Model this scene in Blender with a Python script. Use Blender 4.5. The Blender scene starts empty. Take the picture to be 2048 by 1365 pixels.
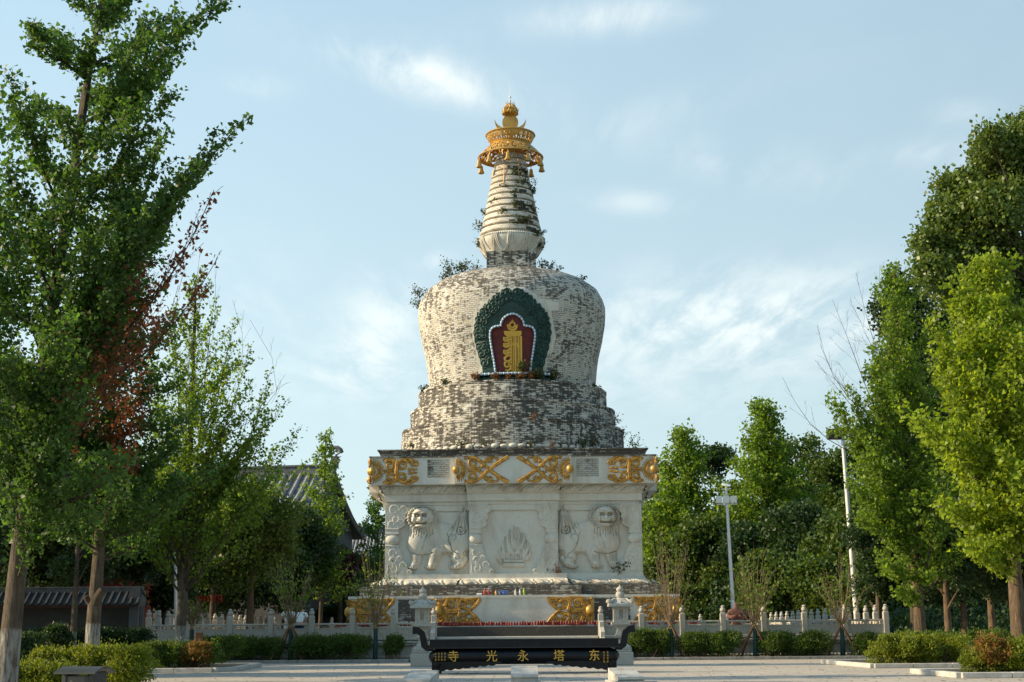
import bpy, math, random
import numpy as np
from mathutils import Vector, Matrix
R = math.radians
random.seed(7)
C = bpy.context.scene.collection

# ------------------------------------------------------------------ camera
F, PITCH, ROLL, H = 2950.0, math.atan(580/2950), R(0.45), 1.3
KF = F/2300
cp, sp = math.cos(PITCH), math.sin(PITCH)
cf = Vector((0, cp, sp)); u0 = Vector((0, -sp, cp)); r0 = Vector((1, 0, 0))
cr = r0*math.cos(ROLL) - u0*math.sin(ROLL)
cu = u0*math.cos(ROLL) + r0*math.sin(ROLL)
cam_d = bpy.data.cameras.new('camera'); cam = bpy.data.objects.new('camera', cam_d); C.objects.link(cam)
M = Matrix.Identity(4)
for i in range(3):
    M[i][0] = cr[i]; M[i][1] = cu[i]; M[i][2] = -cf[i]
M[2][3] = H
cam.matrix_world = M
cam_d.sensor_width = 36; cam_d.lens = F/2048*36; cam_d.clip_end = 3000; cam_d.clip_start = 0.1
bpy.context.scene.camera = cam

# ------------------------------------------------------------------ sky, sun, exposure
SUN_EL, SUN_AZ = R(27), R(2)          # azimuth: from due left, towards the viewer
world = bpy.data.worlds.new("World"); bpy.context.scene.world = world
world.use_nodes = True
wn = world.node_tree.nodes; wl = world.node_tree.links
wn.clear()
wo = wn.new('ShaderNodeOutputWorld'); bg = wn.new('ShaderNodeBackground')
sky = wn.new('ShaderNodeTexSky'); sky.sky_type = 'NISHITA'; sky.sun_disc = False
sky.sun_elevation = SUN_EL; sky.sun_rotation = R(-93)
sky.air_density = 1.0; sky.dust_density = 1.6; sky.ozone_density = 1.6
bg.inputs['Strength'].default_value = 0.115
def wmath(op, a, b=None, c=None):
    n = wn.new('ShaderNodeMath'); n.operation = op
    for i, x in enumerate((a, b, c)):
        if x is None: continue
        if hasattr(x, 'links') or hasattr(x, 'is_linked'): wl.new(x, n.inputs[i])
        else: n.inputs[i].default_value = x
    return n.outputs[0]
tc = wn.new('ShaderNodeTexCoord')
sep = wn.new('ShaderNodeSeparateXYZ'); wl.new(tc.outputs['Generated'], sep.inputs[0])
# clouds on a high plane: direction divided by its height
zc = wmath('MAXIMUM', sep.outputs[2], 0.03)
cx_ = wmath('DIVIDE', sep.outputs[0], zc); cy_ = wmath('DIVIDE', sep.outputs[1], zc)
comb = wn.new('ShaderNodeCombineXYZ'); wl.new(cx_, comb.inputs[0]); wl.new(cy_, comb.inputs[1])
def wnoise(scale, detail, rough, dist, loc, sc, rz=0):
    mp = wn.new('ShaderNodeMapping'); wl.new(comb.outputs[0], mp.inputs[0])
    mp.inputs['Location'].default_value = loc; mp.inputs['Scale'].default_value = sc
    mp.inputs['Rotation'].default_value = (0, 0, rz)
    n = wn.new('ShaderNodeTexNoise'); n.inputs['Scale'].default_value = scale
    n.inputs['Detail'].default_value = detail; n.inputs['Roughness'].default_value = rough
    n.inputs['Distortion'].default_value = dist
    wl.new(mp.outputs[0], n.inputs['Vector']); return n.outputs['Fac']
big = wnoise(0.55, 4, .55, .2, (3.1, 1.7, 0), (1.0, .55, 1), R(-20))
fine = wnoise(2.2, 9, .62, .25, (0.4, 5.2, 0), (1.2, .5, 1), R(-28))
def wramp(v, a, b):
    n = wn.new('ShaderNodeMapRange'); n.inputs[1].default_value = a; n.inputs[2].default_value = b
    n.interpolation_type = 'SMOOTHSTEP'; wl.new(v, n.inputs[0]); return n.outputs[0]
cl = wmath('MULTIPLY', wramp(big, .47, .68), wramp(fine, .38, .72))
# individual cloud bodies: soft patches at given directions (px, py, half sizes)
def cloud_patch(px, py, ax, ay, tilt, strength):
    d = (cf + cr*((px-1024)/F) + cu*((682.5-py)/F)).normalized()
    a = math.atan2(d.x, d.y); e = math.asin(d.z)
    az = wmath('ARCTAN2', sep.outputs[0], sep.outputs[1]); el = wmath('ARCSINE', sep.outputs[2])
    da = wmath('SUBTRACT', az, a); de = wmath('SUBTRACT', el, e)
    ct, st = math.cos(tilt), math.sin(tilt)
    x = wmath('ADD', wmath('MULTIPLY', da, ct/ax*F), wmath('MULTIPLY', de, st/ax*F))
    y = wmath('ADD', wmath('MULTIPLY', da, -st/ay*F), wmath('MULTIPLY', de, ct/ay*F))
    r = wmath('ADD', wmath('MULTIPLY', x, x), wmath('MULTIPLY', y, y))
    g = wmath('EXPONENT', wmath('MULTIPLY', r, -1.0))
    return wmath('MULTIPLY', g, strength)
fine2 = wnoise(3.0, 10, .64, .3, (7.4, 2.2, 0), (1.6, .42, 1), R(-32))
pat = None
for a in ((800, 130, 210, 46, -.2, 1.0), (1210, 35, 190, 34, .05, .8), (900, 175, 160, 30, -.25, .5), (1480, 640, 330, 90, .02, 1.15),
          (760, 660, 80, 100, -.6, .85), (1500, 330, 170, 40, -.2, .5), (1270, 405, 90, 24, -.1, .45), (1880, 310, 110, 30, 0, .5),
          (870, 520, 36, 16, .3, .55), (1925, 225, 60, 24, 0, .4), (520, 175, 70, 26, 0, .35), (680, 745, 120, 30, 0, .35),
          (1250, 250, 260, 40, .2, .25), (1100, 780, 500, 60, 0, .25), (300, 620, 300, 160, 0, .35)):
    g = cloud_patch(*a); pat = g if pat is None else wmath('ADD', pat, g)
cl2 = wmath('MULTIPLY', pat, wramp(fine2, .34, .68))
cloud = wmath('MINIMUM', wmath('ADD', wmath('MULTIPLY', cl, .05), wmath('MULTIPLY', cl2, .85)), .85)
# pale summer haze that thickens towards the horizon
ramp = wn.new('ShaderNodeValToRGB'); wl.new(sep.outputs[2], ramp.inputs[0]); el_ = ramp.color_ramp.elements
for p_, c_ in ((0.0, (.45, .555, .555)), (.10, (.375, .52, .56)), (.22, (.25, .445, .565)), (.40, (.14, .36, .54)), (1.0, (.12, .28, .46))):
    e_ = el_[0] if p_ == 0.0 else el_[1] if p_ == 1.0 else el_.new(p_); e_.position = p_; e_.color = (*c_, 1)
hcol = wn.new('ShaderNodeVectorMath'); hcol.operation = 'SCALE'; wl.new(ramp.outputs[0], hcol.inputs[0])
wl.new(wmath('ADD', 10.0, wmath('MULTIPLY', sep.outputs[0], -3.6)), hcol.inputs['Scale'])
mx0 = wn.new('ShaderNodeMix'); mx0.data_type = 'RGBA'
mx0.inputs['Factor'].default_value = .78; wl.new(sky.outputs[0], mx0.inputs['A'])
wl.new(hcol.outputs[0], mx0.inputs['B'])
mx1 = wn.new('ShaderNodeMix'); mx1.data_type = 'RGBA'
wl.new(cloud, mx1.inputs['Factor']); wl.new(mx0.outputs['Result'], mx1.inputs['A'])
mx1.inputs['B'].default_value = (6.1, 6.5, 6.3, 1)
wl.new(mx1.outputs['Result'], bg.inputs['Color']); wl.new(bg.outputs[0], wo.inputs[0])

sun_d = bpy.data.lights.new('sun', 'SUN'); sun = bpy.data.objects.new('sun', sun_d); C.objects.link(sun)
sun_d.energy = 4.8; sun_d.angle = R(0.6); sun_d.color = (1.0, .79, .52)
to_sun = Vector((-math.cos(SUN_EL)*math.cos(SUN_AZ), -math.cos(SUN_EL)*math.sin(SUN_AZ), math.sin(SUN_EL)))
sun.rotation_euler = to_sun.to_track_quat('Z', 'Y').to_euler()
sun.location = (-40, 0, 40)
sc = bpy.context.scene
sc.view_settings.view_transform = 'Standard'; sc.view_settings.look = 'None'
sc.view_settings.exposure = 0.60; sc.view_settings.gamma = 1.0
sc.render.engine = 'CYCLES'
sc.cycles.max_bounces = 7; sc.cycles.diffuse_bounces = 3; sc.cycles.glossy_bounces = 2
sc.cycles.transmission_bounces = 4; sc.cycles.transparent_max_bounces = 4
sc.cycles.use_denoising = True

# ------------------------------------------------------------------ pixel helpers (2048x1365 grid of the photograph)
def at(px, py, Y):
    d = cf + cr*((px-1024)/F) + cu*((682.5-py)/F)
    t = Y/d.y
    return Vector((d.x*t, Y, H + d.z*t))
def gnd(px, py, z=0.0):
    d = cf + cr*((px-1024)/F) + cu*((682.5-py)/F)
    t = (z-H)/d.z
    return Vector((d.x*t, d.y*t, z))
TY = 82.0
def ST(py): return math.tan(PITCH + math.atan((682.5-py)/F))
def KX(h, py): return (h/F)/(cp - (682.5-py)/F*sp)
def sqw(h, py):
    k = KX(h, py); return TY*k/(1+k)
def sqz(h, py): return H + (TY-sqw(h, py))*ST(py)
def rdw(h, py):
    k = KX(h, py); return TY*k/math.sqrt(1+k*k)
def rdz(h, py):
    w = rdw(h, py); return H + (TY - w*w/TY)*ST(py)

# ------------------------------------------------------------------ materials
MT = {}
class NT:
    def __init__(s, name):
        m = bpy.data.materials.new(name); m.use_nodes = True; s.m = m; s.t = m.node_tree; s.n = s.t.nodes
        s.b = s.n['Principled BSDF']; s.o = s.n['Material Output']; MT[name] = m
    def link(s, a, b): s.t.links.new(a, b)
    def new(s, k, **kw):
        n = s.n.new(k)
        for a, v in kw.items(): setattr(n, a, v)
        return n
    def math(s, op, a, b=None, c=None):
        n = s.new('ShaderNodeMath', operation=op)
        for i, x in enumerate((a, b, c)):
            if x is None: continue
            if isinstance(x, (int, float)): n.inputs[i].default_value = x
            else: s.link(x, n.inputs[i])
        return n.outputs[0]
    def coord(s, which='Object', scale=(1, 1, 1), loc=(0, 0, 0)):
        t = s.new('ShaderNodeTexCoord'); mp = s.new('ShaderNodeMapping')
        s.link(t.outputs[which], mp.inputs[0]); mp.inputs['Scale'].default_value = scale; mp.inputs['Location'].default_value = loc
        return mp.outputs[0]
    def noise(s, vec, scale, detail=4, rough=.55, dist=0):
        n = s.new('ShaderNodeTexNoise'); s.link(vec, n.inputs['Vector'])
        n.inputs['Scale'].default_value = scale; n.inputs['Detail'].default_value = detail
        n.inputs['Roughness'].default_value = rough; n.inputs['Distortion'].default_value = dist
        return n.outputs['Fac']
    def ramp(s, v, a, b, lo=0.0, hi=1.0):
        n = s.new('ShaderNodeMapRange'); n.inputs[1].default_value = a; n.inputs[2].default_value = b
        n.inputs[3].default_value = lo; n.inputs[4].default_value = hi; s.link(v, n.inputs[0]); return n.outputs[0]
    def mix(s, f, a, b):
        n = s.new('ShaderNodeMix', data_type='RGBA')
        for k, x in (('Factor', f), ('A', a), ('B', b)):
            if isinstance(x, (int, float)): n.inputs[k].default_value = x
            elif isinstance(x, tuple): n.inputs[k].default_value = (*x, 1) if len(x) == 3 else x
            else: s.link(x, n.inputs[k])
        return n.outputs['Result']
    def bump(s, h, dist, strength=1.0):
        n = s.new('ShaderNodeBump'); n.inputs['Distance'].default_value = dist; n.inputs['Strength'].default_value = strength
        s.link(h, n.inputs['Height']); s.link(n.outputs[0], s.b.inputs['Normal'])
    def base(s, c):
        if isinstance(c, tuple): s.b.inputs['Base Color'].default_value = (*c, 1)
        else: s.link(c, s.b.inputs['Base Color'])
    def rough(s, r, metal=0.0):
        s.b.inputs['Roughness'].default_value = r; s.b.inputs['Metallic'].default_value = metal

def simple(name, c, rough=.7, metal=0, var=.25, scale=3.0, bump=0.0, dark=None):
    t = NT(name); v = t.coord()
    n = t.noise(v, scale, 6, .6)
    d = dark or tuple(x*(1-var*1.6) for x in c)
    t.base(t.mix(t.ramp(n, .3, .7), d, tuple(min(1, x*(1+var*.5)) for x in c)))
    t.rough(rough, metal)
    if bump: t.bump(t.noise(v, scale*6, 5, .6), bump)
    return t.m

def brick_mat(name, dirt, light=(.60, .56, .47), dark=(.085, .075, .06), rowh=.105, brickw=.28, patch=.5, mortar=.018, top=None, wash=.55):
    t = NT(name); uv = t.coord('UV')
    wob = t.noise(uv, .9, 3, .5)
    add = t.new('ShaderNodeVectorMath', operation='ADD'); cb = t.new('ShaderNodeCombineXYZ')
    t.link(t.math('MULTIPLY', wob, .05), cb.inputs[1]); t.link(uv, add.inputs[0]); t.link(cb.outputs[0], add.inputs[1])
    bt = t.new('ShaderNodeTexBrick'); t.link(add.outputs[0], bt.inputs['Vector'])
    bt.inputs['Color1'].default_value = (0, 0, 0, 1); bt.inputs['Color2'].default_value = (1, 1, 1, 1); bt.inputs['Mortar'].default_value = (0.5, 0.5, 0.5, 1)
    bt.inputs['Scale'].default_value = 1; bt.inputs['Mortar Size'].default_value = mortar
    bt.inputs['Brick Width'].default_value = brickw; bt.inputs['Row Height'].default_value = rowh; bt.inputs['Mortar Smooth'].default_value = .25
    rnd = t.math('MULTIPLY', bt.outputs['Color'], .34)
    st = t.coord('UV', (.8, 1.15, 1)); big = t.noise(st, .55, 5, .62, .4)
    md = t.noise(t.coord('UV', (1.5, 5.5, 1), (3, 9, 0)), 2.0, 7, .74, .2)
    fi = t.noise(t.coord('UV', (1, 2.2, 1), (11, 2, 0)), 11, 5, .75)
    d = t.math('ADD', t.math('ADD', t.math('MULTIPLY', big, .62), t.math('MULTIPLY', md, .95)), t.math('ADD', rnd, t.math('ADD', t.math('MULTIPLY', fi, .55), t.math('MULTIPLY', t.math('SUBTRACT', t.noise(t.coord('UV', (3.2, .22, 1), (7, 0, 0)), 1.6, 4, .6), .5), .7))))
    if top:
        s_ = t.new('ShaderNodeSeparateXYZ'); t.link(uv, s_.inputs[0]); d = t.math('ADD', d, t.ramp(s_.outputs[1], top[0], top[1], 0, top[2]))
    dm = t.ramp(d, 1.37-dirt*.42, 1.45-dirt*.42)
    mortar_dark = t.math('MULTIPLY', bt.outputs['Fac'], t.ramp(t.noise(uv, 1.3, 4, .6), .35, .6, .15, .95))
    tone = t.mix(t.noise(t.coord('UV', (1.2, .35, 1)), 1.1, 5, .65), tuple(x*.55 for x in light), tuple(min(1, x*1.15) for x in light))
    warm = t.mix(t.ramp(t.noise(uv, 2.8, 5, .6), .45, .75), tone, tuple(x*y for x, y in zip(light, (.74, .66, .52))))
    dk = t.mix(t.ramp(fi, .35, .65), tuple(x*.6 for x in dark), tuple(x*1.7 for x in dark))
    c1 = t.mix(t.math('MULTIPLY', mortar_dark, .75), warm, tuple(x*1.5 for x in dark))
    # plaster patches left over the brick
    pm = t.ramp(t.noise(t.coord('UV', (1, 1.3, 1), (5, 1, 0)), .8, 7, .6, .5), .66-patch*.12, .70-patch*.12)
    c2 = t.mix(dm, c1, dk)
    c3 = t.mix(t.math('MULTIPLY', pm, wash), c2, tuple(min(1, x*1.18) for x in light))
    t.base(c3); t.rough(.9)
    h = t.math('SUBTRACT', t.math('MULTIPLY', pm, .5), t.math('ADD', t.math('MULTIPLY', bt.outputs['Fac'], .6), t.math('MULTIPLY', dm, .5)))
    h = t.math('ADD', h, t.math('MULTIPLY', fi, .5))
    t.bump(h, .035, .9)
    return t.m
brick_mat('whitewashed_brick', .16, light=(.72, .69, .60), dark=(.085, .077, .062), patch=.6, top=(4.6, 8.0, .24))
brick_mat('worn_brick', .50, light=(.70, .665, .57), dark=(.065, .058, .047), patch=.6, wash=.8)
brick_mat('black_worn_brick', .62, light=(.5, .47, .40), patch=.3, wash=.6)
brick_mat('patch_brick', .02, light=(.60, .58, .50), patch=.4)
brick_mat('ring_plaster', -.15, light=(.66, .61, .51), patch=1.2, mortar=.006)
brick_mat('dark_plinth_brick', 1.75, light=(.22, .2, .17), dark=(.05, .045, .038), patch=0, wash=.15)
def plaster(name, light, stain, amt):
    t = NT(name); v = t.coord()
    a = t.noise(t.coord('Object', (1, 1, .35)), 1.6, 6, .62, .3)
    b = t.noise(t.coord('Object', (.6, .6, 5)), 2.2, 6, .7)
    c = t.noise(v, 22, 4, .6)
    col = t.mix(t.math('MULTIPLY', t.ramp(a, .48, .72), amt), light, stain)
    col = t.mix(t.math('MULTIPLY', t.ramp(b, .60, .70), .35), col, tuple(x*.45 for x in light))
    col = t.mix(t.ramp(c, .68, .74, 0, .5), col, (.12, .11, .09))
    t.base(col); t.rough(.88); t.bump(t.math('ADD', t.noise(v, 9, 6, .65), t.math('MULTIPLY', b, .4)), .03, .7)
plaster('white_plaster', (.64, .62, .54), (.42, .37, .28), .55)
plaster('relief_plaster', (.62, .595, .51), (.36, .30, .215), .8)
simple('gold_paint', (.58, .30, .052), .42, .35, .45, 7, .02)
simple('gold_leaf', (.56, .32, .065), .40, .35, .22, 3, .004)
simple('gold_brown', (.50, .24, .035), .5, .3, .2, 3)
simple('teal_paint', (.007, .050, .038), .55, 0, .4, 5, .01)
simple('maroon_paint', (.14, .012, .010), .6, 0, .4, 4)
simple('blue_bead', (.22, .42, .62), .5, 0, .1)
simple('pale_bead', (.75, .78, .78), .5, 0, .1)
simple('granite', (.46, .43, .365), .85, 0, .2, 16, .004)
simple('granite_pale', (.47, .445, .385), .85, 0, .14, 7, .006)
simple('black_iron', (.012, .013, .015), .33, .6, .3, 5)
simple('iron_rim', (.05, .05, .05), .4, .6)
simple('char_gold', (.68, .40, .06), .4, .3, .05)
simple('white_metal', (.72, .72, .71), .4, .1, .06)
simple('lamp_black', (.03, .03, .034), .45, .2)
simple('lamp_lens', (.78, .78, .72), .25, 0, .05)
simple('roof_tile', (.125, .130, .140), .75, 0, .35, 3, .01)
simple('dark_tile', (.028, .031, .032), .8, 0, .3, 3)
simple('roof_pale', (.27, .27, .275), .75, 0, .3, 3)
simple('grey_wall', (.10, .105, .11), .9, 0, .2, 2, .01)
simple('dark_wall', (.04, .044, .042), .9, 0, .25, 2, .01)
simple('red_beam', (.20, .025, .018), .7, 0, .2)
simple('blue_eave', (.05, .12, .25), .7, 0, .3)
simple('green_sheet', (.008, .055, .034), .5, 0, .25, .6)
simple('scaffold_pole', (.34, .22, .09), .7, 0, .2)
simple('stake_wood', (.22, .11, .055), .85, 0, .35, 8, .01)
simple('pale_wood', (.36, .28, .19), .85, 0, .3, 8)
simple('green_wrap', (.008, .05, .045), .7, 0, .3, 8)
simple('young_bark', (.24, .17, .105), .85, 0, .3, 8)
simple('candle_red', (.27, .018, .010), .5, 0, .4, 12)
simple('cloth_white', (.78, .76, .72), .9, 0, .06, 6, .01)
simple('cloth_cream', (.70, .66, .58), .9, 0, .06, 6, .01)
simple('cloth_navy', (.012, .02, .06), .9, 0, .2)
simple('skin', (.50, .27, .17), .6, 0, .08)
simple('hair', (.012, .010, .009), .6, 0, .2)
simple('red_stone', (.17, .075, .055), .85, 0, .35, 12, .015)
simple('bin_metal', (.045, .052, .056), .45, .2, .2)
simple('bin_panel', (.07, .075, .075), .5, .1, .15)
simple('kerb_stone', (.50, .48, .43), .85, 0, .2, 4, .006)
simple('kerb_grey', (.30, .29, .265), .85, 0, .25, 4, .006)
simple('plastic_red', (.6, .06, .05), .4); simple('plastic_orange', (.75, .33, .05), .4)
simple('plastic_blue', (.10, .18, .42), .4); simple('plastic_white', (.75, .75, .72), .4)
simple('plastic_lime', (.45, .62, .05), .4)
t = NT('glass'); t.base((.10, .13, .14)); t.rough(.08)

def bark(name, c, wash_h):
    t = NT(name); v = t.coord('Object', (1, 1, .16))
    n = t.noise(v, 17, 6, .7, .5); n2 = t.noise(t.coord(), 2.5, 4)
    col = t.mix(t.ramp(n, .35, .62), tuple(x*.30 for x in c), c)
    col = t.mix(t.ramp(n2, .4, .7, 0, .35), col, tuple(x*1.5 for x in c))
    if wash_h:
        s = t.new('ShaderNodeSeparateXYZ'); t.link(t.coord(), s.inputs[0])
        z = t.math('ADD', s.outputs[2], t.math('MULTIPLY', n, .22))
        m = t.ramp(z, wash_h+.06, wash_h+.10, 1, 0)
        m = t.math('MULTIPLY', m, t.ramp(n, .40, .56, .12, 1))
        col = t.mix(m, col, (.38, .38, .355))
    t.base(col); t.rough(.95); t.bump(n, .14, 1.0)
bark('bark_ginkgo', (.15, .115, .078), 1.42)
bark('bark_wash_tall', (.15, .115, .078), 1.62)
bark('bark_plain', (.11, .085, .055), 0)
bark('bark_right', (.20, .135, .08), .75)
def leaf(name, c, tr, trans=.45, var=.5, rough=.5):
    t = NT(name)
    g = t.new('ShaderNodeNewGeometry')
    rv = g.outputs['Random Per Island']
    n = t.noise(t.coord(), .55, 3)
    f = t.math('ADD', t.math('MULTIPLY', rv, .6), t.math('MULTIPLY', n, .5))
    col = t.mix(t.ramp(f, .2, .9), tuple(x*(1-var) for x in c), tuple(x*(1+var*.7) for x in c))
    t.base(col); t.rough(rough)
    t.b.inputs['Specular IOR Level'].default_value = .35
    tl = t.new('ShaderNodeBsdfTranslucent')
    t.link(t.mix(t.ramp(f, .2, .9), tuple(x*(1-var) for x in tr), tuple(x*(1+var*.6) for x in tr)), tl.inputs[0])
    ms = t.new('ShaderNodeMixShader'); ms.inputs[0].default_value = trans
    t.link(t.b.outputs[0], ms.inputs[1]); t.link(tl.outputs[0], ms.inputs[2]); t.link(ms.outputs[0], t.o.inputs[0])
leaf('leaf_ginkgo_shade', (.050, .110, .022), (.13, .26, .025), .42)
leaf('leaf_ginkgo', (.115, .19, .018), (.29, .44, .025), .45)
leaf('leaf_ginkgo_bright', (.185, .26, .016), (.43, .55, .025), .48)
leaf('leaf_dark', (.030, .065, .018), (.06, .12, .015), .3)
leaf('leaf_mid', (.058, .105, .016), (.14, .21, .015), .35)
leaf('leaf_broad', (.105, .16, .030), (.22, .30, .03), .3, rough=.4)
leaf('leaf_red', (.19, .060, .022), (.34, .11, .03), .4)
leaf('leaf_rusty', (.26, .12, .03), (.36, .16, .03), .35)
leaf('leaf_purple', (.10, .038, .040), (.16, .04, .04), .35)
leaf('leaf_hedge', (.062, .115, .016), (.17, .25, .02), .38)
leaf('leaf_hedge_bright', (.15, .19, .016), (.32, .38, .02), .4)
leaf('leaf_weed', (.055, .075, .022), (.10, .13, .02), .35)
leaf('leaf_dry', (.22, .10, .03), (.25, .11, .02), .3)
leaf('flower_red', (.45, .02, .01), (.5, .03, .01), .3)

# ------------------------------------------------------------------ mesh builder
class MB:
    def __init__(s): s.v = []; s.f = []; s.uv = []; s.hasuv = False
    def add(s, vs, fs, uvs=None):
        o = len(s.v); s.v += [tuple(v) for v in vs]
        for i, f in enumerate(fs):
            s.f.append(tuple(o+k for k in f))
            if uvs: s.uv.append(uvs[i]); s.hasuv = True
            else: s.uv.append([(0, 0)]*len(f))
        return s
    def box(s, c, d, rz=0.0, bev=0.0, taper=1.0):
        x, y, z = (k/2 for k in d); cs, sn = math.cos(rz), math.sin(rz)
        if bev:
            b = bev; pts = []
            prof = [(-z, b), (-z+b, 0), (z-b, 0), (z, b)]
            ring = lambda ins: [(-x+ins+b, -y+ins), (x-ins-b, -y+ins), (x-ins, -y+ins+b), (x-ins, y-ins-b), (x-ins-b, y-ins), (-x+ins+b, y-ins), (-x+ins, y-ins-b), (-x+ins, -y+ins+b)]
            vs = []
            for zz, ins in prof:
                k = taper if zz > 0 else 1
                vs += [(p[0]*k, p[1]*k, zz) for p in ring(ins)]
            fs = [tuple(range(7, -1, -1)), tuple(range(24, 32))]
            for l in range(3):
                for i in range(8): fs.append((l*8+i, l*8+(i+1) % 8, l*8+8+(i+1) % 8, l*8+8+i))
        else:
            vs = [(-x, -y, -z), (x, -y, -z), (x, y, -z), (-x, y, -z)] + [(a*taper, b*taper, z) for a, b in ((-x, -y), (x, -y), (x, y), (-x, y))]
            fs = [(3, 2, 1, 0), (4, 5, 6, 7), (0, 1, 5, 4), (1, 2, 6, 5), (2, 3, 7, 6), (3, 0, 4, 7)]
        vs = [(c[0]+a*cs-b*sn, c[1]+a*sn+b*cs, c[2]+h) for a, b, h in vs]
        return s.add(vs, fs)
    def tube(s, pts, rad, n=6, flat=None, closed=False):
        pts = [Vector(p) for p in pts]; m = len(pts)
        if isinstance(rad, (int, float)): rad = [rad]*m
        up = Vector((0, 0, 1)); vs = []; prev = None
        for i, p in enumerate(pts):
            t = (pts[min(i+1, m-1)] - pts[max(i-1, 0)])
            t = t.normalized() if t.length > 1e-9 else Vector((0, 0, 1))
            if flat is not None: a = t.cross(Vector(flat)).normalized(); b = Vector(flat)
            else:
                if prev is None: a = t.cross(up if abs(t.z) < .9 else Vector((1, 0, 0))).normalized()
                else: a = (prev - t*prev.dot(t)).normalized()
                prev = a; b = t.cross(a)
            for k in range(n):
                q = 2*math.pi*k/n; vs.append(p + (a*math.cos(q)+b*math.sin(q))*rad[i])
        fs = [tuple(range(n-1, -1, -1)), tuple(range((m-1)*n, m*n))]
        for i in range(m-1):
            for k in range(n): fs.append((i*n+k, i*n+(k+1) % n, (i+1)*n+(k+1) % n, (i+1)*n+k))
        return s.add(vs, fs)
    def lathe(s, prof, n=48, c=(0, 0, 0), cap=True, a0=0.0, squash=(1, 1), umul=None):
        vs = []; fs = []; uvs = []; m = len(prof); L = [0.0]
        for i in range(1, m): L.append(L[-1]+math.hypot(prof[i][0]-prof[i-1][0], prof[i][1]-prof[i-1][1]))
        rm = umul or max(p[0] for p in prof)
        for r, z in prof:
            for k in range(n):
                a = a0+2*math.pi*k/n; vs.append((c[0]+r*math.cos(a)*squash[0], c[1]+r*math.sin(a)*squash[1], c[2]+z))
        for i in range(m-1):
            for k in range(n):
                fs.append((i*n+k, i*n+(k+1) % n, (i+1)*n+(k+1) % n, (i+1)*n+k))
                u = 2*math.pi*rm/n; uvs.append([(k*u, L[i]), ((k+1)*u, L[i]), ((k+1)*u, L[i+1]), (k*u, L[i+1])])
        if cap:
            fs.append(tuple(range(n-1, -1, -1))); uvs.append([(math.cos(k), math.sin(k)) for k in range(n)])
            fs.append(tuple(range((m-1)*n, m*n))); uvs.append([(math.cos(k), math.sin(k)) for k in range(n)])
        return s.add(vs, fs, uvs)
    def prism(s, poly, y0, y1, tf=None):
        """poly in (x, z), extruded along y"""
        n = len(poly)
        ar = sum(poly[i][0]*poly[(i+1) % n][1]-poly[(i+1) % n][0]*poly[i][1] for i in range(n))
        if ar < 0: poly = poly[::-1]
        vs = [(x, y0, z) for x, z in poly]+[(x, y1, z) for x, z in poly]
        if tf: vs = [tf(Vector(v)) for v in vs]
        fs = [tuple(range(n)), tuple(range(2*n-1, n-1, -1))]+[(i+n, (i+1) % n+n, (i+1) % n, i) for i in range(n)]
        return s.add(vs, fs)
    def ball(s, c, r, n=10, sc=(1, 1, 1)):
        prof = [(max(1e-4, r*math.sin(math.pi*i/n)), -r*math.cos(math.pi*i/n)) for i in range(n+1)]
        o = len(s.v); s.lathe(prof, max(8, n), (0, 0, 0))
        for i in range(o, len(s.v)):
            v = s.v[i]; s.v[i] = (c[0]+v[0]*sc[0], c[1]+v[1]*sc[1], c[2]+v[2]*sc[2])
        return s
    def build(s, name, mat, parent=None, smooth=None, loc=None):
        me = bpy.data.meshes.new(name); me.from_pydata(s.v, [], s.f)
        if s.hasuv:
            ul = me.uv_layers.new(name='UVMap'); flat = [c for f in s.uv for p in f for c in p]; ul.data.foreach_set('uv', flat)
        me.materials.append(MT[mat] if isinstance(mat, str) else mat)
        if smooth is not None:
            me.polygons.foreach_set('use_smooth', [True]*len(me.polygons))
            try: me.set_sharp_from_angle(angle=R(smooth))
            except Exception: pass
        o = bpy.data.objects.new(name, me); C.objects.link(o)
        if parent: o.parent = parent
        if loc: o.location = loc
        return o

def npmesh(name, V, Q, mat, parent=None, smooth=False):
    me = bpy.data.meshes.new(name); n = len(V); m, k = Q.shape
    me.vertices.add(n); me.vertices.foreach_set('co', V.astype(np.float32).ravel())
    me.loops.add(m*k); me.loops.foreach_set('vertex_index', Q.astype(np.int32).ravel())
    me.polygons.add(m); me.polygons.foreach_set('loop_start', np.arange(0, m*k, k, dtype=np.int32))
    if smooth: me.polygons.foreach_set('use_smooth', np.ones(m, dtype=bool))
    me.materials.append(MT[mat]); me.update(calc_edges=True)
    o = bpy.data.objects.new(name, me); C.objects.link(o)
    if parent: o.parent = parent
    return o

def tag(o, label=None, cat=None, group=None, kind=None):
    if label: o['label'] = label
    if cat: o['category'] = cat
    if group: o['group'] = group
    if kind: o['kind'] = kind
    return o
def thing(name, label, cat, loc=(0, 0, 0), rz=0.0, group=None):
    o = bpy.data.objects.new(name, None); C.objects.link(o); o.location = loc; o.rotation_euler = (0, 0, rz)
    o.empty_display_size = .3
    return tag(o, label, cat, group)
def kids(o): return [c for c in list(C.objects) if c.parent is o]
def dup(o, loc=None, rz=None, scale=None, label=None, parent=None, group=None):
    c = o.copy(); C.objects.link(c)
    if parent: c.parent = parent
    if loc is not None: c.location = loc
    if rz is not None: c.rotation_euler = (0, 0, rz)
    if scale is not None: c.scale = scale if hasattr(scale, '__len__') else (scale,)*3
    if label: c['label'] = label
    if group: c['group'] = group
    for k in CH.get(o.name, []):
        dup(k, parent=c)
    return c
CH = {}
def index_children():
    CH.clear()
    for o in C.objects:
        if o.parent: CH.setdefault(o.parent.name, []).append(o)

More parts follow.
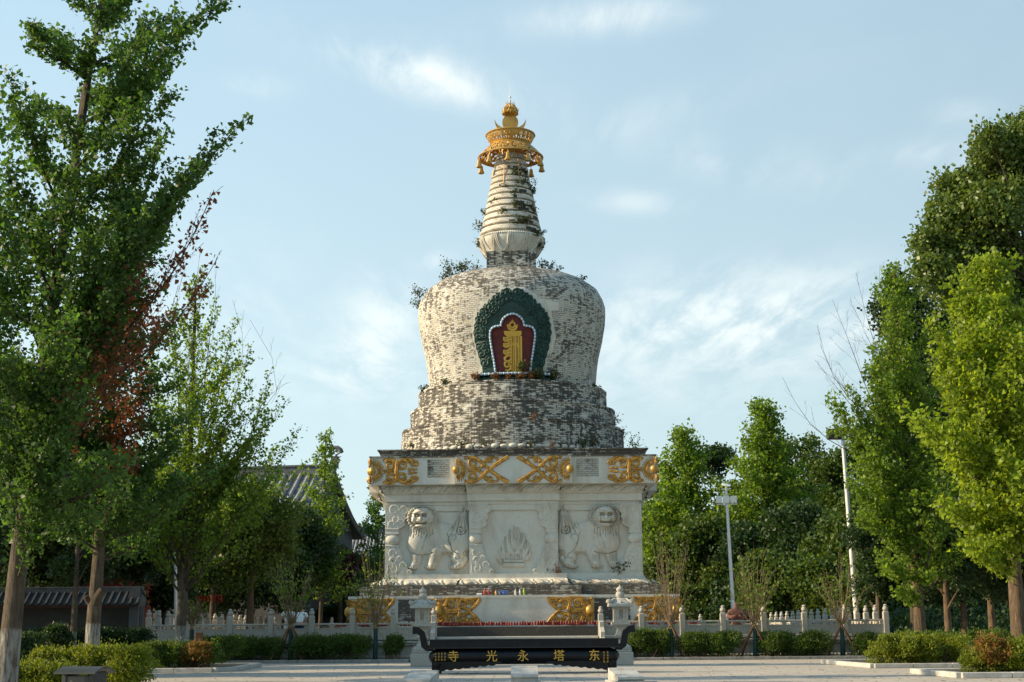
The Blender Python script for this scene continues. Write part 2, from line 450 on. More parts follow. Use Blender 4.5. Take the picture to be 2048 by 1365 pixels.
# ------------------------------------------------------------------ ground
def sheet(name, x0, x1, y0, y1, z, mat, kind='structure'):
    m = MB(); m.add([(x0, y0, z), (x1, y0, z), (x1, y1, z), (x0, y1, z)], [(0, 1, 2, 3)])
    return tag(m.build(name, mat), kind=kind)
t = NT('grass_ground'); n = t.noise(t.coord(), .6, 8, .7); n2 = t.noise(t.coord(), 25, 4, .7)
t.base(t.mix(t.ramp(n, .35, .65), (.035, .05, .018), (.09, .075, .045))); t.rough(1); t.bump(n2, .08)
t = NT('bed_soil_mat'); n = t.noise(t.coord(), 3, 8, .7); t.base(t.mix(t.ramp(n, .35, .65), (.05, .04, .028), (.10, .085, .05))); t.rough(1); t.bump(n, .05)
t = NT('paving'); v = t.coord()
bt = t.new('ShaderNodeTexBrick'); t.link(v, bt.inputs['Vector']); bt.offset = .5
bt.inputs['Color1'].default_value = (0, 0, 0, 1); bt.inputs['Color2'].default_value = (1, 1, 1, 1); bt.inputs['Mortar'].default_value = (.5, .5, .5, 1)
bt.inputs['Scale'].default_value = 1; bt.inputs['Brick Width'].default_value = 1.2; bt.inputs['Row Height'].default_value = .6
bt.inputs['Mortar Size'].default_value = .014; bt.inputs['Mortar Smooth'].default_value = .2
n = t.noise(v, .5, 7, .65); n2 = t.noise(t.coord('Object', (1, 3, 1)), 1.4, 6, .7); n3 = t.noise(v, 30, 4, .7)
col = t.mix(bt.outputs['Color'], (.37, .325, .26), (.46, .405, .325))
col = t.mix(t.ramp(n, .4, .7, 0, .5), col, (.33, .30, .26))
col = t.mix(t.ramp(n2, .58, .72, 0, .45), col, (.24, .21, .17))
col = t.mix(t.ramp(n3, .62, .74, 0, .35), col, (.2, .17, .13))
col = t.mix(t.math('MULTIPLY', bt.outputs['Fac'], .8), col, (.13, .12, .10))
t.base(col); t.rough(.8); t.bump(t.math('SUBTRACT', t.math('MULTIPLY', n3, .3), bt.outputs['Fac']), .01)
sheet('ground', -700, 700, -60, 1500, -.02, 'grass_ground')
sheet('plaza_pavement', -60, 60, -10, 51.1*KF, 0.0, 'paving')

def plan(hw, bw, bd, off=0.0):
    """square plan with a projecting bay in the middle of every side"""
    side = [(-hw, -hw), (-bw, -hw), (-bw, -hw-bd), (bw, -hw-bd), (bw, -hw)] if bd else [(-hw, -hw), (-hw*.5, -hw), (-hw*.4, -hw), (hw*.4, -hw), (hw*.5, -hw)]
    out = []
    for k in range(4):
        c, s_ = math.cos(k*math.pi/2), math.sin(k*math.pi/2)
        out += [(x*c-y*s_, x*s_+y*c) for x, y in side]
    return out
def loft(mb, levels, cap=True):
    """levels: (z, hw, bw, bd)"""
    rings = [plan(l[1], l[2], l[3]) for l in levels]; n = len(rings[0])
    vs = []; fs = []; uvs = []; L = 0
    for l, r in zip(levels, rings): vs += [(x, y, l[0]) for x, y in r]
    for i in range(len(rings)-1):
        a, b = rings[i], rings[i+1]
        dL = math.hypot(levels[i+1][0]-levels[i][0], levels[i+1][1]-levels[i][1]); U = 0
        for k in range(n):
            k2 = (k+1) % n; du = math.hypot(a[k2][0]-a[k][0], a[k2][1]-a[k][1])
            fs.append((i*n+k, i*n+k2, (i+1)*n+k2, (i+1)*n+k)); uvs.append([(U, L), (U+du, L), (U+du, L+dL), (U, L+dL)]); U += du
        L += dL
    if cap:
        fs.append(tuple(range(n-1, -1, -1))); uvs.append([(p[0], p[1]) for p in rings[0][::-1]])
        m = len(rings)-1; fs.append(tuple(range(m*n, m*n+n))); uvs.append([(p[0], p[1]) for p in rings[-1]])
    mb.add(vs, fs, uvs); return mb

FLOOR = 1.05
exec_order = []
# ================================================================== THE PAGODA
tower = thing('pagoda', 'tall whitewashed brick pagoda with gold scrollwork, lion reliefs and a gilt spire canopy', 'pagoda', (0, TY, 0))
Z = {}
def lv(h, py, bh=None, bd=0.0):
    """level from the silhouette half width and row; returns (z, hw, bw, bd)"""
    w = sqw(h, py); bw = w*bh/h if bh else 0
    return (sqz(h, py), w, bw, bd)
def P_(name, mb, mat, parent=None, smooth=None): return mb.build(name, mat, parent or tower, smooth)
BD = .45
# plinth and the two lower brick tiers
zp = sqz(330, 1254)
wA = sqw(330.5, 1215)
m = MB(); loft(m, [(FLOOR-.02, wA+1.25, 0, 0), (zp, wA+1.25, 0, 0)]); P_('plinth', m, 'dark_plinth_brick')
m = MB(); loft(m, [(zp, wA+1.30, 0, 0), (zp+.06, wA+1.30, 0, 0)])
A0 = zp+.06; A1 = sqz(330.5, 1196); A2 = sqz(331, 1191)
bwA = wA*158/330.5
m2 = MB(); loft(m2, [(zp+.002, wA, bwA, BD), (A1, wA, bwA, BD)])
P_('lower_tier', m2, 'white_plaster')
m2 = MB(); loft(m2, [(A1, wA+.04, bwA+.04, BD), (A2, wA+.04, bwA+.04, BD)]); P_('tier_cap', m2, 'white_plaster')
wB = sqw(309, 1183); bwB = wB*134/309; B1 = sqz(309, 1172)
m2 = MB(); loft(m2, [(A2-.01, wB, bwB, BD), (B1, wB, bwB, BD)]); P_('brick_tier', m2, 'black_worn_brick')
# panels of bare worn brick between the gilt corners and the bay
for sx in (-1, 1):
    xa, xb = wA*(232/330.5), bwA+.06
    m2 = MB(); x0_, x1_ = sorted((sx*xa, sx*xb))
    z0_, z1_ = zp+.30, A1-.05
    m2.add([(x0_, -wA-.012, z0_), (x1_, -wA-.012, z0_), (x1_, -wA-.012, z1_), (x0_, -wA-.012, z1_), (x0_, -wA+.1, z0_), (x1_, -wA+.1, z0_), (x1_, -wA+.1, z1_), (x0_, -wA+.1, z1_)],
           [(0, 1, 2, 3), (4, 0, 3, 7), (1, 5, 6, 2), (3, 2, 6, 7), (4, 5, 1, 0)],
           [[(x0_, z0_), (x1_, z0_), (x1_, z1_), (x0_, z1_)]]+[[(0, 0)]*4]*4)
    P_('brick_panel', m2, 'black_worn_brick')

# --- carved lotus petal band (upward catching the sun)
def petal_ring(levels_fn, hw0, hw1, bw, bd, z0, z1, per, amp, bulge, name, mat, slant=0.0):
    """strip around the plan between (hw0,z0) and (hw1,z1) with carved petals"""
    a = plan(hw0, bw, bd); b = plan(hw1, bw*hw1/hw0, bd); n = len(a)
    m = MB(); NV = 12
    for k in range(n):
        k2 = (k+1) % n
        pa, pa2, pb, pb2 = [Vector((*q, 0)) for q in (a[k], a[k2], b[k], b[k2])]
        ln = (pa2-pa).length
        nu = max(1, int(ln/.07)) if ln > .6 else 1
        d = (pa2-pa).normalized(); nrm = Vector((d.y, -d.x, 0)); cells = max(1, round(ln/per))
        vs = []
        for i in range(nu+1):
            u = i/nu
            for j in range(NV+1):
                v = j/NV
                p = (pa.lerp(pa2, u)).lerp(pb.lerp(pb2, u), v)
                bl = math.sin(math.pi*v)*bulge
                h = 0
                if nu > 1:
                    x = (u*cells + slant*(v-.5)) % 1.0
                    q = abs(x-.5)*2; w = .93*math.sqrt(max(0, 1-(v*.92)**3))
                    h = amp*(1 if q < w else 0) - amp*.9*math.exp(-((q-w*.62)/.09)**2) + amp*.8*math.exp(-((q/.22)**2+((v-.45)/.2)**2))
                    h += amp*.6*math.sin(x*40+v*9)*math.exp(-((v-.55)/.22)**2)*(q < .5)
                    h *= min(1, 4*v, 4*(1-v))
                vs.append(p + nrm*(bl+h) + Vector((0, 0, z0+(z1-z0)*v)))
        fs = [(i*(NV+1)+j, (i+1)*(NV+1)+j, (i+1)*(NV+1)+j+1, i*(NV+1)+j+1) for i in range(nu) for j in range(NV)]
        m.add(vs, fs)
    return m
C0 = B1; wC0 = sqw(281, 1171.5); C1 = sqz(262, 1157); wC1 = sqw(262, 1157); bwC = wC0*112/281
m2 = petal_ring(None, wC0, wC1, bwC, BD, C0, C1, 1.0, .14, .14, '', '', .55); P_('lotus_moulding', m2, 'relief_plaster', smooth=50)
m2 = MB(); loft(m2, [(C0-.02, wC0-.02, bwC, BD-.03), (C0+.02, wC0-.05, bwC, BD-.05)]); loft(m2, [(C1-.03, wC1, wC1*112/281, BD), (C1+.015, wC1, wC1*112/281, BD)])
wL = sqw(259, 1152); L1 = sqz(259, 1148)
loft(m2, [(C1+.01, wL, wL*106/259, BD), (L1, wL, wL*106/259, BD)]); P_('base_ledge', m2, 'white_plaster')
# body walls
wD = sqw(247, 1080); D1 = sqz(247, 1010); bwD = wD*88/247
m2 = MB(); loft(m2, [(L1-.01, wD, bwD, BD), (D1, wD, bwD, BD)]); P_('body_wall', m2, 'white_plaster')
E1 = sqz(250, 1003); F1 = sqz(257, 988.5)
wE = sqw(250, 1006); wF = sqw(257, 994)
m2 = MB(); loft(m2, [(D1-.30, wD+.10, bwD+.05, BD), (D1, wD+.10, bwD+.05, BD)]); loft(m2, [(D1, wE+.05, wE*90/250, BD), (E1, wE+.05, wE*90/250, BD)])
loft(m2, [(E1, wF, wF*92/257, BD), (F1, wF, wF*92/257, BD)]); P_('cornice', m2, 'white_plaster')
wG = sqw(266, 972); wH = sqw(285.5, 945); H0 = sqz(285.5, 968); H1 = sqz(285.5, 914)
bwH = wH*116.5/285.5
m2 = petal_ring(None, wF+.02, wG, wF*92/257, BD, F1, H0, .95, .085, .05, '', '', -.5); P_('carved_cornice', m2, 'relief_plaster', smooth=50)
m2 = MB(); loft(m2, [(H0, wH, bwH, BD), (H1, wH, bwH, BD)]); P_('frieze', m2, 'white_plaster')
m2 = MB(); loft(m2, [(H1, wH+.06, bwH+.05, BD), (H1+.07, wH+.06, bwH+.05, BD)])
wI = sqw(269, 905); I1 = sqz(269, 898)
loft(m2, [(H1+.06, wI-.12, wI*108/269, BD*.5), (I1-.06, wI-.02, wI*108/269, BD*.5)]); loft(m2, [(I1-.06, wI+.05, wI*108/269+.05, BD*.5), (I1, wI+.05, wI*108/269+.05, BD*.5)])
P_('weathered_cap', m2, 'black_worn_brick')
# small worn brick patch on the side parts of the frieze
for sx in (-1, 1):
    x0_, x1_ = sorted((sx*bwH*1.09, sx*wH*.60)); z0_, z1_ = H0+.35, H1-.12; y_ = -wH-.008
    m2 = MB(); m2.add([(x0_, y_, z0_), (x1_, y_, z0_), (x1_, y_, z1_), (x0_, y_, z1_), (x0_, y_+.05, z0_), (x1_, y_+.05, z0_), (x1_, y_+.05, z1_), (x0_, y_+.05, z1_)],
        [(0, 1, 2, 3), (4, 0, 3, 7), (1, 5, 6, 2), (3, 2, 6, 7), (4, 5, 1, 0)], [[(x0_, z0_), (x1_, z0_), (x1_, z1_), (x0_, z1_)]]+[[(0, 0)]*4]*4)
    P_('brick_patch', m2, 'patch_brick')

# ------------------------------------------------------------------ gilt scrollwork
def spiral(cx, cy, r0_, r1_, a0, a1, n=16):
    return [(cx+(r0_+(r1_-r0_)*i/n)*math.cos(R(a0+(a1-a0)*i/n)), cy+(r0_+(r1_-r0_)*i/n)*math.sin(R(a0+(a1-a0)*i/n))) for i in range(n+1)]
def bez(p0, p1, p2, p3, n=10):
    o = []
    for i in range(n+1):
        t = i/n; a, b, c, d = (1-t)**3, 3*t*(1-t)**2, 3*t*t*(1-t), t**3
        o.append((a*p0[0]+b*p1[0]+c*p2[0]+d*p3[0], a*p0[1]+b*p1[1]+c*p2[1]+d*p3[1]))
    return o
SW = 1.2
def strokes(mb, S, sc, ox, oz, y, flip=1, mirror=True):
    """S: list of (pts, w0, w1); drawn flattened onto a wall facing -y"""
    for pts, w0, w1 in S:
        for my in ((1, -1) if mirror else (1,)):
            P = [Vector((ox+flip*p[0]*sc, y, oz+my*p[1]*sc)) for p in pts]; n = len(P)
            rad = [SW*sc*(w0+(w1-w0)*i/(n-1)) for i in range(n)]
            # half round section: wide in the wall plane, lower outwards
            vs = []; K = 7
            for i, p in enumerate(P):
                t = (P[min(i+1, n-1)]-P[max(i-1, 0)]).normalized(); a = Vector((-t.z, 0, t.x))
                for k in range(K):
                    q = math.pi*k/(K-1); dep = math.sin(q)*rad[i]*.85
                    if k == 3: dep *= .80
                    vs.append(p + a*math.cos(q)*rad[i] + Vector((0, -dep, 0)))
            fs = [(i*K+k, (i+1)*K+k, (i+1)*K+k+1, i*K+k+1) for i in range(n-1) for k in range(K-1)] + [tuple(range(K)), tuple((n-1)*K+k for k in range(K-1, -1, -1))]
            mb.add(vs, fs)
def rays(n, r0_, r1_, w, a_from=-90, a_to=90):
    S = []
    for i in range(n):
        a = a_from+(a_to-a_from)*(i+.5)/n
        S.append(([(r*math.cos(R(a+b)), r*math.sin(R(a+b))) for r, b in ((r0_, 0), ((r0_+r1_)/2, 4), (r1_, -3))], w, w*.35))
    return S
def curl(cx, cy, r, a0, a1, w): return [(spiral(cx, cy, r, r*.22, a0, a1), w, w*.75)]
CORNER = curl(.72, .23, .205, 150, -330, .052) + curl(1.20, .22, .215, 30, 510, .055) + curl(1.66, .26, .13, 200, -250, .045)
CORNER += [([(0.97, .0), (.985, .12), (.965, .26), (1.0, .40)], .075, .05), (bez((.46, .40), (.62, .46), (.8, .50), (.93, .36)), .035, .05),
           (bez((1.38, .36), (1.46, .40), (1.52, .28), (1.56, .17)), .05, .035), (bez((1.40, .05), (1.52, .12), (1.6, .02), (1.74, .07)), .05, .03),
           (bez((.50, .05), (.6, .02), (.8, .05), (.97, .02)), .03, .03), (bez((1.2, .44), (1.4, .50), (1.5, .44), (1.58, .38)), .03, .05)]
BAYP = curl(.70, .25, .20, 60, 520, .05) + curl(1.30, .33, .13, 220, -200, .045)
BAYP += [(bez((.48, .44), (.75, .56), (.95, .30), (1.28, 0)), .05, .055), (bez((1.28, 0), (1.45, -.14), (1.75, -.34), (1.98, -.47)), .055, .07),
         (bez((1.02, .10), (1.05, .30), (1.2, .50), (1.50, .44)), .05, .04), (bez((.5, .06), (.62, .02), (.8, .08), (.95, .02)), .03, .04),
         (spiral(1.56, .40, .07, .03, -100, 200, 8), .03, .02), (spiral(.96, .05, .09, .03, 0, 300, 8), .03, .02), (spiral(.42, .42, .06, .02, 90, 400, 8), .03, .02)]
def knob(mb, c, r): mb.ball(c, r, 12); mb.lathe([(r*1.0, -.02), (r*1.28, .03), (r*1.3, .08)], 20, (0, 0, 0), cap=False) if False else None
HH = H1-H0; hz_ = (H0+H1)/2
def gilt(name, S, sc, ox, oz, y, flip, rn, rr, kr, kx, extra=None, kz=1.2, ang=0):
    m = MB(); strokes(m, S, sc, ox, oz, y, flip)
    strokes(m, rays(rn, .27, rr, .035), sc, kx, oz, y, flip, mirror=False)
    strokes(m, [(spiral(0, 0, .235, .235, -88, 88, 14), .04, .04)], sc, kx, oz, y, flip, mirror=False)
    if extra: extra(m)
    o = m.build(name, 'gold_paint', tower, 40)
    b = MB(); b.ball((kx, y+.02, oz), kr, 14, (1, 1, kz)); b.build('gilt_boss', 'gold_leaf', o, 60)
    return o
gil = []
for sx in (-1, 1):
    def ex(m, sx=sx):
        for k in (1, -1):
            m.tube([(sx*(wH+.02), -wH-.02, hz_+k*HH*.18), (sx*(wH+.03), -wH-.03, hz_+k*HH*.34), (sx*(wH+.02), -wH-.02, hz_+k*HH*.48)], [.05, .10, .04], 8)
    g_ = gilt('gilt_corner_scroll', CORNER, HH, sx*wH, hz_, -wH-.005, -sx, 15, .46, .19, sx*(wH-.10), ex); gil.append(g_)
    g_ = gilt('gilt_bay_scroll', BAYP, HH, sx*bwH, hz_, -wH-BD-.005, -sx, 15, .46, .19, sx*(bwH-.08)); gil.append(g_)
# lower, denser panels
AH = (A1-zp-.06)*.93; az_ = zp+.14+AH/2
LOW = curl(.62, .27, .19, 200, -260, .06) + curl(1.12, .26, .20, 20, 480, .06) + curl(.80, .06, .08, 0, 300, .035) + curl(1.48, .30, .13, 200, -220, .05) + curl(1.35, .04, .08, 90, 400, .035)
LOW += [(bez((.3, .46), (.7, .52), (1.0, .50), (1.3, .42)), .05, .05), (bez((1.25, .45), (1.5, .50), (1.65, .46), (1.80, .49)), .05, .05),
        (bez((1.0, .02), (.92, .2), (.95, .35), (.86, .46)), .07, .05), (bez((1.32, .0), (1.46, .1), (1.62, .20), (1.78, .46)), .05, .06),
        (bez((.36, .05), (.5, .02), (.7, .06), (.9, .02)), .05, .06), (bez((.36, .2), (.45, .3), (.42, .4), (.5, .47)), .05, .05), (bez((.9, .28), (1.0, .32), (1.1, .0), (1.3, .1)), .03, .05)]
def backplate(sx, kx, y):
    def f(m):
        r = .46*AH; pts = [(kx, az_+r*1.05)] + [(kx-sx*r*(.95+.07*math.cos(9*q))*math.cos(q), az_+r*1.05*math.sin(q)) for q in [R(a) for a in range(84, -85, -6)]] + [(kx, az_-r*1.05)]
        m.prism(pts, y-.03, y+.02)
        for a in range(-80, 81, 10):
            m.ball((kx-sx*.46*AH*math.cos(R(a)), y-.03, az_+.46*AH*math.sin(R(a))), .06, 6)
    return f
for sx in (-1, 1):
    def ex(m, sx=sx):
        backplate(sx, sx*wA, -wA)(m)
        m.tube([(sx*(wA+.01), -wA-.01, az_+k*AH) for k in (.22, .32, .40, .47)], [.07, .13, .09, .10], 8)
        m.tube([(sx*(wA+.01), -wA-.01, az_-k*AH) for k in (.22, .32, .40, .47)], [.07, .13, .09, .10], 8)
    g_ = gilt('gilt_base_corner_scroll', LOW, AH, sx*wA, az_, -wA-.03, -sx, 17, .44, .23, sx*(wA-.16), ex); gil.append(g_)
    g_ = gilt('gilt_base_bay_scroll', LOW, AH, sx*bwA, az_, -wA-BD-.03, -sx, 17, .44, .23, sx*(bwA-.18), backplate(sx, sx*bwA, -wA-BD)); gil.append(g_)
# the same gilding on the two side faces
index_children()
for g_ in list(gil):
    for a in (-90, 90): dup(g_, rz=R(a), parent=tower)

# ------------------------------------------------------------------ relief sculpture as height fields
def heightfield(name, x0, x1, z0, z1, y, fn, nx, nz, mat, flip=False, thresh=.004):
    X, Zg = np.meshgrid(np.linspace(0, 1, nx), np.linspace(0, 1, nz))
    Hh = fn(X if not flip else 1-X, Zg)
    V = np.stack([x0+(x1-x0)*X, y-Hh, z0+(z1-z0)*Zg], -1).reshape(-1, 3)
    idx = np.arange(nx*nz).reshape(nz, nx)
    Q = np.stack([idx[:-1, :-1], idx[:-1, 1:], idx[1:, 1:], idx[1:, :-1]], -1).reshape(-1, 4)
    hk = Hh.reshape(-1)[Q].max(1) > thresh
    return npmesh(name, V, Q[hk], mat, tower, True)
def ell(X, Y, cx, cy, rx, ry, h, p=.5, rot=0):
    c, s_ = math.cos(rot), math.sin(rot); dx, dy = X-cx, Y-cy; a = (dx*c+dy*s_)/rx; b = (-dx*s_+dy*c)/ry
    return h*np.maximum(0, 1-a*a-b*b)**p
def seg(X, Y, pts, ws, h, p=.5):
    out = np.zeros_like(X)
    for (a, b), (w0, w1) in zip(zip(pts[:-1], pts[1:]), zip(ws[:-1], ws[1:])):
        ax, ay = a; dx, dy = b[0]-ax, b[1]-ay; L2 = dx*dx+dy*dy+1e-9
        t = np.clip(((X-ax)*dx+(Y-ay)*dy)/L2, 0, 1); d = np.hypot(X-ax-t*dx, Y-ay-t*dy); w = w0+(w1-w0)*t
        out = np.maximum(out, h*np.maximum(0, 1-(d/w)**2)**p)
    return out
def groove(X, Y, pts, w, dep): return -seg(X, Y, pts, [w]*len(pts), dep, 1.0)
def lion(X, Zg):
    x = X*1210+70; y = (1-Zg)*1165+95          # sketch units, y downwards
    h = np.zeros_like(x)
    mx = lambda a, b: np.maximum(a, b)
    h = mx(h, ell(x, y, 660, 720, 470, 285, .30, .3)); h = mx(h, ell(x, y, 330, 760, 215, 265, .42, .35)); h = mx(h, ell(x, y, 1010, 780, 250, 260, .42, .35))
    h = mx(h, ell(x, y, 560, 560, 430, 195, .28, .3)); h = mx(h, ell(x, y, 400, 520, 260, 210, .36, .35))
    for pts, ws, hh in (([(300, 940), (290, 1100), (235, 1215)], (125, 92, 80), .32), ([(640, 930), (610, 1090), (570, 1205)], (150, 105, 85), .42),
                        ([(1080, 940), (1020, 1060), (1100, 1160), (1010, 1225)], (170, 105, 92, 70), .40), ([(1150, 980), (1190, 1080), (1120, 1190)], (70, 60, 60), .22)):
        h = mx(h, seg(x, y, pts, ws, hh))
    for cx, cy, rx in ((225, 1228, 100), (555, 1228, 115), (1005, 1230, 120)):
        h = mx(h, ell(x, y, cx, cy, rx, 42, .34))
        for k in (-.6, -.2, .2, .6): h = h+groove(x, y, [(cx+k*rx, cy-30), (cx+k*rx*1.05, cy+40)], 9, .08)*(h > .02)
    # tail plume
    h = mx(h, seg(x, y, [(1180, 820), (1130, 600), (1120, 420), (1150, 250), (1160, 120)], (130, 160, 130, 85, 30), .34))
    for k in (-.7, -.35, 0, .35, .7):
        h = h+groove(x, y, [(1160, 130), (1145+k*90, 300), (1120+k*190, 460), (1110+k*250, 620)], 14, .11)*(h > .03)
    h = mx(h, seg(x, y, [(930, 440), (850, 560), (870, 700)], (30, 40, 18), .34)*.9)
    # curls on the rump and hocks
    def cu(cx, cy, r, a0, turns, w, dep):
        pts = [(cx+r*(1-.8*i/22)*math.cos(a0+turns*2*math.pi*i/22), cy+r*(1-.8*i/22)*math.sin(a0+turns*2*math.pi*i/22)) for i in range(23)]
        return groove(x, y, pts, w, dep)
    h = h+cu(1110, 540, 95, 0, 1.6, 13, .12)*(h > .05)+cu(1190, 985, 60, 1, -1.4, 11, .10)*(h > .05)+cu(980, 700, 120, 2, .8, 12, .08)*(h > .05)+cu(1030, 1050, 75, -1, .6, 10, .08)*(h > .05)
    h = h+groove(x, y, [(860, 600), (900, 760), (960, 930), (1060, 990)], 11, .09)*(h > .05)
    h = h+groove(x, y, [(160, 940), (330, 1000), (520, 990), (600, 960)], 10, .12)*(h > .05)
    h = h+groove(x, y, [(500, 600), (440, 760), (400, 900)], 16, .07)*(h > .05)
    for k in range(7):                                # belly and leg tufts
        h = h+groove(x, y, [(760+k*30, 960), (780+k*34, 1000)], 8, .08)*(h > .03)
        h = h+groove(x, y, [(560, 1030+k*22), (640, 1020+k*22)], 6, .05)*(h > .05)*(k < 6)
        h = h+groove(x, y, [(240, 1030+k*22), (320, 1020+k*22)], 6, .05)*(h > .05)*(k < 6)
    # chest hair below the head
    for k in range(9):
        xx = 200+k*48; h = h+groove(x, y, [(xx, 520), (xx+10*math.sin(k), 600), (xx-8, 650+30*math.sin(k*2.1))], 11, .10)*(h > .05)
    # ruff of curls, then the head
    hd = ell(x, y, 400, 300, 262, 225, .52)
    for k in range(26):
        a = 2*math.pi*k/26; hd = mx(hd, ell(x, y, 400+258*math.cos(a), 300+222*math.sin(a), 40, 38, .50+.04*math.sin(5*k), .6))
        hd = hd+groove(x, y, [(400+258*math.cos(a)+12*math.cos(q), 300+222*math.sin(a)+12*math.sin(q)) for q in (0, 1.6, 3.2, 4.8)], 7, .07)*(hd > .1)
    hd = mx(hd, ell(x, y, 390, 290, 215, 195, .70, .4)); hd = mx(hd, ell(x, y, 390, 180, 165, 80, .80))
    hd = mx(hd, ell(x, y, 375, 360, 130, 62, .95)); hd = mx(hd, ell(x, y, 375, 330, 55, 70, .98)); hd = mx(hd, ell(x, y, 375, 455, 120, 45, .84))
    hd = mx(hd, ell(x, y, 250, 330, 60, 90, .80)); hd = mx(hd, ell(x, y, 505, 330, 60, 90, .80))
    for ex_ in (310, 440):
        hd = hd-ell(x, y, ex_, 265, 50, 34, .30)*(hd > .3); hd = mx(hd, ell(x, y, ex_, 265, 26, 22, .74)*(hd > .3))
        hd = mx(hd, seg(x, y, [(ex_-60, 225), (ex_, 205), (ex_+60, 228)], (18, 26, 18), .86))
    hd = hd+groove(x, y, [(285, 400), (330, 418), (420, 418), (470, 400)], 20, .32)*(hd > .3)
    for cx in (345, 405): hd = hd+groove(x, y, [(cx, 345), (cx+3, 350)], 12, .12)
    hd = hd+.035*np.sin(y*.11+np.sin(x*.05)*2)*((hd > .3) & (np.hypot(x-400, y-300) > 185)); h = mx(h, hd)
    h = h*(h > .012)
    return np.where(h > .5, h*.72+.10, h*.92)
zb0, zb1 = L1+.28, D1-.10
for sx in (-1, 1):
    xa = wD*(-218/247); xb = -bwD+.03
    if sx < 0: heightfield('lion_relief', xa, xb, zb0, zb1, -wD+.001, lion, 210, 200, 'relief_plaster')
    else: heightfield('lion_relief', -xb, -xa, zb0, zb1, -wD+.001, lion, 210, 200, 'relief_plaster', flip=True)
def jewels(X, Zg):
    x = X*1000; y = (1-Zg)*800; h = np.zeros_like(x); mx = np.maximum
    for c in ((230, 560, 90, 120), (380, 480, 90, 160), (520, 420, 100, 190), (650, 470, 90, 170), (780, 560, 80, 120), (500, 560, 260, 130)): h = mx(h, ell(x, y, *c, .13))
    for pts in ([(160, 620), (120, 480), (180, 360)], [(230, 520), (200, 360), (260, 230)], [(360, 430), (330, 240), (380, 90)], [(480, 380), (450, 180), (520, 30)],
                [(600, 380), (660, 220), (620, 60)], [(720, 430), (790, 280), (740, 160)], [(820, 560), (900, 430), (850, 300)], [(860, 640), (950, 560), (920, 440)], [(150, 700), (80, 620), (110, 520)]):
        h = mx(h, seg(x, y, pts, (52, 40, 8), .16))
    h = mx(h, seg(x, y, [(250, 690), (750, 690)], (26, 26), .14)); h = mx(h, .13*((abs(x-500) < 290) & (y > 725) & (y < 790)))
    for k in range(8): h = h+groove(x, y, [(300+k*58, 560), (285+k*60, 670)], 12, .05)*(h > .02)
    for cx, cy in ((300, 500), (520, 480), (700, 500), (420, 570), (610, 580)):
        pts = [(cx+40*(1-.7*i/12)*math.cos(i*.8), cy+40*(1-.7*i/12)*math.sin(i*.8)) for i in range(13)]; h = h+groove(x, y, pts, 9, .05)*(h > .02)
    return h
hw_ = bwD*.42
heightfield('flaming_jewel_relief', -hw_, hw_, L1+.32, L1+.32+2.15, -wD-BD+.001, jewels, 130, 110, 'relief_plaster', thresh=.003)

# ------------------------------------------------------------------ carved pilasters (straight outer edge, scalloped inner edge)
PH = D1-L1
def pilaster_poly(k=1.0):
    # outline from a half sketch: (width towards the panel, height 0..1), outer edge at 0
    pts = [(0, 0), (.30*3.0*k, 0), (.98*k, .0), (.93*k, .035), (.84*k, .05), (.80*k, .10), (.70*k, .15), (.64*k, .21), (.60*k, .27), (.56*k, .33), (.50*k, .37), (.46*k, .405), (.46*k, .42),
           (.34*k, .425), (.44*k, .45), (.47*k, .50), (.45*k, .55), (.36*k, .575), (.44*k, .585), (.46*k, .60), (.46*k, .65), (.44*k, .655), (.60*k, .68), (.70*k, .72), (.66*k, .77), (.74*k, .81), (.70*k, .86), (.82*k, .90), (.90*k, .935), (.86*k, .97), (.74*k, .985), (.74*k, 1.0), (0, 1.0)]
    return pts
def pilaster(x_out, dirx, yb, dep, wid, name='pilaster'):
    m = MB(); pts = [(x_out+dirx*p[0]*wid, L1+p[1]*PH*.998) for p in pilaster_poly() if True]
    m.prism(pts, yb-dep, yb+.02)
    S = []
    def add(cx, cz, r, a0, a1, w): S.append(([(cx+p[0]*1.0, cz+p[1]) for p in spiral(0, 0, r, r*.25, a0, a1)], w, w*.7))
    z_ = lambda f: L1+PH*f
    mm = MB()
    for cx, f, r, a0, a1 in ((.30, .93, .17, 0, 480), (.66, .92, .15, 180, -300), (.35, .80, .14, 90, -330), (.2, .72, .11, 0, 400), (.55, .76, .09, 0, 400),
                             (.25, .30, .15, 0, 420), (.3, .20, .12, 180, -260), (.62, .12, .13, 0, 420), (.3, .08, .15, 90, -300), (.85, .03, .08, 0, 300), (.5, .22, .09, 20, 400)):
        c = (x_out+dirx*cx*wid, z_(f)); s_ = [(c[0]+dirx*p[0]*wid*1.1, c[1]+p[1]*wid*1.2) for p in spiral(0, 0, r, r*.25, a0, a1)]
        strokes(mm, [(s_, .045*1.0, .03)], 1.0, 0, 0, yb-dep+.006, 1, mirror=False)
    for f0, f1, n in ((.665, .78, 5), (.30, .37, 5), (.02, .16, 3)):
        for k in range(n):
            x_ = x_out+dirx*wid*(.08+.36*k/max(1, n-1)); strokes(mm, [([(x_, z_(f0)), (x_+.02, z_((f0+f1)/2)), (x_, z_(f1))], .028, .02)], 1.0, 0, 0, yb-dep+.006, 1, mirror=False)
    for f in (.41, .59, .655): strokes(mm, [([(x_out+dirx*.0, z_(f)), (x_out+dirx*wid*.47, z_(f))], .045, .045)], 1.0, 0, 0, yb-dep+.006, 1, mirror=False)
    # rounded vase in the middle
    mm.ball((x_out+dirx*wid*.24, yb-dep+.06, z_(.50)), PH*.075, 10, (wid*.26/(PH*.075), .7, 1.0))
    o = m.build(name, 'relief_plaster', tower); mm.build('carving', 'relief_plaster', o, 50); return o
PW = 1.42
PO = wD+.22
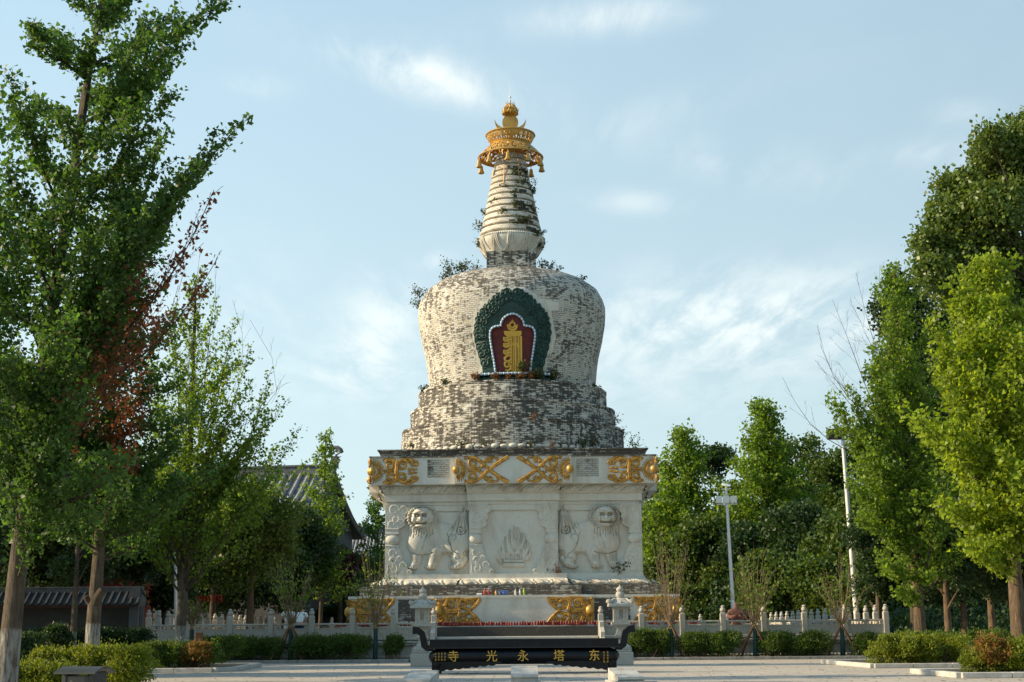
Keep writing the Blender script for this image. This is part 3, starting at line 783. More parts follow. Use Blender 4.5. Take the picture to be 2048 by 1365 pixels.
for sx in (-1, 1):
    pilaster(sx*PO, -sx, -wD, .24, PW); pilaster(sx*bwD, -sx, -wD-BD, .16, PW*.93)
# same profile round the corner on the side faces, seen as a thin sunlit edge
for sx in (-1, 1):
    m = MB(); pts = [(p[0]*PW, L1+p[1]*PH*.998) for p in pilaster_poly()]
    m.prism([(-PO+p[0], p[1]) for p in pts], 0, .26, tf=(lambda v, sx=sx: Vector((sx*(wD+.22-.24+.0)+sx*(.24-v.y) if False else sx*(wD-.02+v.y), v.x, v.z))))
    m.build('side_pilaster', 'relief_plaster', tower)

# ------------------------------------------------------------------ round brick drums
def rl(h, py): return (rdw(h, py), rdz(h, py))
z3b = I1-.05
r3 = rl(221, 865); r2 = rl(203, 826); r1 = rl(187, 788)
def drum(name, ra, rb, z0, z1, mat, lip=.07, seed=0):
    rng = random.Random(seed); m = MB(); n = 120
    prof = [(ra, z0), (ra-.01, z0+(z1-z0)*.33), ((ra+rb)/2, z0+(z1-z0)*.66), (rb, z1-lip*2.2), (rb+lip*.4, z1-lip*2), (rb+lip*.5, z1-lip*.3), (rb+lip*.1, z1), (rb-1.4, z1+.04)]
    m.lathe(prof, n)
    ph = [rng.uniform(0, 6.28) for _ in range(12)]
    m.v = [(x*(1+e), y*(1+e), z+.6*e*4) for (x, y, z) in m.v for e in [.0022*sum(math.sin(k*1.9*math.atan2(y, x)*1+ph[k]+z*(1+k)) for k in range(12) if True and (k*1.9) == (k*1.9))*0 + .0016*sum(math.sin((3+4*k)*math.atan2(y, x)+ph[k]+z*(2+k)) for k in range(8))]]
    return m.build(name, mat, tower, 40)
drum('round_drum', r3[0]+.06, r3[0], z3b, r3[1], 'worn_brick', seed=3)
drum('round_drum', r2[0]+.05, r2[0], r3[1]-.02, r2[1], 'worn_brick', seed=4)
drum('round_drum', r1[0]+.04, r1[0], r2[1]-.02, r1[1], 'worn_brick', seed=5)
# lumpy weathered lotus course under the drums
m = MB(); rng = random.Random(5)
for k in range(84):
    a = 2*math.pi*k/84; rr = r3[0]+.06
    m.ball(((rr-.2)*math.cos(a), (rr-.2)*math.sin(a), I1+.26), .30, 8, (1, 1, rng.uniform(.4, .6)))
m.build('lotus_course', 'relief_plaster', tower, 70)
# dome
prof = [(rdw(164, 790), r1[1]-.03)]
for h, py in ((167, 768), (169, 745), (173, 720), (180, 685), (185.5, 655), (187, 635), (187, 619), (182.5, 605), (172, 587), (150, 572), (128, 563), (105, 557.5), (60, 554)):
    prof.append(rl(h, py))
prof += [(1.2, prof[-1][1]+.03)]
dome_prof = prof
m = MB(); m.lathe(prof, 160)
rng = random.Random(9); ph = [rng.uniform(0, 6.28) for _ in range(12)]
m.v = [(x*e, y*e, z) for (x, y, z) in m.v for e in [1+.0012*sum(math.sin((2+3*k)*math.atan2(y, x)+ph[k]+z*(1.3+k*.8)) for k in range(8))]]
m.build('dome', 'whitewashed_brick', tower, 40)
def dome_r(z):
    for (ra, za), (rb, zb) in zip(dome_prof, dome_prof[1:]):
        if za <= z <= zb: return ra+(rb-ra)*(z-za)/(zb-za+1e-9)
    return dome_prof[-1][0]
# ------------------------------------------------------------------ the niche on the dome
nz0 = H+(TY-4.95)*ST(744); nz1 = H+(TY-4.8)*ST(577); NHt = nz1-nz0
NC = .03; ps = (TY-4.9)/F/cp            # metres per photo pixel at the niche
def on_dome(x, z, off=0.0):
    r = dome_r(min(max(z, dome_prof[0][1]), dome_prof[-1][1])); return Vector((x, -math.sqrt(max(r*r-x*x, .01))-off, z))
def surf_patch(name, outline, off, edge, mat, step=.10, parent=None, relief=None, bottom=None):
    """filled outline (x, z) raised from the dome by off, with an edge wall"""
    from mathutils.geometry import tessellate_polygon
    P = outline; n = len(P)
    xs = [p[0] for p in P]; zs = [p[1] for p in P]
    import mathutils
    nx = int((max(xs)-min(xs))/step)+1; nz = int((max(zs)-min(zs))/step)+1
    pts = [Vector(p) for p in P]
    def inside(x, z):
        c = False; j = n-1
        for i in range(n):
            if (P[i][1] > z) != (P[j][1] > z) and x < (P[j][0]-P[i][0])*(z-P[i][1])/(P[j][1]-P[i][1]+1e-12)+P[i][0]: c = not c
            j = i
        return c
    for i in range(nx):
        for k in range(nz):
            x, z = min(xs)+(i+.5)*step, min(zs)+(k+.5)*step
            if inside(x, z) and min((x-a)**2+(z-b)**2 for a, b in P) > (step*.45)**2: pts.append(Vector((x, z)))
    edges = [(i, (i+1) % n) for i in range(n)]
    vo, eo, fo, _, _, _ = mathutils.geometry.delaunay_2d_cdt(pts, edges, [], 1, 1e-5)
    m = MB()
    vs = [on_dome(v.x, v.y, off+(relief(v.x, v.y) if relief else 0)) for v in vo]
    fs = []
    for f in fo:
        a, b, c = (vo[k] for k in f[:3]); ar = (b.x-a.x)*(c.y-a.y)-(c.x-a.x)*(b.y-a.y)
        fs.append(tuple(f) if ar > 0 else tuple(f[::-1]))
    m.add(vs, fs)
    e0 = [on_dome(p[0], p[1], off) for p in P]; e1 = [on_dome(p[0], p[1], off-edge) for p in P]
    m.add(e0+e1, [(i, (i+1) % n, (i+1) % n+n, i+n) for i in range(n)])
    return m.build(name, mat, parent or tower)
# coordinates of the sketch: niche crop, 1300 px = 200 photo px; centre column 625, base row 1165
def nk(x, y): return (NC+(x-622)/6.5*ps, nz0+(1165-y)/6.5*(NHt/167))
half = [(622, 190), (640, 130), (690, 105), (740, 130), (765, 128), (775, 165), (835, 175), (835, 200), (885, 205), (895, 262), (925, 245), (945, 310), (985, 300), (1005, 350), (1045, 372), (1050, 415),
        (1080, 400), (1085, 450), (1110, 480), (1100, 520), (1128, 560), (1118, 610), (1138, 655), (1118, 700), (1120, 760), (1098, 800), (1100, 850), (1078, 890), (1070, 950), (1045, 985), (1045, 1040), (1020, 1080), (1015, 1165)]
out = [nk(*p) for p in half] + [nk(1244-p[0], p[1]) for p in half[::-1][:-1]]
inner_h = [(622, 440), (680, 455), (735, 490), (765, 540), (775, 590), (830, 590), (880, 605), (912, 650), (915, 720), (900, 830), (880, 950), (860, 1060), (848, 1165)]
innr = [nk(*p) for p in inner_h] + [nk(1244-p[0], p[1]) for p in inner_h[::-1][:-1]]
# white plaster margin
def scale_o(P, k, dz=0): 
    cx = sum(p[0] for p in P)/len(P); cz = sum(p[1] for p in P)/len(P); return [(cx+(p[0]-cx)*k, cz+(p[1]-cz)*k+dz) for p in P]
mo = [nk(*p) for p in ((480, 90), (780, 90), (850, 150), (930, 170), (950, 230), (1240, 260), (1230, 370), (1130, 380), (1190, 700), (1140, 900), (1080, 930), (1060, 1165), (200, 1165), (150, 900), (100, 700), (100, 560), (130, 380), (190, 370), (200, 270), (300, 260), (330, 170), (430, 165))]
surf_patch('plaster_margin', mo, .03, .08, 'white_plaster', .25)
niche = None
def halo_relief(x, z):
    d = 0
    for cx, cz, r in HC:
        q = math.hypot(x-cx, z-cz)
        if q < r*1.15: a = math.atan2(z-cz, x-cx); d = max(d, .07*(1-q/r/1.15)**.5 + .035*math.cos((q/r)*9-a))
    return d
HC = []
for k in range(13):
    for sx in (1, -1):
        i = k/12; p = nk(*(half[int(2+i*(len(half)-4))])); ce = nk(622, 720)
        for f, r in ((.90, .24), (.76, .21)):
            HC.append((ce[0]+(p[0]-ce[0])*f if sx > 0 else 2*NC-(ce[0]+(p[0]-ce[0])*f), ce[1]+(p[1]-ce[1])*f, r))
outr = out[:]
ring = out  # body of the halo with the niche cut out: bridge polygon down the base line
ob = out; ib = innr
# outline going round the outer edge and back along the inner edge (open at the base)
no, ni = len(half), len(inner_h)
outer_path = [nk(1244-p[0], p[1]) for p in half[::-1]] + [nk(*p) for p in half[1:]]      # left base -> top -> right base
inner_path = [nk(1244-p[0], p[1]) for p in inner_h[::-1]] + [nk(*p) for p in inner_h[1:]]
halo = surf_patch('green_halo', outer_path+inner_path[::-1], .20, .22, 'teal_paint', .055, relief=halo_relief)
surf_patch('niche_back', innr, .05, .0, 'maroon_paint', .2)
m = MB()
a = [on_dome(p[0], p[1], .20) for p in inner_path]; b = [on_dome(p[0], p[1], -.02) for p in inner_path]; n = len(a)
m.add(a+b, [(i, i+1, i+1+n, i+n) for i in range(n-1)]); m.build('niche_reveal', 'maroon_paint', tower)
def bead_line(path, r, gap, off, n_alt=2):
    mats = [MB(), MB()]; L = 0; k = 0
    for p, q in zip(path, path[1:]):
        ln = math.hypot(q[0]-p[0], q[1]-p[1]); s = 0
        while L+s < ln: 
            f = (L+s)/ln; c = on_dome(p[0]+(q[0]-p[0])*f, p[1]+(q[1]-p[1])*f, off); mats[k % 2].ball(c, r, 6); k += 1; s += gap
        L = L+s-ln
    return mats
bl = bead_line(inner_path, .062, .085, .22); o = bl[0].build('bead_border', 'pale_bead', tower, 60); bl[1].build('blue_beads', 'blue_bead', o, 60)
pth = [(nk(165, 1190)[0]+(nk(1110, 1190)[0]-nk(165, 1190)[0])*i/14, nk(0, 1188)[1]) for i in range(15)]
bl = bead_line(pth, .07, .10, .42); o = bl[0].build('bead_sill', 'pale_bead', tower, 60); bl[1].build('blue_beads', 'blue_bead', o, 60)
m = MB()
vs = []; 
for x, z in pth: vs += [on_dome(x, z, .44), on_dome(x, z-.09, .44), on_dome(x, z-.09, -.1), on_dome(x, z, -.1)]
m.add(vs, [(i*4+k, i*4+4+k, i*4+4+(k+1) % 4, i*4+(k+1) % 4) for i in range(14) for k in range(4)]+[(0, 1, 2, 3), (59, 58, 57, 56)])
for i in range(15):
    x, z = pth[i]
    if i < 15: m.ball(on_dome(x*.93, z-.26, .20), .24, 8, (1, .8, .8))
m.build('niche_base', 'teal_paint', tower, 50)
# golden monogram panel
def gx(x): return (x-622)/6.5*ps+NC
def gzz(y): return nk(0, y)[1]
m = MB(); yb = lambda z: -dome_r(z)
def plate(poly, off, th): 
    z_m = sum(p[1] for p in poly)/len(poly)
    m.add([on_dome(0, p[1], off)+Vector((p[0], 0, 0)) for p in poly]+[on_dome(0, p[1], off-th)+Vector((p[0], 0, 0)) for p in poly], [tuple(range(len(poly)))[::-1] if area(poly) < 0 else tuple(range(len(poly)))]+[(i, (i+1) % len(poly), (i+1) % len(poly)+len(poly), i+len(poly)) for i in range(len(poly))])
def area(P): return sum(P[i][0]*P[(i+1) % len(P)][1]-P[(i+1) % len(P)][0]*P[i][1] for i in range(len(P)))
G = lambda x, y: (gx(x), gzz(y))
plate([G(508, 650), G(740, 650), G(740, 690), G(722, 716), G(540, 716), G(518, 690)], .12, .12)
for x0_, x1_ in ((607, 618), (626, 638), (645, 668), (674, 684), (692, 712), (720, 745)):
    plate([G(x0_, 714), G(x1_, 714), G(x1_, 1163), G(x0_, 1163)], .10, .10)
plate([G(600, 800), G(700, 800), G(700, 822), G(600, 822)], .11, .10); plate([G(672, 830), G(690, 822), G(712, 862), G(700, 872)], .11, .1)
def gst(pts, w): 
    P = [on_dome(0, gzz(p[1]), .07)+Vector((gx(p[0]), 0, 0)) for p in pts]; m.tube(P, w, 6)
for y_ in (745, 820, 905): gst([(605, y_-20), (580, y_-26), (560, y_-10), (535, y_-2), (515, y_-12), (512, y_+12), (530, y_+28), (560, y_+22), (585, y_+12), (605, y_+20)], .085)
gst([(605, 960), (560, 950), (520, 985), (525, 1020), (560, 1028), (605, 1010)], .08)
gst([(605, 1050), (560, 1030), (520, 1045), (520, 1085), (555, 1100), (580, 1080), (560, 1060)], .075); gst([(600, 1070), (595, 1120), (560, 1150), (525, 1130)], .07)
plate([G(575, 716), G(607, 716), G(607, 1040), G(590, 1040)], .08, .08)
# moon, sun and flame above it
gst([(565+57-57*math.cos(R(a)), 588+50*math.sin(R(a))) for a in range(-25, 206, 14)], .07)
gst([(622+34*math.cos(R(a)), 575+34*math.sin(R(a))) for a in range(0, 361, 24)], .055); gst([(608, 540), (622, 512), (636, 540)], .05)
m.build('golden_monogram', 'char_gold', tower, 40)

# ------------------------------------------------------------------ neck, spire
zN0 = dome_prof[-1][1]-.05; zN1 = rdz(50, 515); wN = rdw(49.5, 515)*.985
m = MB(); loft(m, [(zN0, wN, 0, 0), (zN1+.02, wN, 0, 0)]); m.build('neck', 'worn_brick', tower)
lp = [(1.1, rdz(50, 515)), rl(50, 515), rl(54, 509), rl(59, 501), rl(64, 493), rl(66, 485), rl(65.5, 480), rl(62, 477)]
m = MB(); m.lathe(lp, 72)
m.build('spire_base', 'relief_plaster', tower, 50)
mm = MB()
for k in range(12):
    a0 = 2*math.pi*(k+.5)/12
    for dr in (.0, .09):
        pts = []
        for i in range(15):
            q = math.pi*i/14; da = (.235-dr*.6)*math.cos(q); f = (.22+dr*.6)+(.72-dr*.6)*(1-math.sin(q))
            j = f*6; i0 = min(int(j), 6); fr = j-i0; r_ = lp[i0][0]+(lp[i0+1][0]-lp[i0][0])*fr; z_ = lp[i0][1]+(lp[i0+1][1]-lp[i0][1])*fr
            pts.append(((r_+.03)*math.cos(a0+da), (r_+.03)*math.sin(a0+da), z_))
        mm.tube(pts, .045, 5)
mm.build('petal_carving', 'relief_plaster', tower, 60)
mm = MB()
for k in range(96): a0 = 2*math.pi*k/96; mm.ball(((lp[5][0]+.02)*math.cos(a0), (lp[5][0]+.02)*math.sin(a0), lp[6][1]-.02), .05, 5)
mm.build('bead_course', 'white_plaster', tower, 60)
NR = 13; zr0 = rdz(61, 476); zr1 = rdz(29, 314); rr0 = rdw(62, 474); rr1 = rdw(27.5, 318)
rng = random.Random(2)
ring_z = []
for k in range(NR):
    f0 = k/NR; f1 = (k+1)/NR
    zf = lambda f: zr0+(zr1-zr0)*(f**.97)
    za, zb = zf(f0), zf(f1); ra = rr0+(rr1-rr0)*f0**.92; rb = rr0+(rr1-rr0)*f1**.92; h = zb-za
    m = MB(); m.lathe([(ra-.13, za), (ra-.12, za+h*.24), (ra-.01, za+h*.26), (ra+.02, za+h*.34), (ra-.01, za+h*.60), (rb+.04, za+h*.96), (rb-.02, zb), (rb-.16, zb+.005)], 64)
    m.build('spire_ring', 'ring_plaster', tower, 35); ring_z.append((za+h*.45, ra))
# patches where the render has fallen off: exposed dark brick
pm = MB()
for k, a, w_, hh in ((10, -95, 9, .5), (10, -75, 16, .35), (9, -62, 10, .5), (6, -58, 22, .6), (5, -80, 8, .6), (4, -70, 22, .7), (3, -62, 26, .6), (1, -60, 34, .6), (1, -88, 12, .35), (0, -50, 24, .5), (2, -30, 18, .5), (7, -120, 6, .3)):
    zc_, ra = ring_z[k]; H_ = (zr1-zr0)/NR*.5*hh; vs = []
    for i in range(7):
        aa = R(a+w_*(i/6-.5))
        for s_ in (-1, 1): vs.append(((ra+.028)*math.cos(aa)*(1-.004*s_), (ra+.028)*math.sin(aa)*(1-.004*s_), zc_+s_*H_*(.6+.4*rng.random())))
    pm = MB(); pm.add(vs, [(2*i, 2*i+2, 2*i+3, 2*i+1) for i in range(6)], [[(i*.1, 0), (i*.1+.1, 0), (i*.1+.1, .3), (i*.1, .3)] for i in range(6)])
    pm.build('fallen_render_patch', 'dark_plinth_brick', tower)

# ------------------------------------------------------------------ gilt canopy and finial
def pierced(name, rA, zA, rB, zB, mat, fn, nu=288, nv=18, th=.03, bulge=0.0):
    V = []; 
    for lay in (0, 1):
        for j in range(nv+1):
            f = j/nv; r_ = rA+(rB-rA)*f+bulge*math.sin(math.pi*f)-lay*th; z_ = zA+(zB-zA)*f
            for i in range(nu): a = 2*math.pi*i/nu; V.append((r_*math.cos(a), r_*math.sin(a), z_))
    keep = np.zeros((nv, nu), bool)
    for j in range(nv):
        for i in range(nu): keep[j, i] = fn((i+.5)/nu, (j+.5)/nv)
    Q = []; L = (nv+1)*nu; MI = []
    for j in range(nv):
        for i in range(nu):
            if not keep[j, i]: continue
            i2 = (i+1) % nu; a, b, c, d = j*nu+i, j*nu+i2, (j+1)*nu+i2, (j+1)*nu+i
            Q.append((a, b, c, d)); Q.append((d+L, c+L, b+L, a+L)); MI.append(len(Q)-1)
            if j == 0 or not keep[j-1, i]: Q.append((a+L, b+L, b, a))
            if j == nv-1 or not keep[j+1, i]: Q.append((d, c, c+L, d+L))
            if not keep[j, (i-1) % nu]: Q.append((a, d, d+L, a+L))
            if not keep[j, i2]: Q.append((b+L, c+L, c, b))
    o = npmesh(name, np.array(V), np.array(Q), mat, tower); o.data.materials.append(MT['gold_brown'])  # inner faces in browner gold: the shade inside is put into the colour
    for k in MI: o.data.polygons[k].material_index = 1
    return o
def scroll_holes(per, dens):
    def fn(u, v):
        if v < .09 or v > .90: return True
        x = (u*per) % 1.0; k = int(u*per); y = v
        if k % 2: x = 1-x
        # C-shaped openings with solid curls between
        def arc(cx, cy, r, w, a0, a1):
            dx, dy = (x-cx)*1.0, (y-cy)*.9; q = math.hypot(dx, dy); a = math.degrees(math.atan2(dy, dx)) % 360
            return abs(q-r) < w and ((a0 <= a <= a1) if a0 <= a1 else (a >= a0 or a <= a1))
        hole = arc(.36, .42, .20, .045, 60, 330) or arc(.74, .68, .13, .035, 200, 120) or arc(.80, .25, .10, .035, 0, 250) or math.hypot(x-.1, y-.8) < .04
        return not hole
    return fn
def loop_holes(per):
    def fn(u, v):
        if v < .10 or v > .86: return True
        x = ((u*per) % 1.0-.5); y = v
        q = math.hypot(x*1.0, (y-.60)*.85)
        hole = (.14 < q < .22 and not (x < 0 and y < .55)) or (abs(x-.17-.1*(.5-y)) < .045 and .22 < y < .55) or (abs(x+.30) < .05 and .2 < y < .34)
        return not hole
    return fn
zc0 = H+(TY)*ST(317); rc0 = rdw(64.5, 317); zc1 = H+TY*ST(290); rc1 = rdw(37, 290)
zb_ = zc1-.08; zbt = H+TY*ST(276); rb0 = rc1-.02; rbt = rdw(48.5, 268)
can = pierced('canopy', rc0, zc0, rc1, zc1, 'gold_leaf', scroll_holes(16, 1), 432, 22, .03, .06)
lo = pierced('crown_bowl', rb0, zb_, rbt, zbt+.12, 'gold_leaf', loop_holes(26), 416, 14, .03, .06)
m = MB()
def ringtube(r, z, w, n=72): m.tube([(r*math.cos(2*math.pi*i/n), r*math.sin(2*math.pi*i/n), z) for i in range(n+1)], w, 6)
ringtube(rc0, zc0, .045); ringtube(rc1, zc1, .05); ringtube(rbt, zbt+.12, .05); ringtube(rdw(50, 300), (zc0*.48+zc1*.52), .02)
m.build('canopy_rims', 'gold_leaf', tower, 50)
m = MB()
for k in range(8):
    a = 2*math.pi*k/8+.2; m.tube([(.35*math.cos(a), .35*math.sin(a), zc1-.1), (rc1*math.cos(a), rc1*math.sin(a), zc1-.02)], .03, 5)
    m.tube([(rr1*.9*math.cos(a), rr1*.9*math.sin(a), zc0-.2), (rc0*.8*math.cos(a), rc0*.8*math.sin(a), zc0+.25)], .022, 5)
m.lathe([(rr1*.94, zr1-.02), (rr1*.92, zc1-.35), (rr1*.7, zc1-.1), (.25, zc1), (.18, zbt+.1), (.16, zbt+.45)], 24)
for a, L_ in ((-110, 1.9), (-66, 1.5)):
    a = R(a); m.tube([((rr1+.12)*math.cos(a), (rr1+.12)*math.sin(a), zc0+.1), ((rr1+.30)*math.cos(a), (rr1+.30)*math.sin(a), zc0-L_*.5), ((rr1+.42)*math.cos(a), (rr1+.42)*math.sin(a), zc0-L_)], .018, 5)
m.build('canopy_frame', 'gold_brown', tower, 50)
def bell():
    m = MB(); m.lathe([(.02, .0), (.07, -.02), (.085, -.10), (.10, -.24), (.15, -.36), (.155, -.385)], 6, cap=True); m.tube([(0, 0, .16), (0, 0, 0)], .015, 5); m.ball((0, 0, -.41), .035, 6)
    return m
b0 = None
for k in range(10):
    a = 2*math.pi*(k+.38)/10
    loc = ((rc0-.01)*math.cos(a), (rc0-.01)*math.sin(a), zc0-.20)
    if b0 is None: b0 = bell().build('wind_bell', 'gold_leaf', tower, 30); b0.location = loc; b0.scale = (1.25,)*3
    else:
        c = b0.copy(); C.objects.link(c); c.location = loc
# crescent, disc, flaming jewel, rod (all stand on the axis)
zd = H+TY*ST(246); rd = rdw(16, 246)
m = MB(); n = 40
m.prism([(rd*math.cos(2*math.pi*i/n), zd+rd*1.05*math.sin(2*math.pi*i/n)) for i in range(n)], -.07, .07); m.build('sun_disc', 'gold_leaf', tower, 40)
hw2 = rdw(31.5, 242); zt = H+TY*ST(239); zbm = H+TY*ST(270)
m = MB(); oc = [(hw2*math.cos(R(a)), zt+(zt-zbm)*math.sin(R(a))*1.05) for a in range(180, 361, 9)]; ic = [(hw2*.97*math.cos(R(a))*1.0, zt+(zt-zbm)*.62*math.sin(R(a))) for a in range(351, 188, -9)]
m.prism(oc+ic, -.06, .06); m.build('crescent', 'gold_leaf', tower, 40)
zf = H+TY*ST(229)
m = MB(); m.lathe([(.12, zf-.12), (.30, zf+.0), (.36, zf+.14), (.30, zf+.30), (.14, zf+.46), (.02, zf+.62)], 20)
for k in range(16):
    a = 2*math.pi*k/16; q = 1 if k % 2 else .8
    m.tube([(.25*math.cos(a), .25*math.sin(a), zf-.08), (.45*math.cos(a), .45*math.sin(a), zf+.02), (.44*math.cos(a+.3), .44*math.sin(a+.3), zf+.18*q), (.50*math.cos(a+.2), .50*math.sin(a+.2), zf+.34*q)], [.05, .055, .045, .008], 5)
    m.tube([(.34*math.cos(a), .34*math.sin(a), zf+.14), (.36*math.cos(a+.4), .36*math.sin(a+.4), zf+.36), (.26*math.cos(a+.2), .26*math.sin(a+.2), zf+.52), (.24*math.cos(a+.5), .24*math.sin(a+.5), zf+.66*q+.1)], [.03, .045, .035, .006], 5)
m.tube([(0, 0, zf+.5), (0, 0, zf+.80)], [.06, .03], 6); m.build('flaming_jewel', 'gold_leaf', tower, 50)
m = MB(); ztop = H+TY*ST(163)
m.tube([(0, 0, zf+.55), (0, 0, ztop)], [.022, .008], 6); m.ball((0, 0, zf+.86), .055, 8); m.ball((0, 0, zf+1.05), .07, 8); m.lathe([(.05, zf+.68), (.06, zf+.78)], 8)
m.build('lightning_rod', 'white_metal', tower, 40)

# ================================================================== TERRACE, STEPS, BALUSTRADES
BY = 52.5*KF                                   # front of the terrace
XL = at(297, 1250, BY).x; XR = at(1772, 1245, BY).x
SX0 = at(868, 1260, BY).x; SX1 = at(1202, 1258, BY).x
REAR = BY+1.87*20
ter = thing('stone_terrace', 'raised grey stone terrace with carved plinth under the white pagoda', 'terrace', (0, BY, 0))
m = MB()
m.box(((XL+XR)/2, (REAR-BY)/2+.1, FLOOR/2-.05), (XR-XL+.3, REAR-BY, FLOOR-.1)); m.build('terrace_core', 'granite', ter)
m = MB(); m.box(((XL+XR)/2, (REAR-BY)/2+.05, FLOOR-.048), (XR-XL+.5, REAR-BY+.4, .10)); m.build('terrace_floor', 'granite_pale', ter)
def sumeru(x0, x1):
    m = MB(); L_ = x1-x0; cx = (x0+x1)/2
    m.box((cx, -.12, .07), (L_, .34, .14), bev=.01); m.box((cx, -.09, .20), (L_, .26, .10), bev=.02)
    m.box((cx, -.02, .46), (L_, .14, .44)); m.box((cx, -.07, .73), (L_, .24, .08), bev=.02); m.box((cx, -.10, .84), (L_, .30, .12), bev=.02)
    n = int(L_/.16)
    for k in range(n):
        x = x0+(k+.5)*L_/n
        m.ball((x, -.22, .20), .07, 6, (1, .45, .65)); m.ball((x, -.20, .73), .07, 6, (1, .5, .6))
    for k in range(int(L_/1.6)):
        x = x0+(k+.5)*1.6
        m.tube([(x+.55*math.cos(2*math.pi*i/16), -.09, .46+.13*math.sin(2*math.pi*i/16)) for i in range(17)], .016, 4)
    return m
for a, b in ((XL-.15, SX0-.18), (SX1+.18, XR+.15)): sumeru(a, b).build('carved_plinth', 'granite', ter)
# posts and panels
def post_mb(h=.98, w=.25):
    m = MB(); m.box((0, 0, h/2), (w, w, h), bev=.02); m.box((0, 0, h+.02), (w*.7, w*.7, .05))
    m.lathe([(.07, h+.04), (.115, h+.08), (.125, h+.14), (.105, h+.20), (.065, h+.235), (.06, h+.25), (.09, h+.265), (.085, h+.29), (.05, h+.32), (.015, h+.335)], 12)
    return m
def panel_mb(L_):
    m = MB(); e = L_/2
    m.box((0, 0, .61), (L_, .15, .085), bev=.02)                       # handrail
    m.box((0, 0, .21), (L_, .13, .40), bev=.008)                       # slab
    m.box((0, 0, .425), (L_, .16, .03))
    for s in (-1, 1):
        m.prism([(s*e, .44), (s*e, .575), (s*(e-.13), .575), (s*(e-.13), .53), (s*(e-.20), .51), (s*(e-.13), .49), (s*(e-.13), .44)], -.05, .05)
        # cloud shaped brackets below the rail
        m.prism([(s*.30*e, .575), (s*.36*e, .555), (s*.44*e, .53), (s*.56*e, .53), (s*.62*e, .555), (s*.68*e, .575)], -.05, .05) if False else None
    m.prism([(-.24*e, .575), (-.20*e, .54), (-.10*e, .51), (-.09*e, .44), (.09*e, .44), (.10*e, .51), (.20*e, .54), (.24*e, .575)], -.055, .055)
    m.box((0, -.068, .36), (L_*.86, .012, .012)); m.box((0, -.068, .08), (L_*.86, .012, .012))
    for s in (-1, 1): m.box((s*L_*.43, -.068, .22), (.012, .012, .29))
    m.tube([(.27*math.cos(2*math.pi*i/20), -.066, .22+.10*math.sin(2*math.pi*i/20)) for i in range(21)], .012, 4)
    for s in (-1, 1): m.tube([(s*(.12+.05*math.cos(q)), -.066, .22+.05*math.sin(q)) for q in [i*.7 for i in range(9)]], .008, 4)
    return m
post_src = {}; panel_src = {}
def balustrade(label, p0, p1, n, mat='granite', skip_first=False, skip_last=False, group='balustrades of the terrace'):
    """n bays from p0 to p1 (2D), local frame along x"""
    d = Vector((p1[0]-p0[0], p1[1]-p0[1], 0)); L_ = d.length; rz = math.atan2(d.y, d.x); bay = L_/n
    r = thing('balustrade', label, 'balustrade', (p0[0], p0[1], FLOOR), rz, group)
    for k in range(n+1):
        if (k == 0 and skip_first) or (k == n and skip_last): continue
        if 'p' not in post_src: o = post_mb().build('post', mat, r, 31); post_src['p'] = o
        else: o = post_src['p'].copy(); C.objects.link(o); o.parent = r
        o.location = (k*bay, 0, .001)
    key = round(bay, 3)
    for k in range(n):
        if key not in panel_src: o = panel_mb(bay-.25).build('panel', mat, r, 31); panel_src[key] = o
        else: o = panel_src[key].copy(); C.objects.link(o); o.parent = r
        o.location = ((k+.5)*bay, 0, .001)
    return r
bay = (SX0-XL)/7
balustrade('carved stone balustrade along the terrace front, left of the steps', (XL, BY), (SX0, BY), 7)
balustrade('carved stone balustrade along the terrace front, right of the steps', (SX1, BY), (XR, BY), 7)
balustrade('stone balustrade running back along the left side of the terrace', (XL, REAR), (XL, BY), 20, skip_last=True)
balustrade('stone balustrade running back along the right side of the terrace', (XR, BY), (XR, REAR), 20, skip_first=True)
balustrade('far stone balustrade along the back edge of the terrace', (XR, REAR), (XL, REAR), 18, skip_first=True, skip_last=True)
# the steps and their sloping rails
st = thing('stone_steps', 'short flight of stone steps up to the terrace behind the black burner', 'steps', ((SX0+SX1)/2, BY, 0))
ns = 7; W_ = SX1-SX0-.3
for k in range(ns):
    h = FLOOR*(ns-k)/ns-.002; m = MB(); m.box((0, -.21-.30*k, h/2), (W_, .30, h), bev=.01); m.build('step', 'granite_pale', st)
for s, x in ((-1, SX0), (1, SX1)):
    r = thing('stair_rail', 'sloping stepped stone rail on the %s side of the steps' % ('left' if s < 0 else 'right'), 'stair rail', (x, BY-.15, 0), 0, 'rails beside the steps')
    m = MB(); prof_ = [(0, 0), (0, FLOOR+.68), (-.55, FLOOR+.62), (-.55, FLOOR+.40), (-1.15, FLOOR+.18), (-1.15, FLOOR-.05), (-1.75, FLOOR-.28), (-1.75, .42), (-2.25, .30), (-2.35, 0)]
    vs = [(sx_*.09, y, z) for sx_ in (-1, 1) for y, z in prof_]; n = len(prof_)
    m.add(vs, [tuple(range(n)), tuple(range(2*n-1, n-1, -1))]+[(i+n, (i+1) % n+n, (i+1) % n, i) for i in range(n)]); m.build('rail_slab', 'granite_pale', r)
    m = MB(); m.box((0, -2.28, .36), (.22, .22, .72), bev=.02); m.lathe([(.08, .72), (.11, .80), (.10, .88), (.04, .95), (.05, .98), (.01, 1.03)], 10, (0, -2.28, 0)); m.build('newel', 'granite_pale', r, 50)
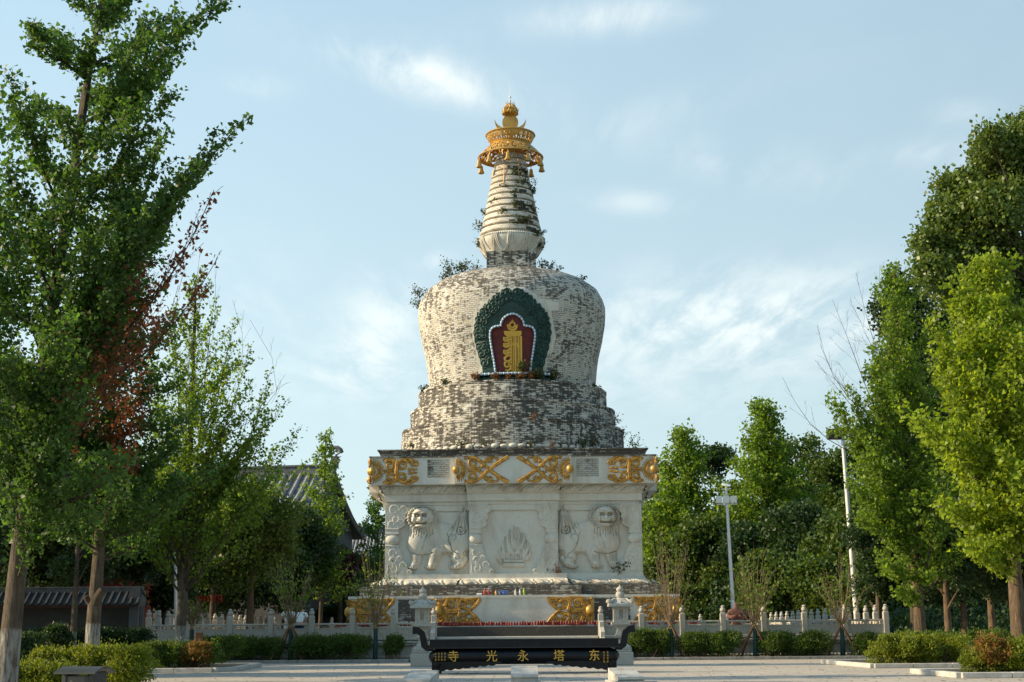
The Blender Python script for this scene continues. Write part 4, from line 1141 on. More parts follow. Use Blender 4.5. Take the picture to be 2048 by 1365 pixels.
# red candle lamps on the plinth ledge
rng = random.Random(12)
PLZ = zp+.06
lmp = MB(); lmp.lathe([(.045, 0), (.055, .03), (.05, .13), (.035, .15), (.03, .17)], 7)
src = None; k = 0; x = -wA-.9; yl = TY-wA-1.08
cgroup = 'red candle cups along the plinth ledge'
while x < wA+.9 and k < 150:
    if src is None: o = lmp.build('candle_cup', 'candle_red'); src = o; tag(o, 'small red candle cup in the long row on the plinth ledge', 'candle cup', cgroup)
    else: o = src.copy(); C.objects.link(o)
    z_ = rng.uniform(.85, 1.4); o.location = (x, yl+rng.uniform(-.08, .12), PLZ+.0005); o.scale = (1.15, 1.15, z_)
    x += rng.uniform(.09, .15); k += 1
# offerings on the bay ledge
lz = A2; ly = TY-wA-BD+.04-.0
def bottle(px, name, label, body, cap, h=.30, r=.05, group=None):
    X_ = at(px, 1188, ly).x
    t_ = thing(name, label, 'bottle' if 'bottle' in name else 'offering', (X_, TY-wA-BD+.12, lz), 0, group)
    m = MB(); m.lathe([(r*.95, 0), (r, .02), (r, h*.6), (r*.45, h*.82), (r*.4, h*.9)], 12); m.build('body', body, t_, 40)
    m = MB(); m.lathe([(r*.45, h*.9), (r*.45, h)], 10); m.build('cap', cap, t_, 40)
bottle(969, 'bottle', 'red and white offering bottle, left of a matching pair on the pagoda ledge', 'plastic_red', 'plastic_white', .34)
bottle(977, 'bottle', 'red and white offering bottle, right of a matching pair on the pagoda ledge', 'plastic_red', 'plastic_white', .36)
bottle(992, 'bottle', 'small orange offering bottle on the pagoda ledge', 'plastic_orange', 'plastic_orange', .25, .06)
bottle(1031, 'bottle', 'white offering bottle on the ledge, farther from the green one', 'plastic_white', 'plastic_white', .30)
bottle(1040, 'bottle', 'white offering bottle on the ledge beside the lime green one', 'plastic_white', 'plastic_white', .30)
bottle(1048, 'bottle', 'lime green offering bottle on the pagoda ledge', 'plastic_lime', 'plastic_lime', .34, .055)
m = MB(); X_ = at(960, 1188, ly).x; m.tube([(X_-.17, TY-wA-BD+.14, lz+.06), (X_+.10, TY-wA-BD+.12, lz+.06)], .055, 10); tag(m.build('fallen_bottle', 'plastic_white', None, 40), 'white bottle lying on its side on the pagoda ledge', 'bottle')
for i, (px, w_) in enumerate(((1000, .30), (1008, .34), (1013, .22))):
    X_ = at(px, 1188, ly).x; t_ = thing('fruit_tray', ('blue wrapped offering on the pagoda ledge, left one of three', 'blue wrapped offering on the pagoda ledge, middle one of three', 'blue wrapped offering on the pagoda ledge, right one of three')[i], 'offering', (X_, TY-wA-BD+.14, lz), 0, 'blue wrapped offerings')
    m = MB(); m.lathe([(.05, 0), (.10, .03), (.13, .10), (.12, .14)], 10, squash=(w_*2.4, 1)); m.build('tray', 'plastic_blue', t_, 40)
    m = MB(); [m.ball((w_*(-.25+.25*j), 0, .17), .06, 7) for j in range(3)]; m.build('wrapped_fruit', 'plastic_blue', t_, 60)

# ================================================================== STONE LANTERNS
def lantern(px, label):
    LYY = 45.2*KF; X_ = at(px, 1332, LYY).x
    t_ = thing('stone_lantern', label, 'stone lantern', (X_, LYY, 0), 0, 'stone lanterns in front of the terrace')
    m = MB(); m.box((0, 0, .26), (1.12, 1.12, .52), bev=.03); m.build('base_block', 'granite', t_)
    m = MB()
    m.box((0, 0, .60), (1.02, 1.02, .16), bev=.05, taper=.85); m.build('base_step', 'granite_pale', t_)
    m = MB()
    for k in range(4):
        a = k*math.pi/2
        for i in range(9):
            x = -.30+.075*i; p0 = Vector((x*1.25, -.47, .62)); p1 = Vector((x*.95, -.30, .80)); ro = Matrix.Rotation(a, 3, 'Z')
            m.tube([ro @ p0, ro @ ((p0+p1)/2+Vector((0, -.04, .03))), ro @ p1], [.036, .042, .03], 6)
    m.box((0, 0, .72), (.78, .78, .20), taper=.72); m.build('lotus_petals', 'granite_pale', t_, 60)
    m = MB(); q = math.pi/4
    m.lathe([(.42, .80), (.40, .86), (.33, .93), (.27, 1.02), (.36, 1.12), (.42, 1.16), (.42, 1.20), (.34, 1.24), (.27, 1.33), (.24, 1.44), (.28, 1.50), (.44, 1.56), (.58, 1.60), (.64, 1.63), (.64, 1.73)], 4, a0=q)
    m.build('pedestal', 'granite', t_)
    m = MB()
    m.box((0, 0, 1.77), (.72, .72, .08)); m.box((0, 0, 2.33), (.74, .74, .06))
    for sx in (-1, 1):
        for sy in (-1, 1): m.box((sx*.30, sy*.30, 2.055), (.11, .11, .49))
    for k in range(4):
        ro = Matrix.Rotation(k*math.pi/2, 3, 'Z')
        for x in (-.17, .17):
            c = ro @ Vector((x, -.31, 2.055)); m.box(c, (.14, .05, .49) if k % 2 == 0 else (.05, .14, .49))
        for z in (1.84, 2.27):
            c = ro @ Vector((0, -.31, z)); m.box(c, (.20, .05, .06) if k % 2 == 0 else (.05, .20, .06))
    m.build('light_chamber', 'granite', t_)
    for k in range(4):
        m = MB(); ro = Matrix.Rotation(k*math.pi/2, 3, 'Z')
        for i in range(5): 
            x = -.08+.04*i; c = ro @ Vector((x, -.30, 2.055)); m.box(c, (.012, .02, .37) if k % 2 == 0 else (.02, .012, .37))
        for i in range(8):
            c = ro @ Vector((0, -.298, 1.89+.047*i)); m.box(c, (.20, .018, .012) if k % 2 == 0 else (.018, .20, .012))
        m.build('lattice', 'granite_pale', t_)
    m = MB()
    m.lathe([(.52, 2.355), (.84, 2.36), (.86, 2.43), (.84, 2.46), (.62, 2.54), (.42, 2.66), (.30, 2.70), (.16, 2.71)], 4, a0=q)
    for sx in (-1, 1):
        for sy in (-1, 1):
            m.tube([(sx*.28, sy*.28, 2.68), (sx*.42, sy*.42, 2.60), (sx*.55, sy*.55, 2.52), (sx*.61, sy*.61, 2.56)], [.035, .05, .065, .04], 6)
            m.ball((sx*.57, sy*.57, 2.58), .095, 8)
    for k in range(4): c = Matrix.Rotation(k*math.pi/2, 3, 'Z') @ Vector((0, -.47, 2.55)); m.ball(c, .06, 6)
    m.build('roof', 'granite_pale', t_, 40)
    m = MB(); m.lathe([(.14, 2.69), (.15, 2.73), (.20, 2.78), (.22, 2.85), (.19, 2.93), (.13, 2.97), (.17, 3.01), (.18, 3.06), (.17, 3.11), (.10, 3.16), (.04, 3.19), (.02, 3.26)], 18); m.build('finial', 'granite_pale', t_, 60)
    t_.scale = (.78, .78, .93)
lantern(845, 'grey stone lantern on a square block left of the black burner')
lantern(1243, 'sunlit stone lantern on a square block right of the black burner')

# ================================================================== INCENSE BURNER
BZY = 37.0*KF
bx = at(1048, 1300, BZY).x
bur = thing('incense_burner', 'long black iron incense trough with gold characters and curled handles', 'incense burner', (bx, BZY, 0))
hl = 3.0
def zrow(py, Y, px=1048): return at(px, py, Y).z
zt_, zr_, zbm_ = zrow(1279, BZY), zrow(1297, BZY), zrow(1329, BZY)
m = MB()
hd_ = .42
m.box((0, -hd_, (zt_+zr_)/2), (2*hl-.10, .07, zt_-zr_), bev=.012); m.box((0, hd_, (zt_+zr_)/2), (2*hl-.10, .07, zt_-zr_), bev=.012)
for s in (-1, 1): m.box((s*(hl-.09), 0, (zt_+zr_)/2), (.07, 2*hd_-.08, zt_-zr_))
m.box((0, 0, zr_+.02), (2*hl-.2, 2*hd_-.1, .04)); m.build('trough_rim', 'black_iron', bur)
m = MB(); m.box((0, -hd_-.03, zt_+.004), (2*hl, .10, .03), bev=.008); m.box((0, hd_+.03, zt_+.004), (2*hl, .10, .03), bev=.008)
m.box((0, -hd_-.022, zr_+.03), (2*hl-.05, .05, .02)); m.build('rim_bead', 'iron_rim', bur)
# rounded belly with domed ends
m = MB(); K = 20; zc2 = (zr_+zbm_)/2; rz_ = (zr_-zbm_)/2
secs = []
for i in range(25):
    q = -math.pi/2+math.pi*i/24 if False else None
xs = [-hl+.0+.32*(1-math.cos(math.pi/2*i/6)) for i in range(7)]; xs = xs+[-x for x in xs[::-1]]
vs = []; fs = []
for i, x in enumerate(xs):
    e = (abs(x)-(hl-.32))/.32; k = math.sqrt(max(.02, 1-max(0, e)**2))
    for j in range(K):
        a = 2*math.pi*j/K; ca, sa = math.cos(a), math.sin(a)
        vs.append((x, (abs(ca)**.75)*math.copysign(1, ca)*(hd_+.07)*k, zc2+(abs(sa)**.8)*math.copysign(1, sa)*rz_*k))
for i in range(len(xs)-1):
    for j in range(K): fs.append((i*K+j, (i+1)*K+j, (i+1)*K+(j+1) % K, i*K+(j+1) % K))
fs += [tuple(range(K)), tuple((len(xs)-1)*K+j for j in range(K-1, -1, -1))]
m.add(vs, fs); m.build('belly', 'black_iron', bur, 50)
zs_ = zrow(1326, BZY)
for s in (-1, 1):
    ap = [(s*(hl-.12), zbm_+.12), (s*(hl-.12), .10), (s*(hl-.22), .10), (s*(hl-.30), .13)]
    for i in range(7):
        x = hl-.36-i*.26; z = .10+.026*i; ap += [(s*x, z), (s*(x-.08), z-.02), (s*(x-.16), z-.0), (s*(x-.22), z+.035)]
    ap += [(s*(hl-2.3), zbm_+.03), (s*(hl-2.3), zbm_+.12)]
    m = MB(); m.prism(ap, -hd_-.01, -hd_+.05); m.build('apron', 'black_iron', bur)
    m = MB(); m.prism(ap, hd_-.05, hd_+.01); m.build('apron', 'black_iron', bur)
    for sy in (-1, 1):
        m = MB(); m.tube([(s*(hl-.30), sy*(hd_-.04), zbm_+.05), (s*(hl-.28), sy*(hd_-.03), .22), (s*(hl-.30), sy*(hd_-.04), .10), (s*(hl-.31), sy*(hd_-.03), 0.001)], [.12, .11, .07, .08], 10); m.build('leg', 'black_iron', bur, 50)
    m = MB(); z0_ = zrow(1288, BZY)
    pts = [(s*(hl-.15), zr_+.03), (s*(hl+.02), zr_+.02), (s*(hl+.13), zr_+.10), (s*(hl+.16), zr_+.28), (s*(hl+.20), zr_+.47), (s*(hl+.33), zr_+.57), (s*(hl+.50), zr_+.58)]
    P = [Vector((p[0], 0, p[1])) for p in pts]; w = [.09, .10, .10, .10, .10, .105, .125]; vs = []
    for i, p in enumerate(P):
        t2 = (P[min(i+1, 6)]-P[max(i-1, 0)]).normalized(); a = Vector((-t2.z, 0, t2.x))
        for u, y in ((-1, -.16), (1, -.16), (1, .16), (-1, .16)): vs.append(p+a*u*w[i]+Vector((0, y, 0)))
    m.add(vs, [(i*4+k, (i+1)*4+k, (i+1)*4+(k+1) % 4, i*4+(k+1) % 4) for i in range(6) for k in range(4)]+[(0, 1, 2, 3), (27, 26, 25, 24)])
    m.build('handle', 'black_iron', bur, 40)
for sx, ch in zip((908, 984, 1046, 1117, 1187), '寺光永塔东'):
    tcv = bpy.data.curves.new('txt', 'FONT'); tcv.body = ch; tcv.size = .36; tcv.align_x = 'CENTER'; tcv.align_y = 'CENTER'; tcv.extrude = .004; tcv.offset = .001
    to = bpy.data.objects.new('txt', tcv); C.objects.link(to)
    bpy.context.view_layer.update()
    me = bpy.data.meshes.new_from_object(to.evaluated_get(bpy.context.evaluated_depsgraph_get())); bpy.data.objects.remove(to)
    me.materials.clear(); me.materials.append(MT['char_gold']); me.name = 'character'
    o = bpy.data.objects.new('gold_character', me); C.objects.link(o); o.parent = bur
    zz = zrow(1313, BZY); o.location = (at(sx, 1313, BZY).x-bx, -hd_-.088, zz+.0); o.rotation_euler = (R(90), 0, 0); o['label'] = 'gold brush character ' + ch
rng = random.Random(4)
for cols, rows, x0_ in ((4, 3, 873), (2, 4, 1206)):
    m = MB()
    for c_ in range(cols):
        for r_ in range(rows):
            cx2 = at(x0_+c_*6.2+(0 if cols == 4 else c_*1.0), 1305, BZY).x-bx; cz2 = zrow(1306+r_*6, BZY)
            for q in range(4): m.box((cx2+rng.uniform(-.008, .008), -hd_-.082, cz2+.024-.016*q), (rng.uniform(.03, .06), .006, .006))
            m.box((cx2+rng.uniform(-.012, .012), -hd_-.084, cz2), (.007, .006, .06))
    m.build('small_inscription', 'char_gold', bur)

# ================================================================== STONE KNEELERS
def kneeler(px0, px1, py, label, Yk, tilt=0):
    a = at(px0, py, Yk); b = at(px1, py, Yk); w = b.x-a.x; z = a.z
    t_ = thing('stone_kneeler', label, 'kneeling stone', ((a.x+b.x)/2, Yk, 0), tilt, 'stone kneelers in front of the burner')
    # side profile (y, z): rolled top at the back, sloping forward
    pr = [(0.05, 0), (0.05, z-.06), (.03, z-.015), (-.02, z), (-.08, z-.01), (-.11, z-.04), (-.12, z-.05), (-.6, z-.12), (-1.0, z-.17), (-1.08, z-.20), (-1.10, z-.26), (-1.04, z-.30), (-1.04, 0)]
    m = MB(); n = len(pr); vs = [(s*w/2, y, zz) for s in (-1, 1) for y, zz in pr]
    m.add(vs, [tuple(range(n)), tuple(range(2*n-1, n-1, -1))]+[(i+n, (i+1) % n+n, (i+1) % n, i) for i in range(n)]); m.build('slab', 'kerb_stone', t_, 40)
    m = MB(); m.box((0, -.5, .022), (w+.12, 1.3, .045)); m.build('foot', 'kerb_stone', t_)
kneeler(822, 878, 1341, 'pale stone kneeler with a rolled back, left one before the burner', 30.5*KF, R(-9))
kneeler(1022, 1075, 1332, 'pale stone kneeler with a rolled back, middle one before the burner', 30.5*KF)
kneeler(1216, 1268, 1336, 'pale stone kneeler with a rolled back, right one before the burner', 30.5*KF, R(9))

# ================================================================== KERBS AND PLANTING BEDS
def poly_sheet(name, pts, z, mat): m = MB(); m.add([(p[0], p[1], z) for p in pts], [tuple(range(len(pts)))]); return tag(m.build(name, mat), kind='structure')
sheet('planting_bed', -40, SX0-1.0, 51.22*KF, 52.3*KF, .06, 'bed_soil_mat'); sheet('planting_bed', SX1+1.0, 40, 51.22*KF, 52.3*KF, .06, 'bed_soil_mat')
def kerb_line(name, pts, h, w, mat, seg_=1.6, mark=None):
    m = MB()
    for p, q in zip(pts, pts[1:]):
        p, q = Vector((*p[:2], 0)), Vector((*q[:2], 0)); d = q-p; n = max(1, round(d.length/seg_)); rz = math.atan2(d.y, d.x)
        for k in range(n):
            c = p+d*(k+.5)/n; m.box((c.x, c.y, h/2), (d.length/n-.012, w, h), rz, bev=.015)
    return tag(m.build(name, mat), kind='structure')
kerb_line('kerb', [(-40, 51.15*KF), (SX0-1.0, 51.15*KF)], .13, .15, 'kerb_grey'); kerb_line('kerb', [(SX1+1.0, 51.15*KF), (40, 51.15*KF)], .13, .15, 'kerb_grey')
# right hand raised beds
def bed(pts, mat='kerb_stone', h=.15):
    kerb_line('kerb', pts+[pts[0]], h, .26, mat, 1.3); poly_sheet('planting_bed', pts, h-.04, 'bed_soil_mat')
b1a, b1b = gnd(1748, 1337), gnd(1925, 1333)
bed([(b1a.x, b1a.y), (40, b1a.y), (40, b1a.y+7), (b1a.x-.2, b1a.y+7)])
b2a = gnd(1922, 1357)
bed([(b2a.x, b2a.y), (30, b2a.y-.0), (30, b2a.y+4.2), (b2a.x-.1, b2a.y+4.2)])
b3 = gnd(425, 1345)
bed([(b3.x, b3.y), (b3.x+.5, b3.y+1.2), (b3.x+.2, b3.y+8), (-40, b3.y+8), (-40, b3.y)], 'kerb_stone')

# ================================================================== TRASH BIN
BIY = 16.0*KF; bp = at(170, 1330, BIY)
bn = thing('litter_bin', 'black litter bin with an arched roof beside the near hedge', 'litter bin', (bp.x, BIY, 0), R(-17))
ztp = at(170, 1333, BIY).z
m = MB(); n = 9; W2 = .30; D2 = .25
vs = []
for i in range(n):
    q = i/(n-1)*2-1
    for x in (-W2-.02, W2+.02):
        vs.append((x, q*D2, ztp-.075*abs(q)**1.6)); vs.append((x, q*D2, ztp-.075*abs(q)**1.6-.022))
fs = []
for i in range(n-1):
    a = i*4; b = a+4; fs += [(a, a+2, b+2, b), (a+1, b+1, b+3, a+3), (a, b, b+1, a+1), (a+2, a+3, b+3, b+2)]
fs += [(0, 1, 3, 2), ((n-1)*4, (n-1)*4+2, (n-1)*4+3, (n-1)*4+1)]
m.add(vs, fs); m.build('roof', 'bin_metal', bn, 50)
m = MB(); zb2 = ztp-.07
for x in (-.22, .22): m.box((x, 0, zb2/2+.0), (.07, .30, zb2), bev=.01)
m.build('side_frame', 'lamp_black', bn)
m = MB(); m.box((0, 0, (zb2-.12)/2+.08), (.38, .26, zb2-.16)); m.build('bin_body', 'bin_panel', bn)
m = MB(); o_ = [(.125+.035*math.cos(R(a)), ztp-.17+.05*math.sin(R(a))) for a in range(0, 181, 20)]+[(.09, ztp-.30), (.16, ztp-.30)]
m.prism(o_, -.136, -.13); m.build('opening', 'lamp_black', bn)

# ================================================================== LAMP POLES
def pole(name, label, px0, py0, px1, py1, Y, r0_, r1_):
    a = gnd(px0, py0) if Y is None else at(px0, py0, Y); b = at(px1, py1, Y)
    # straight post from the ground; the slight lean of the real one is kept
    d = (b-a); a0 = a - d*(a.z/d.z)
    t_ = thing(name, label, 'lamp post', (a0.x, a0.y, 0)); m = MB()
    m.tube([Vector((0, 0, 0)), (b-a0)*.5, b-a0], [r0_, (r0_+r1_)/2, r1_], 12); m.build('pole', 'white_metal', t_, 60)
    m = MB(); m.lathe([(r0_*2.2, 0), (r0_*2.2, .03), (r0_*1.25, .05), (r0_*1.2, .25)], 12); m.build('foot_plate', 'white_metal', t_, 40)
    return t_, b-a0
t_, top = pole('lamp_post', 'tall white lamp post with a black floodlight near its top, behind the balustrade', 1712, 1215, 1684, 862, 57*KF, .155, .085)
m = MB(); fl = at(1668, 869, 57*KF)-Vector(t_.location)
m.box(fl, (.70, .34, .52), 0, bev=.03); o = m.build('floodlight', 'lamp_black', t_)
m = MB(); m.box(fl+Vector((0, -.175, 0)), (.60, .015, .42)); m.build('lens', 'lamp_black', o)
for s in (-1, 1): pass
m = MB(); m.tube([fl+Vector((-.30, 0, -.24)), fl+Vector((.55, 0, -.26))], .035, 6); m.tube([fl+Vector((-.3, 0, -.24)), fl+Vector((-.3, 0, -.1))], .02, 5); m.build('bracket', 'white_metal', t_)
t_, top = pole('lamp_post', 'white lamp post with three flat white lights and a round solar disc', 1466, 1212, 1452, 978, 60*KF, .115, .07)
c = at(1453, 1000, 60*KF)-Vector(t_.location)
for k, dx in enumerate((-.40, -.03, .36)):
    m = MB(); m.box(c+Vector((dx, -.10, 0)), (.33, .10, .38), 0, bev=.02); o = m.build('light_panel', 'white_metal', t_)
    m = MB(); m.box(c+Vector((dx, -.155, 0)), (.29, .012, .33)); m.build('lens', 'lamp_lens', o)
m = MB(); m.tube([c+Vector((-.5, -.05, -.24)), c+Vector((.55, -.05, -.23))], .03, 6); m.build('crossbar', 'white_metal', t_)
c = at(1452, 971, 60*KF)-Vector(t_.location); m = MB(); dr = Vector((.25, -.35, .9)).normalized()
m.tube([c, c+dr*.04], [.24, .24], 20); o = m.build('solar_disc', 'lamp_lens', t_, 30)
m = MB(); m.tube([c+Vector((-.26, 0, -.20)), c+Vector((.26, 0, -.17))], .03, 6); m.tube([c+Vector((0, 0, -.2)), c], .03, 6); m.build('disc_bracket', 'white_metal', t_)
t_, top = pole('flag_pole', 'plain thin white pole behind the whitewashed ginkgo by the left balustrade', 352, 1240, 350, 1060, 56*KF, .09, .07)
t_['category'] = 'pole'
m = MB(); m.ball(top+Vector((0, 0, .08)), .1, 8); m.build('pole_cap', 'white_metal', t_)

# ================================================================== WALLS AND BUILDINGS
def tile_slope(m_rows, m_base, p0, p1, p2, p3, spacing, r, curve=0.0):
    """p0,p1 eave left/right; p2,p3 ridge right/left. base sheet with thickness plus half round rows"""
    p0, p1, p2, p3 = map(Vector, (p0, p1, p2, p3)); n = max(2, int((p1-p0).length/spacing)); up = (p1-p0).cross(p3-p0).normalized()
    if up.z < 0: up = -up
    NS = 6
    def pt(u, v):
        p = p0.lerp(p1, u).lerp(p3.lerp(p2, u), v); return p - up*curve*math.sin(math.pi*v)
    vs = []
    for i in range(NS+1):
        for u in (0, 1): vs += [pt(u, i/NS), pt(u, i/NS)-up*.12]
    fs = []
    for i in range(NS):
        a = i*4; b = a+4; fs += [(a, a+2, b+2, b), (a+1, b+1, b+3, a+3), (a, b, b+1, a+1), (a+2, a+3, b+3, b+2)]
    fs += [(0, 1, 3, 2), (NS*4, NS*4+2, NS*4+3, NS*4+1)]
    m_base.add(vs, fs)
    for k in range(n+1):
        m_rows.tube([pt(k/n, i/NS)+up*r*.25 for i in range(NS+1)], r, 6)
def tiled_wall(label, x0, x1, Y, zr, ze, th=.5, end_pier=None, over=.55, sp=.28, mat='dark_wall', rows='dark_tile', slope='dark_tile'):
    t_ = thing('tiled_wall', label, 'wall', ((x0+x1)/2, Y, 0)); L_ = x1-x0; e = L_/2
    m = MB(); m.box((0, 0, ze/2), (L_, th, ze)); m.build('wall_face', mat, t_)
    m = MB(); m.box((0, 0, ze+.04), (L_, th+.22, .12)); m.build('red_eave_beam', 'red_beam', t_)
    for s in (-1, 1):
        a, b = MB(), MB(); tile_slope(a, b, (-e, s*(th/2+over), ze+.10), (e, s*(th/2+over), ze+.10), (e, 0, zr-.14), (-e, 0, zr-.14), sp, .065)
        b.build('roof_slope', slope, t_); a.build('tile_rows', rows, t_, 60)
    m = MB(); m.box((0, 0, zr-.10), (L_, .22, .22)); m.box((0, 0, zr+.02), (L_+.02, .30, .05)); m.build('ridge', 'roof_tile', t_)
    if end_pier is not None:
        m = MB(); m.box((end_pier, 0, (ze-.1)/2), (.36, th+.5, ze-.1)); m.prism([(end_pier-.18, ze-.1), (end_pier+.18, ze-.1), (end_pier+.26, ze+.3), (end_pier+.14, zr), (end_pier-.14, zr), (end_pier-.26, ze+.3)], -.5, .5); m.build('end_pier', 'grey_wall', t_)
    return t_
Yw = 47.5*KF
xw1 = at(284, 1200, Yw).x; xw0 = xw1-26
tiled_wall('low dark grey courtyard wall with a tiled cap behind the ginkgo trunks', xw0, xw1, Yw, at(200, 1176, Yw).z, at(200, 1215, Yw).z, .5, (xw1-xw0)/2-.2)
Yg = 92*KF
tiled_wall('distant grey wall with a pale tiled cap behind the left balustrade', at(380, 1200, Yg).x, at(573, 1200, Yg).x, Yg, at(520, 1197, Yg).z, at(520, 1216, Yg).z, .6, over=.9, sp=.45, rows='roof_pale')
def hall(label, loc, rz, L_, dep, z_ridge, z_eave, mat='grey_wall', sp=.62, orn=True, ov=1.0):
    t_ = thing('temple_hall', label, 'building', loc, rz)
    m = MB(); m.box((-L_/2, 0, z_eave/2), (L_-1.2, dep*2-ov*2, z_eave)); m.build('wall', mat, t_)
    for x in (-.6, -L_+.6):
        m = MB(); m.prism([(-dep+ov, z_eave-.01), (dep-ov, z_eave-.01), (0, z_ridge-.5)], -.2, .2, tf=lambda v, x=x: Vector((x+v.y, v.x, v.z))); m.build('gable', mat, t_)
    for s in (-1, 1):
        a, b = MB(), MB(); tile_slope(a, b, (-L_, s*dep, z_eave-.4), (0, s*dep, z_eave-.4), (0, 0, z_ridge-.2), (-L_, 0, z_ridge-.2), sp, .15, .55)
        b.build('roof_slope', 'roof_tile', t_); a.build('tile_rows', 'roof_pale', t_, 60)
    m = MB(); m.box((-L_/2, 0, z_ridge+.0), (L_+.2, .5, .7)); m.box((-L_/2, 0, z_ridge+.38), (L_+.3, .65, .12)); m.build('ridge', 'roof_tile', t_)
    for x in (-.05, -L_+.05):
        m = MB()
        for s in (-1, 1):
            m.tube([(x, s*dep*f, (z_eave-.4)+(z_ridge-.2-z_eave+.4)*(1-f)-.55*math.sin(math.pi*f)*.9+.12) for f in (1, .8, .6, .4, .2, 0)], .22, 6)
        m.build('verge', 'roof_tile', t_, 60)
    if orn:
        m = MB(); m.box((.05, 0, z_ridge+.6), (.5, .4, .9)); m.tube([(.1+.45*math.cos(a*.6), 0, z_ridge+1.3+.42*math.sin(a*.6)) for a in range(9)], [.20, .19, .18, .17, .16, .14, .12, .1, .07], 6)
        for k in range(4): m.tube([(.1, 0, z_ridge+.5+.3*k), (.55, 0, z_ridge+.75+.3*k)], [.09, .02], 5)
        m.build('ridge_ornament', 'roof_tile', t_, 50)
        for s in (-1, 1):
            for k in range(3): m = MB(); z_ = (z_eave-.4)+(k*.06)*(z_ridge-z_eave); m.ball((0, s*dep*(1-.07*k), z_+.4), .18, 6, (1, 1, 1.5)); m.build('eave_beast', 'roof_tile', t_)
    return t_
Yh = 86*KF
ra = at(668, 941, Yh)
hl_ = hall('large grey temple hall with a steep tiled roof behind the left trees', (ra.x, Yh, 0), R(-10), 24, 8.2, ra.z, at(690, 1062, Yh+5).z)
m = MB(); m.box((-6.0, -4.4, at(590, 1008, Yh-4).z), (1.9, .3, .62)); sk = m.build('dormer_frame', 'white_metal', hl_)
m = MB(); [m.box((x, -4.57, at(590, 1008, Yh-4).z), (.8, .03, .45)) for x in (-6.45, -5.55)]; m.build('pane', 'glass', sk)
m = MB(); c = at(579, 982, Yh-4.5); m.lathe([(.05, 0), (.5, .12), (.62, .3)], 16, (c.x-ra.x, c.y-Yh, c.z)); m.tube([(c.x-ra.x, c.y-Yh, c.z-.9), (c.x-ra.x, c.y-Yh, c.z)], .05, 5); m.build('roof_vent', 'white_metal', hl_, 40)
Y2 = 118*KF
ra = at(800, 1062, Y2)
hall('distant grey tiled roof between the trees and the pagoda', (ra.x, Y2, 0), R(-4), 6.4, 5.0, ra.z, at(740, 1112, Y2-5).z, sp=.34, orn=False)
# shaded hall behind the left wall
Y3 = 60*KF
t_ = thing('shaded_pavilion', 'red and blue painted pavilion in deep shade behind the courtyard wall', 'building', (at(110, 1180, Y3).x, Y3, 0))
m = MB(); m.box((0, 0, 2.0), (9, 5, 4.0)); m.build('wall', 'red_beam', t_)
m = MB(); m.box((0, 0, 4.3), (10, 6, .6)); m.build('painted_beam', 'blue_eave', t_)
a, b = MB(), MB(); tile_slope(a, b, (-6, -4.2, 4.7), (6, -4.2, 4.7), (5, 0, 7), (-5, 0, 7), .45, .11); b.build('roof', 'roof_tile', t_); a.build('tile_rows', 'roof_tile', t_)
a, b = MB(), MB(); tile_slope(a, b, (-6, 4.2, 4.7), (6, 4.2, 4.7), (5, 0, 7), (-5, 0, 7), .45, .11); b.build('roof', 'roof_tile', t_)

def hoarding(label, px0, px1, Y, pt, pb, step=2.6):
    x0, x1 = at(px0, pt, Y).x, at(px1, pt, Y).x; z1 = at((px0+px1)/2, pt, Y).z
    t_ = thing('site_hoarding', label, 'hoarding', ((x0+x1)/2, Y, 0), 0, 'green site hoardings'); L_ = x1-x0; n = int(L_/.16); vs = []
    for i in range(n+1):
        x = -L_/2+L_*i/n; y = .05*math.sin(i*math.pi/2*1.0)
        vs += [(x, y, 0), (x, y, z1), (x, y+.02, 0), (x, y+.02, z1)]
    m = MB(); m.add(vs, [f for i in range(n) for f in ((i*4, i*4+4, i*4+5, i*4+1), (i*4+2, i*4+3, i*4+7, i*4+6), (i*4+1, i*4+5, i*4+7, i*4+3))]); m.build('corrugated_sheet', 'green_sheet', t_)
    k = -L_/2+.8
    while k < L_/2:
        m = MB(); m.tube([(k, -.12, 0), (k, -.12, z1+.05)], .045, 6); m.tube([(k, -.12, z1*.8), (k+1.1, -.9, 0.0)], .03, 5); m.build('scaffold_upright', 'scaffold_pole', t_); k += step
    m = MB(); m.tube([(-L_/2, -.18, z1-.25), (L_/2, -.18, z1-.25)], .045, 6); m.tube([(-L_/2, -.18, z1*.45), (L_/2, -.18, z1*.45)], .035, 6); m.build('scaffold_rail', 'scaffold_pole', t_)
hoarding('green corrugated site hoarding with a yellow rail left of the pagoda', 470, 790, 87*KF, 1157, 1235)
hoarding('green corrugated site hoarding right of the pagoda', 1270, 1445, 89*KF, 1155, 1220)

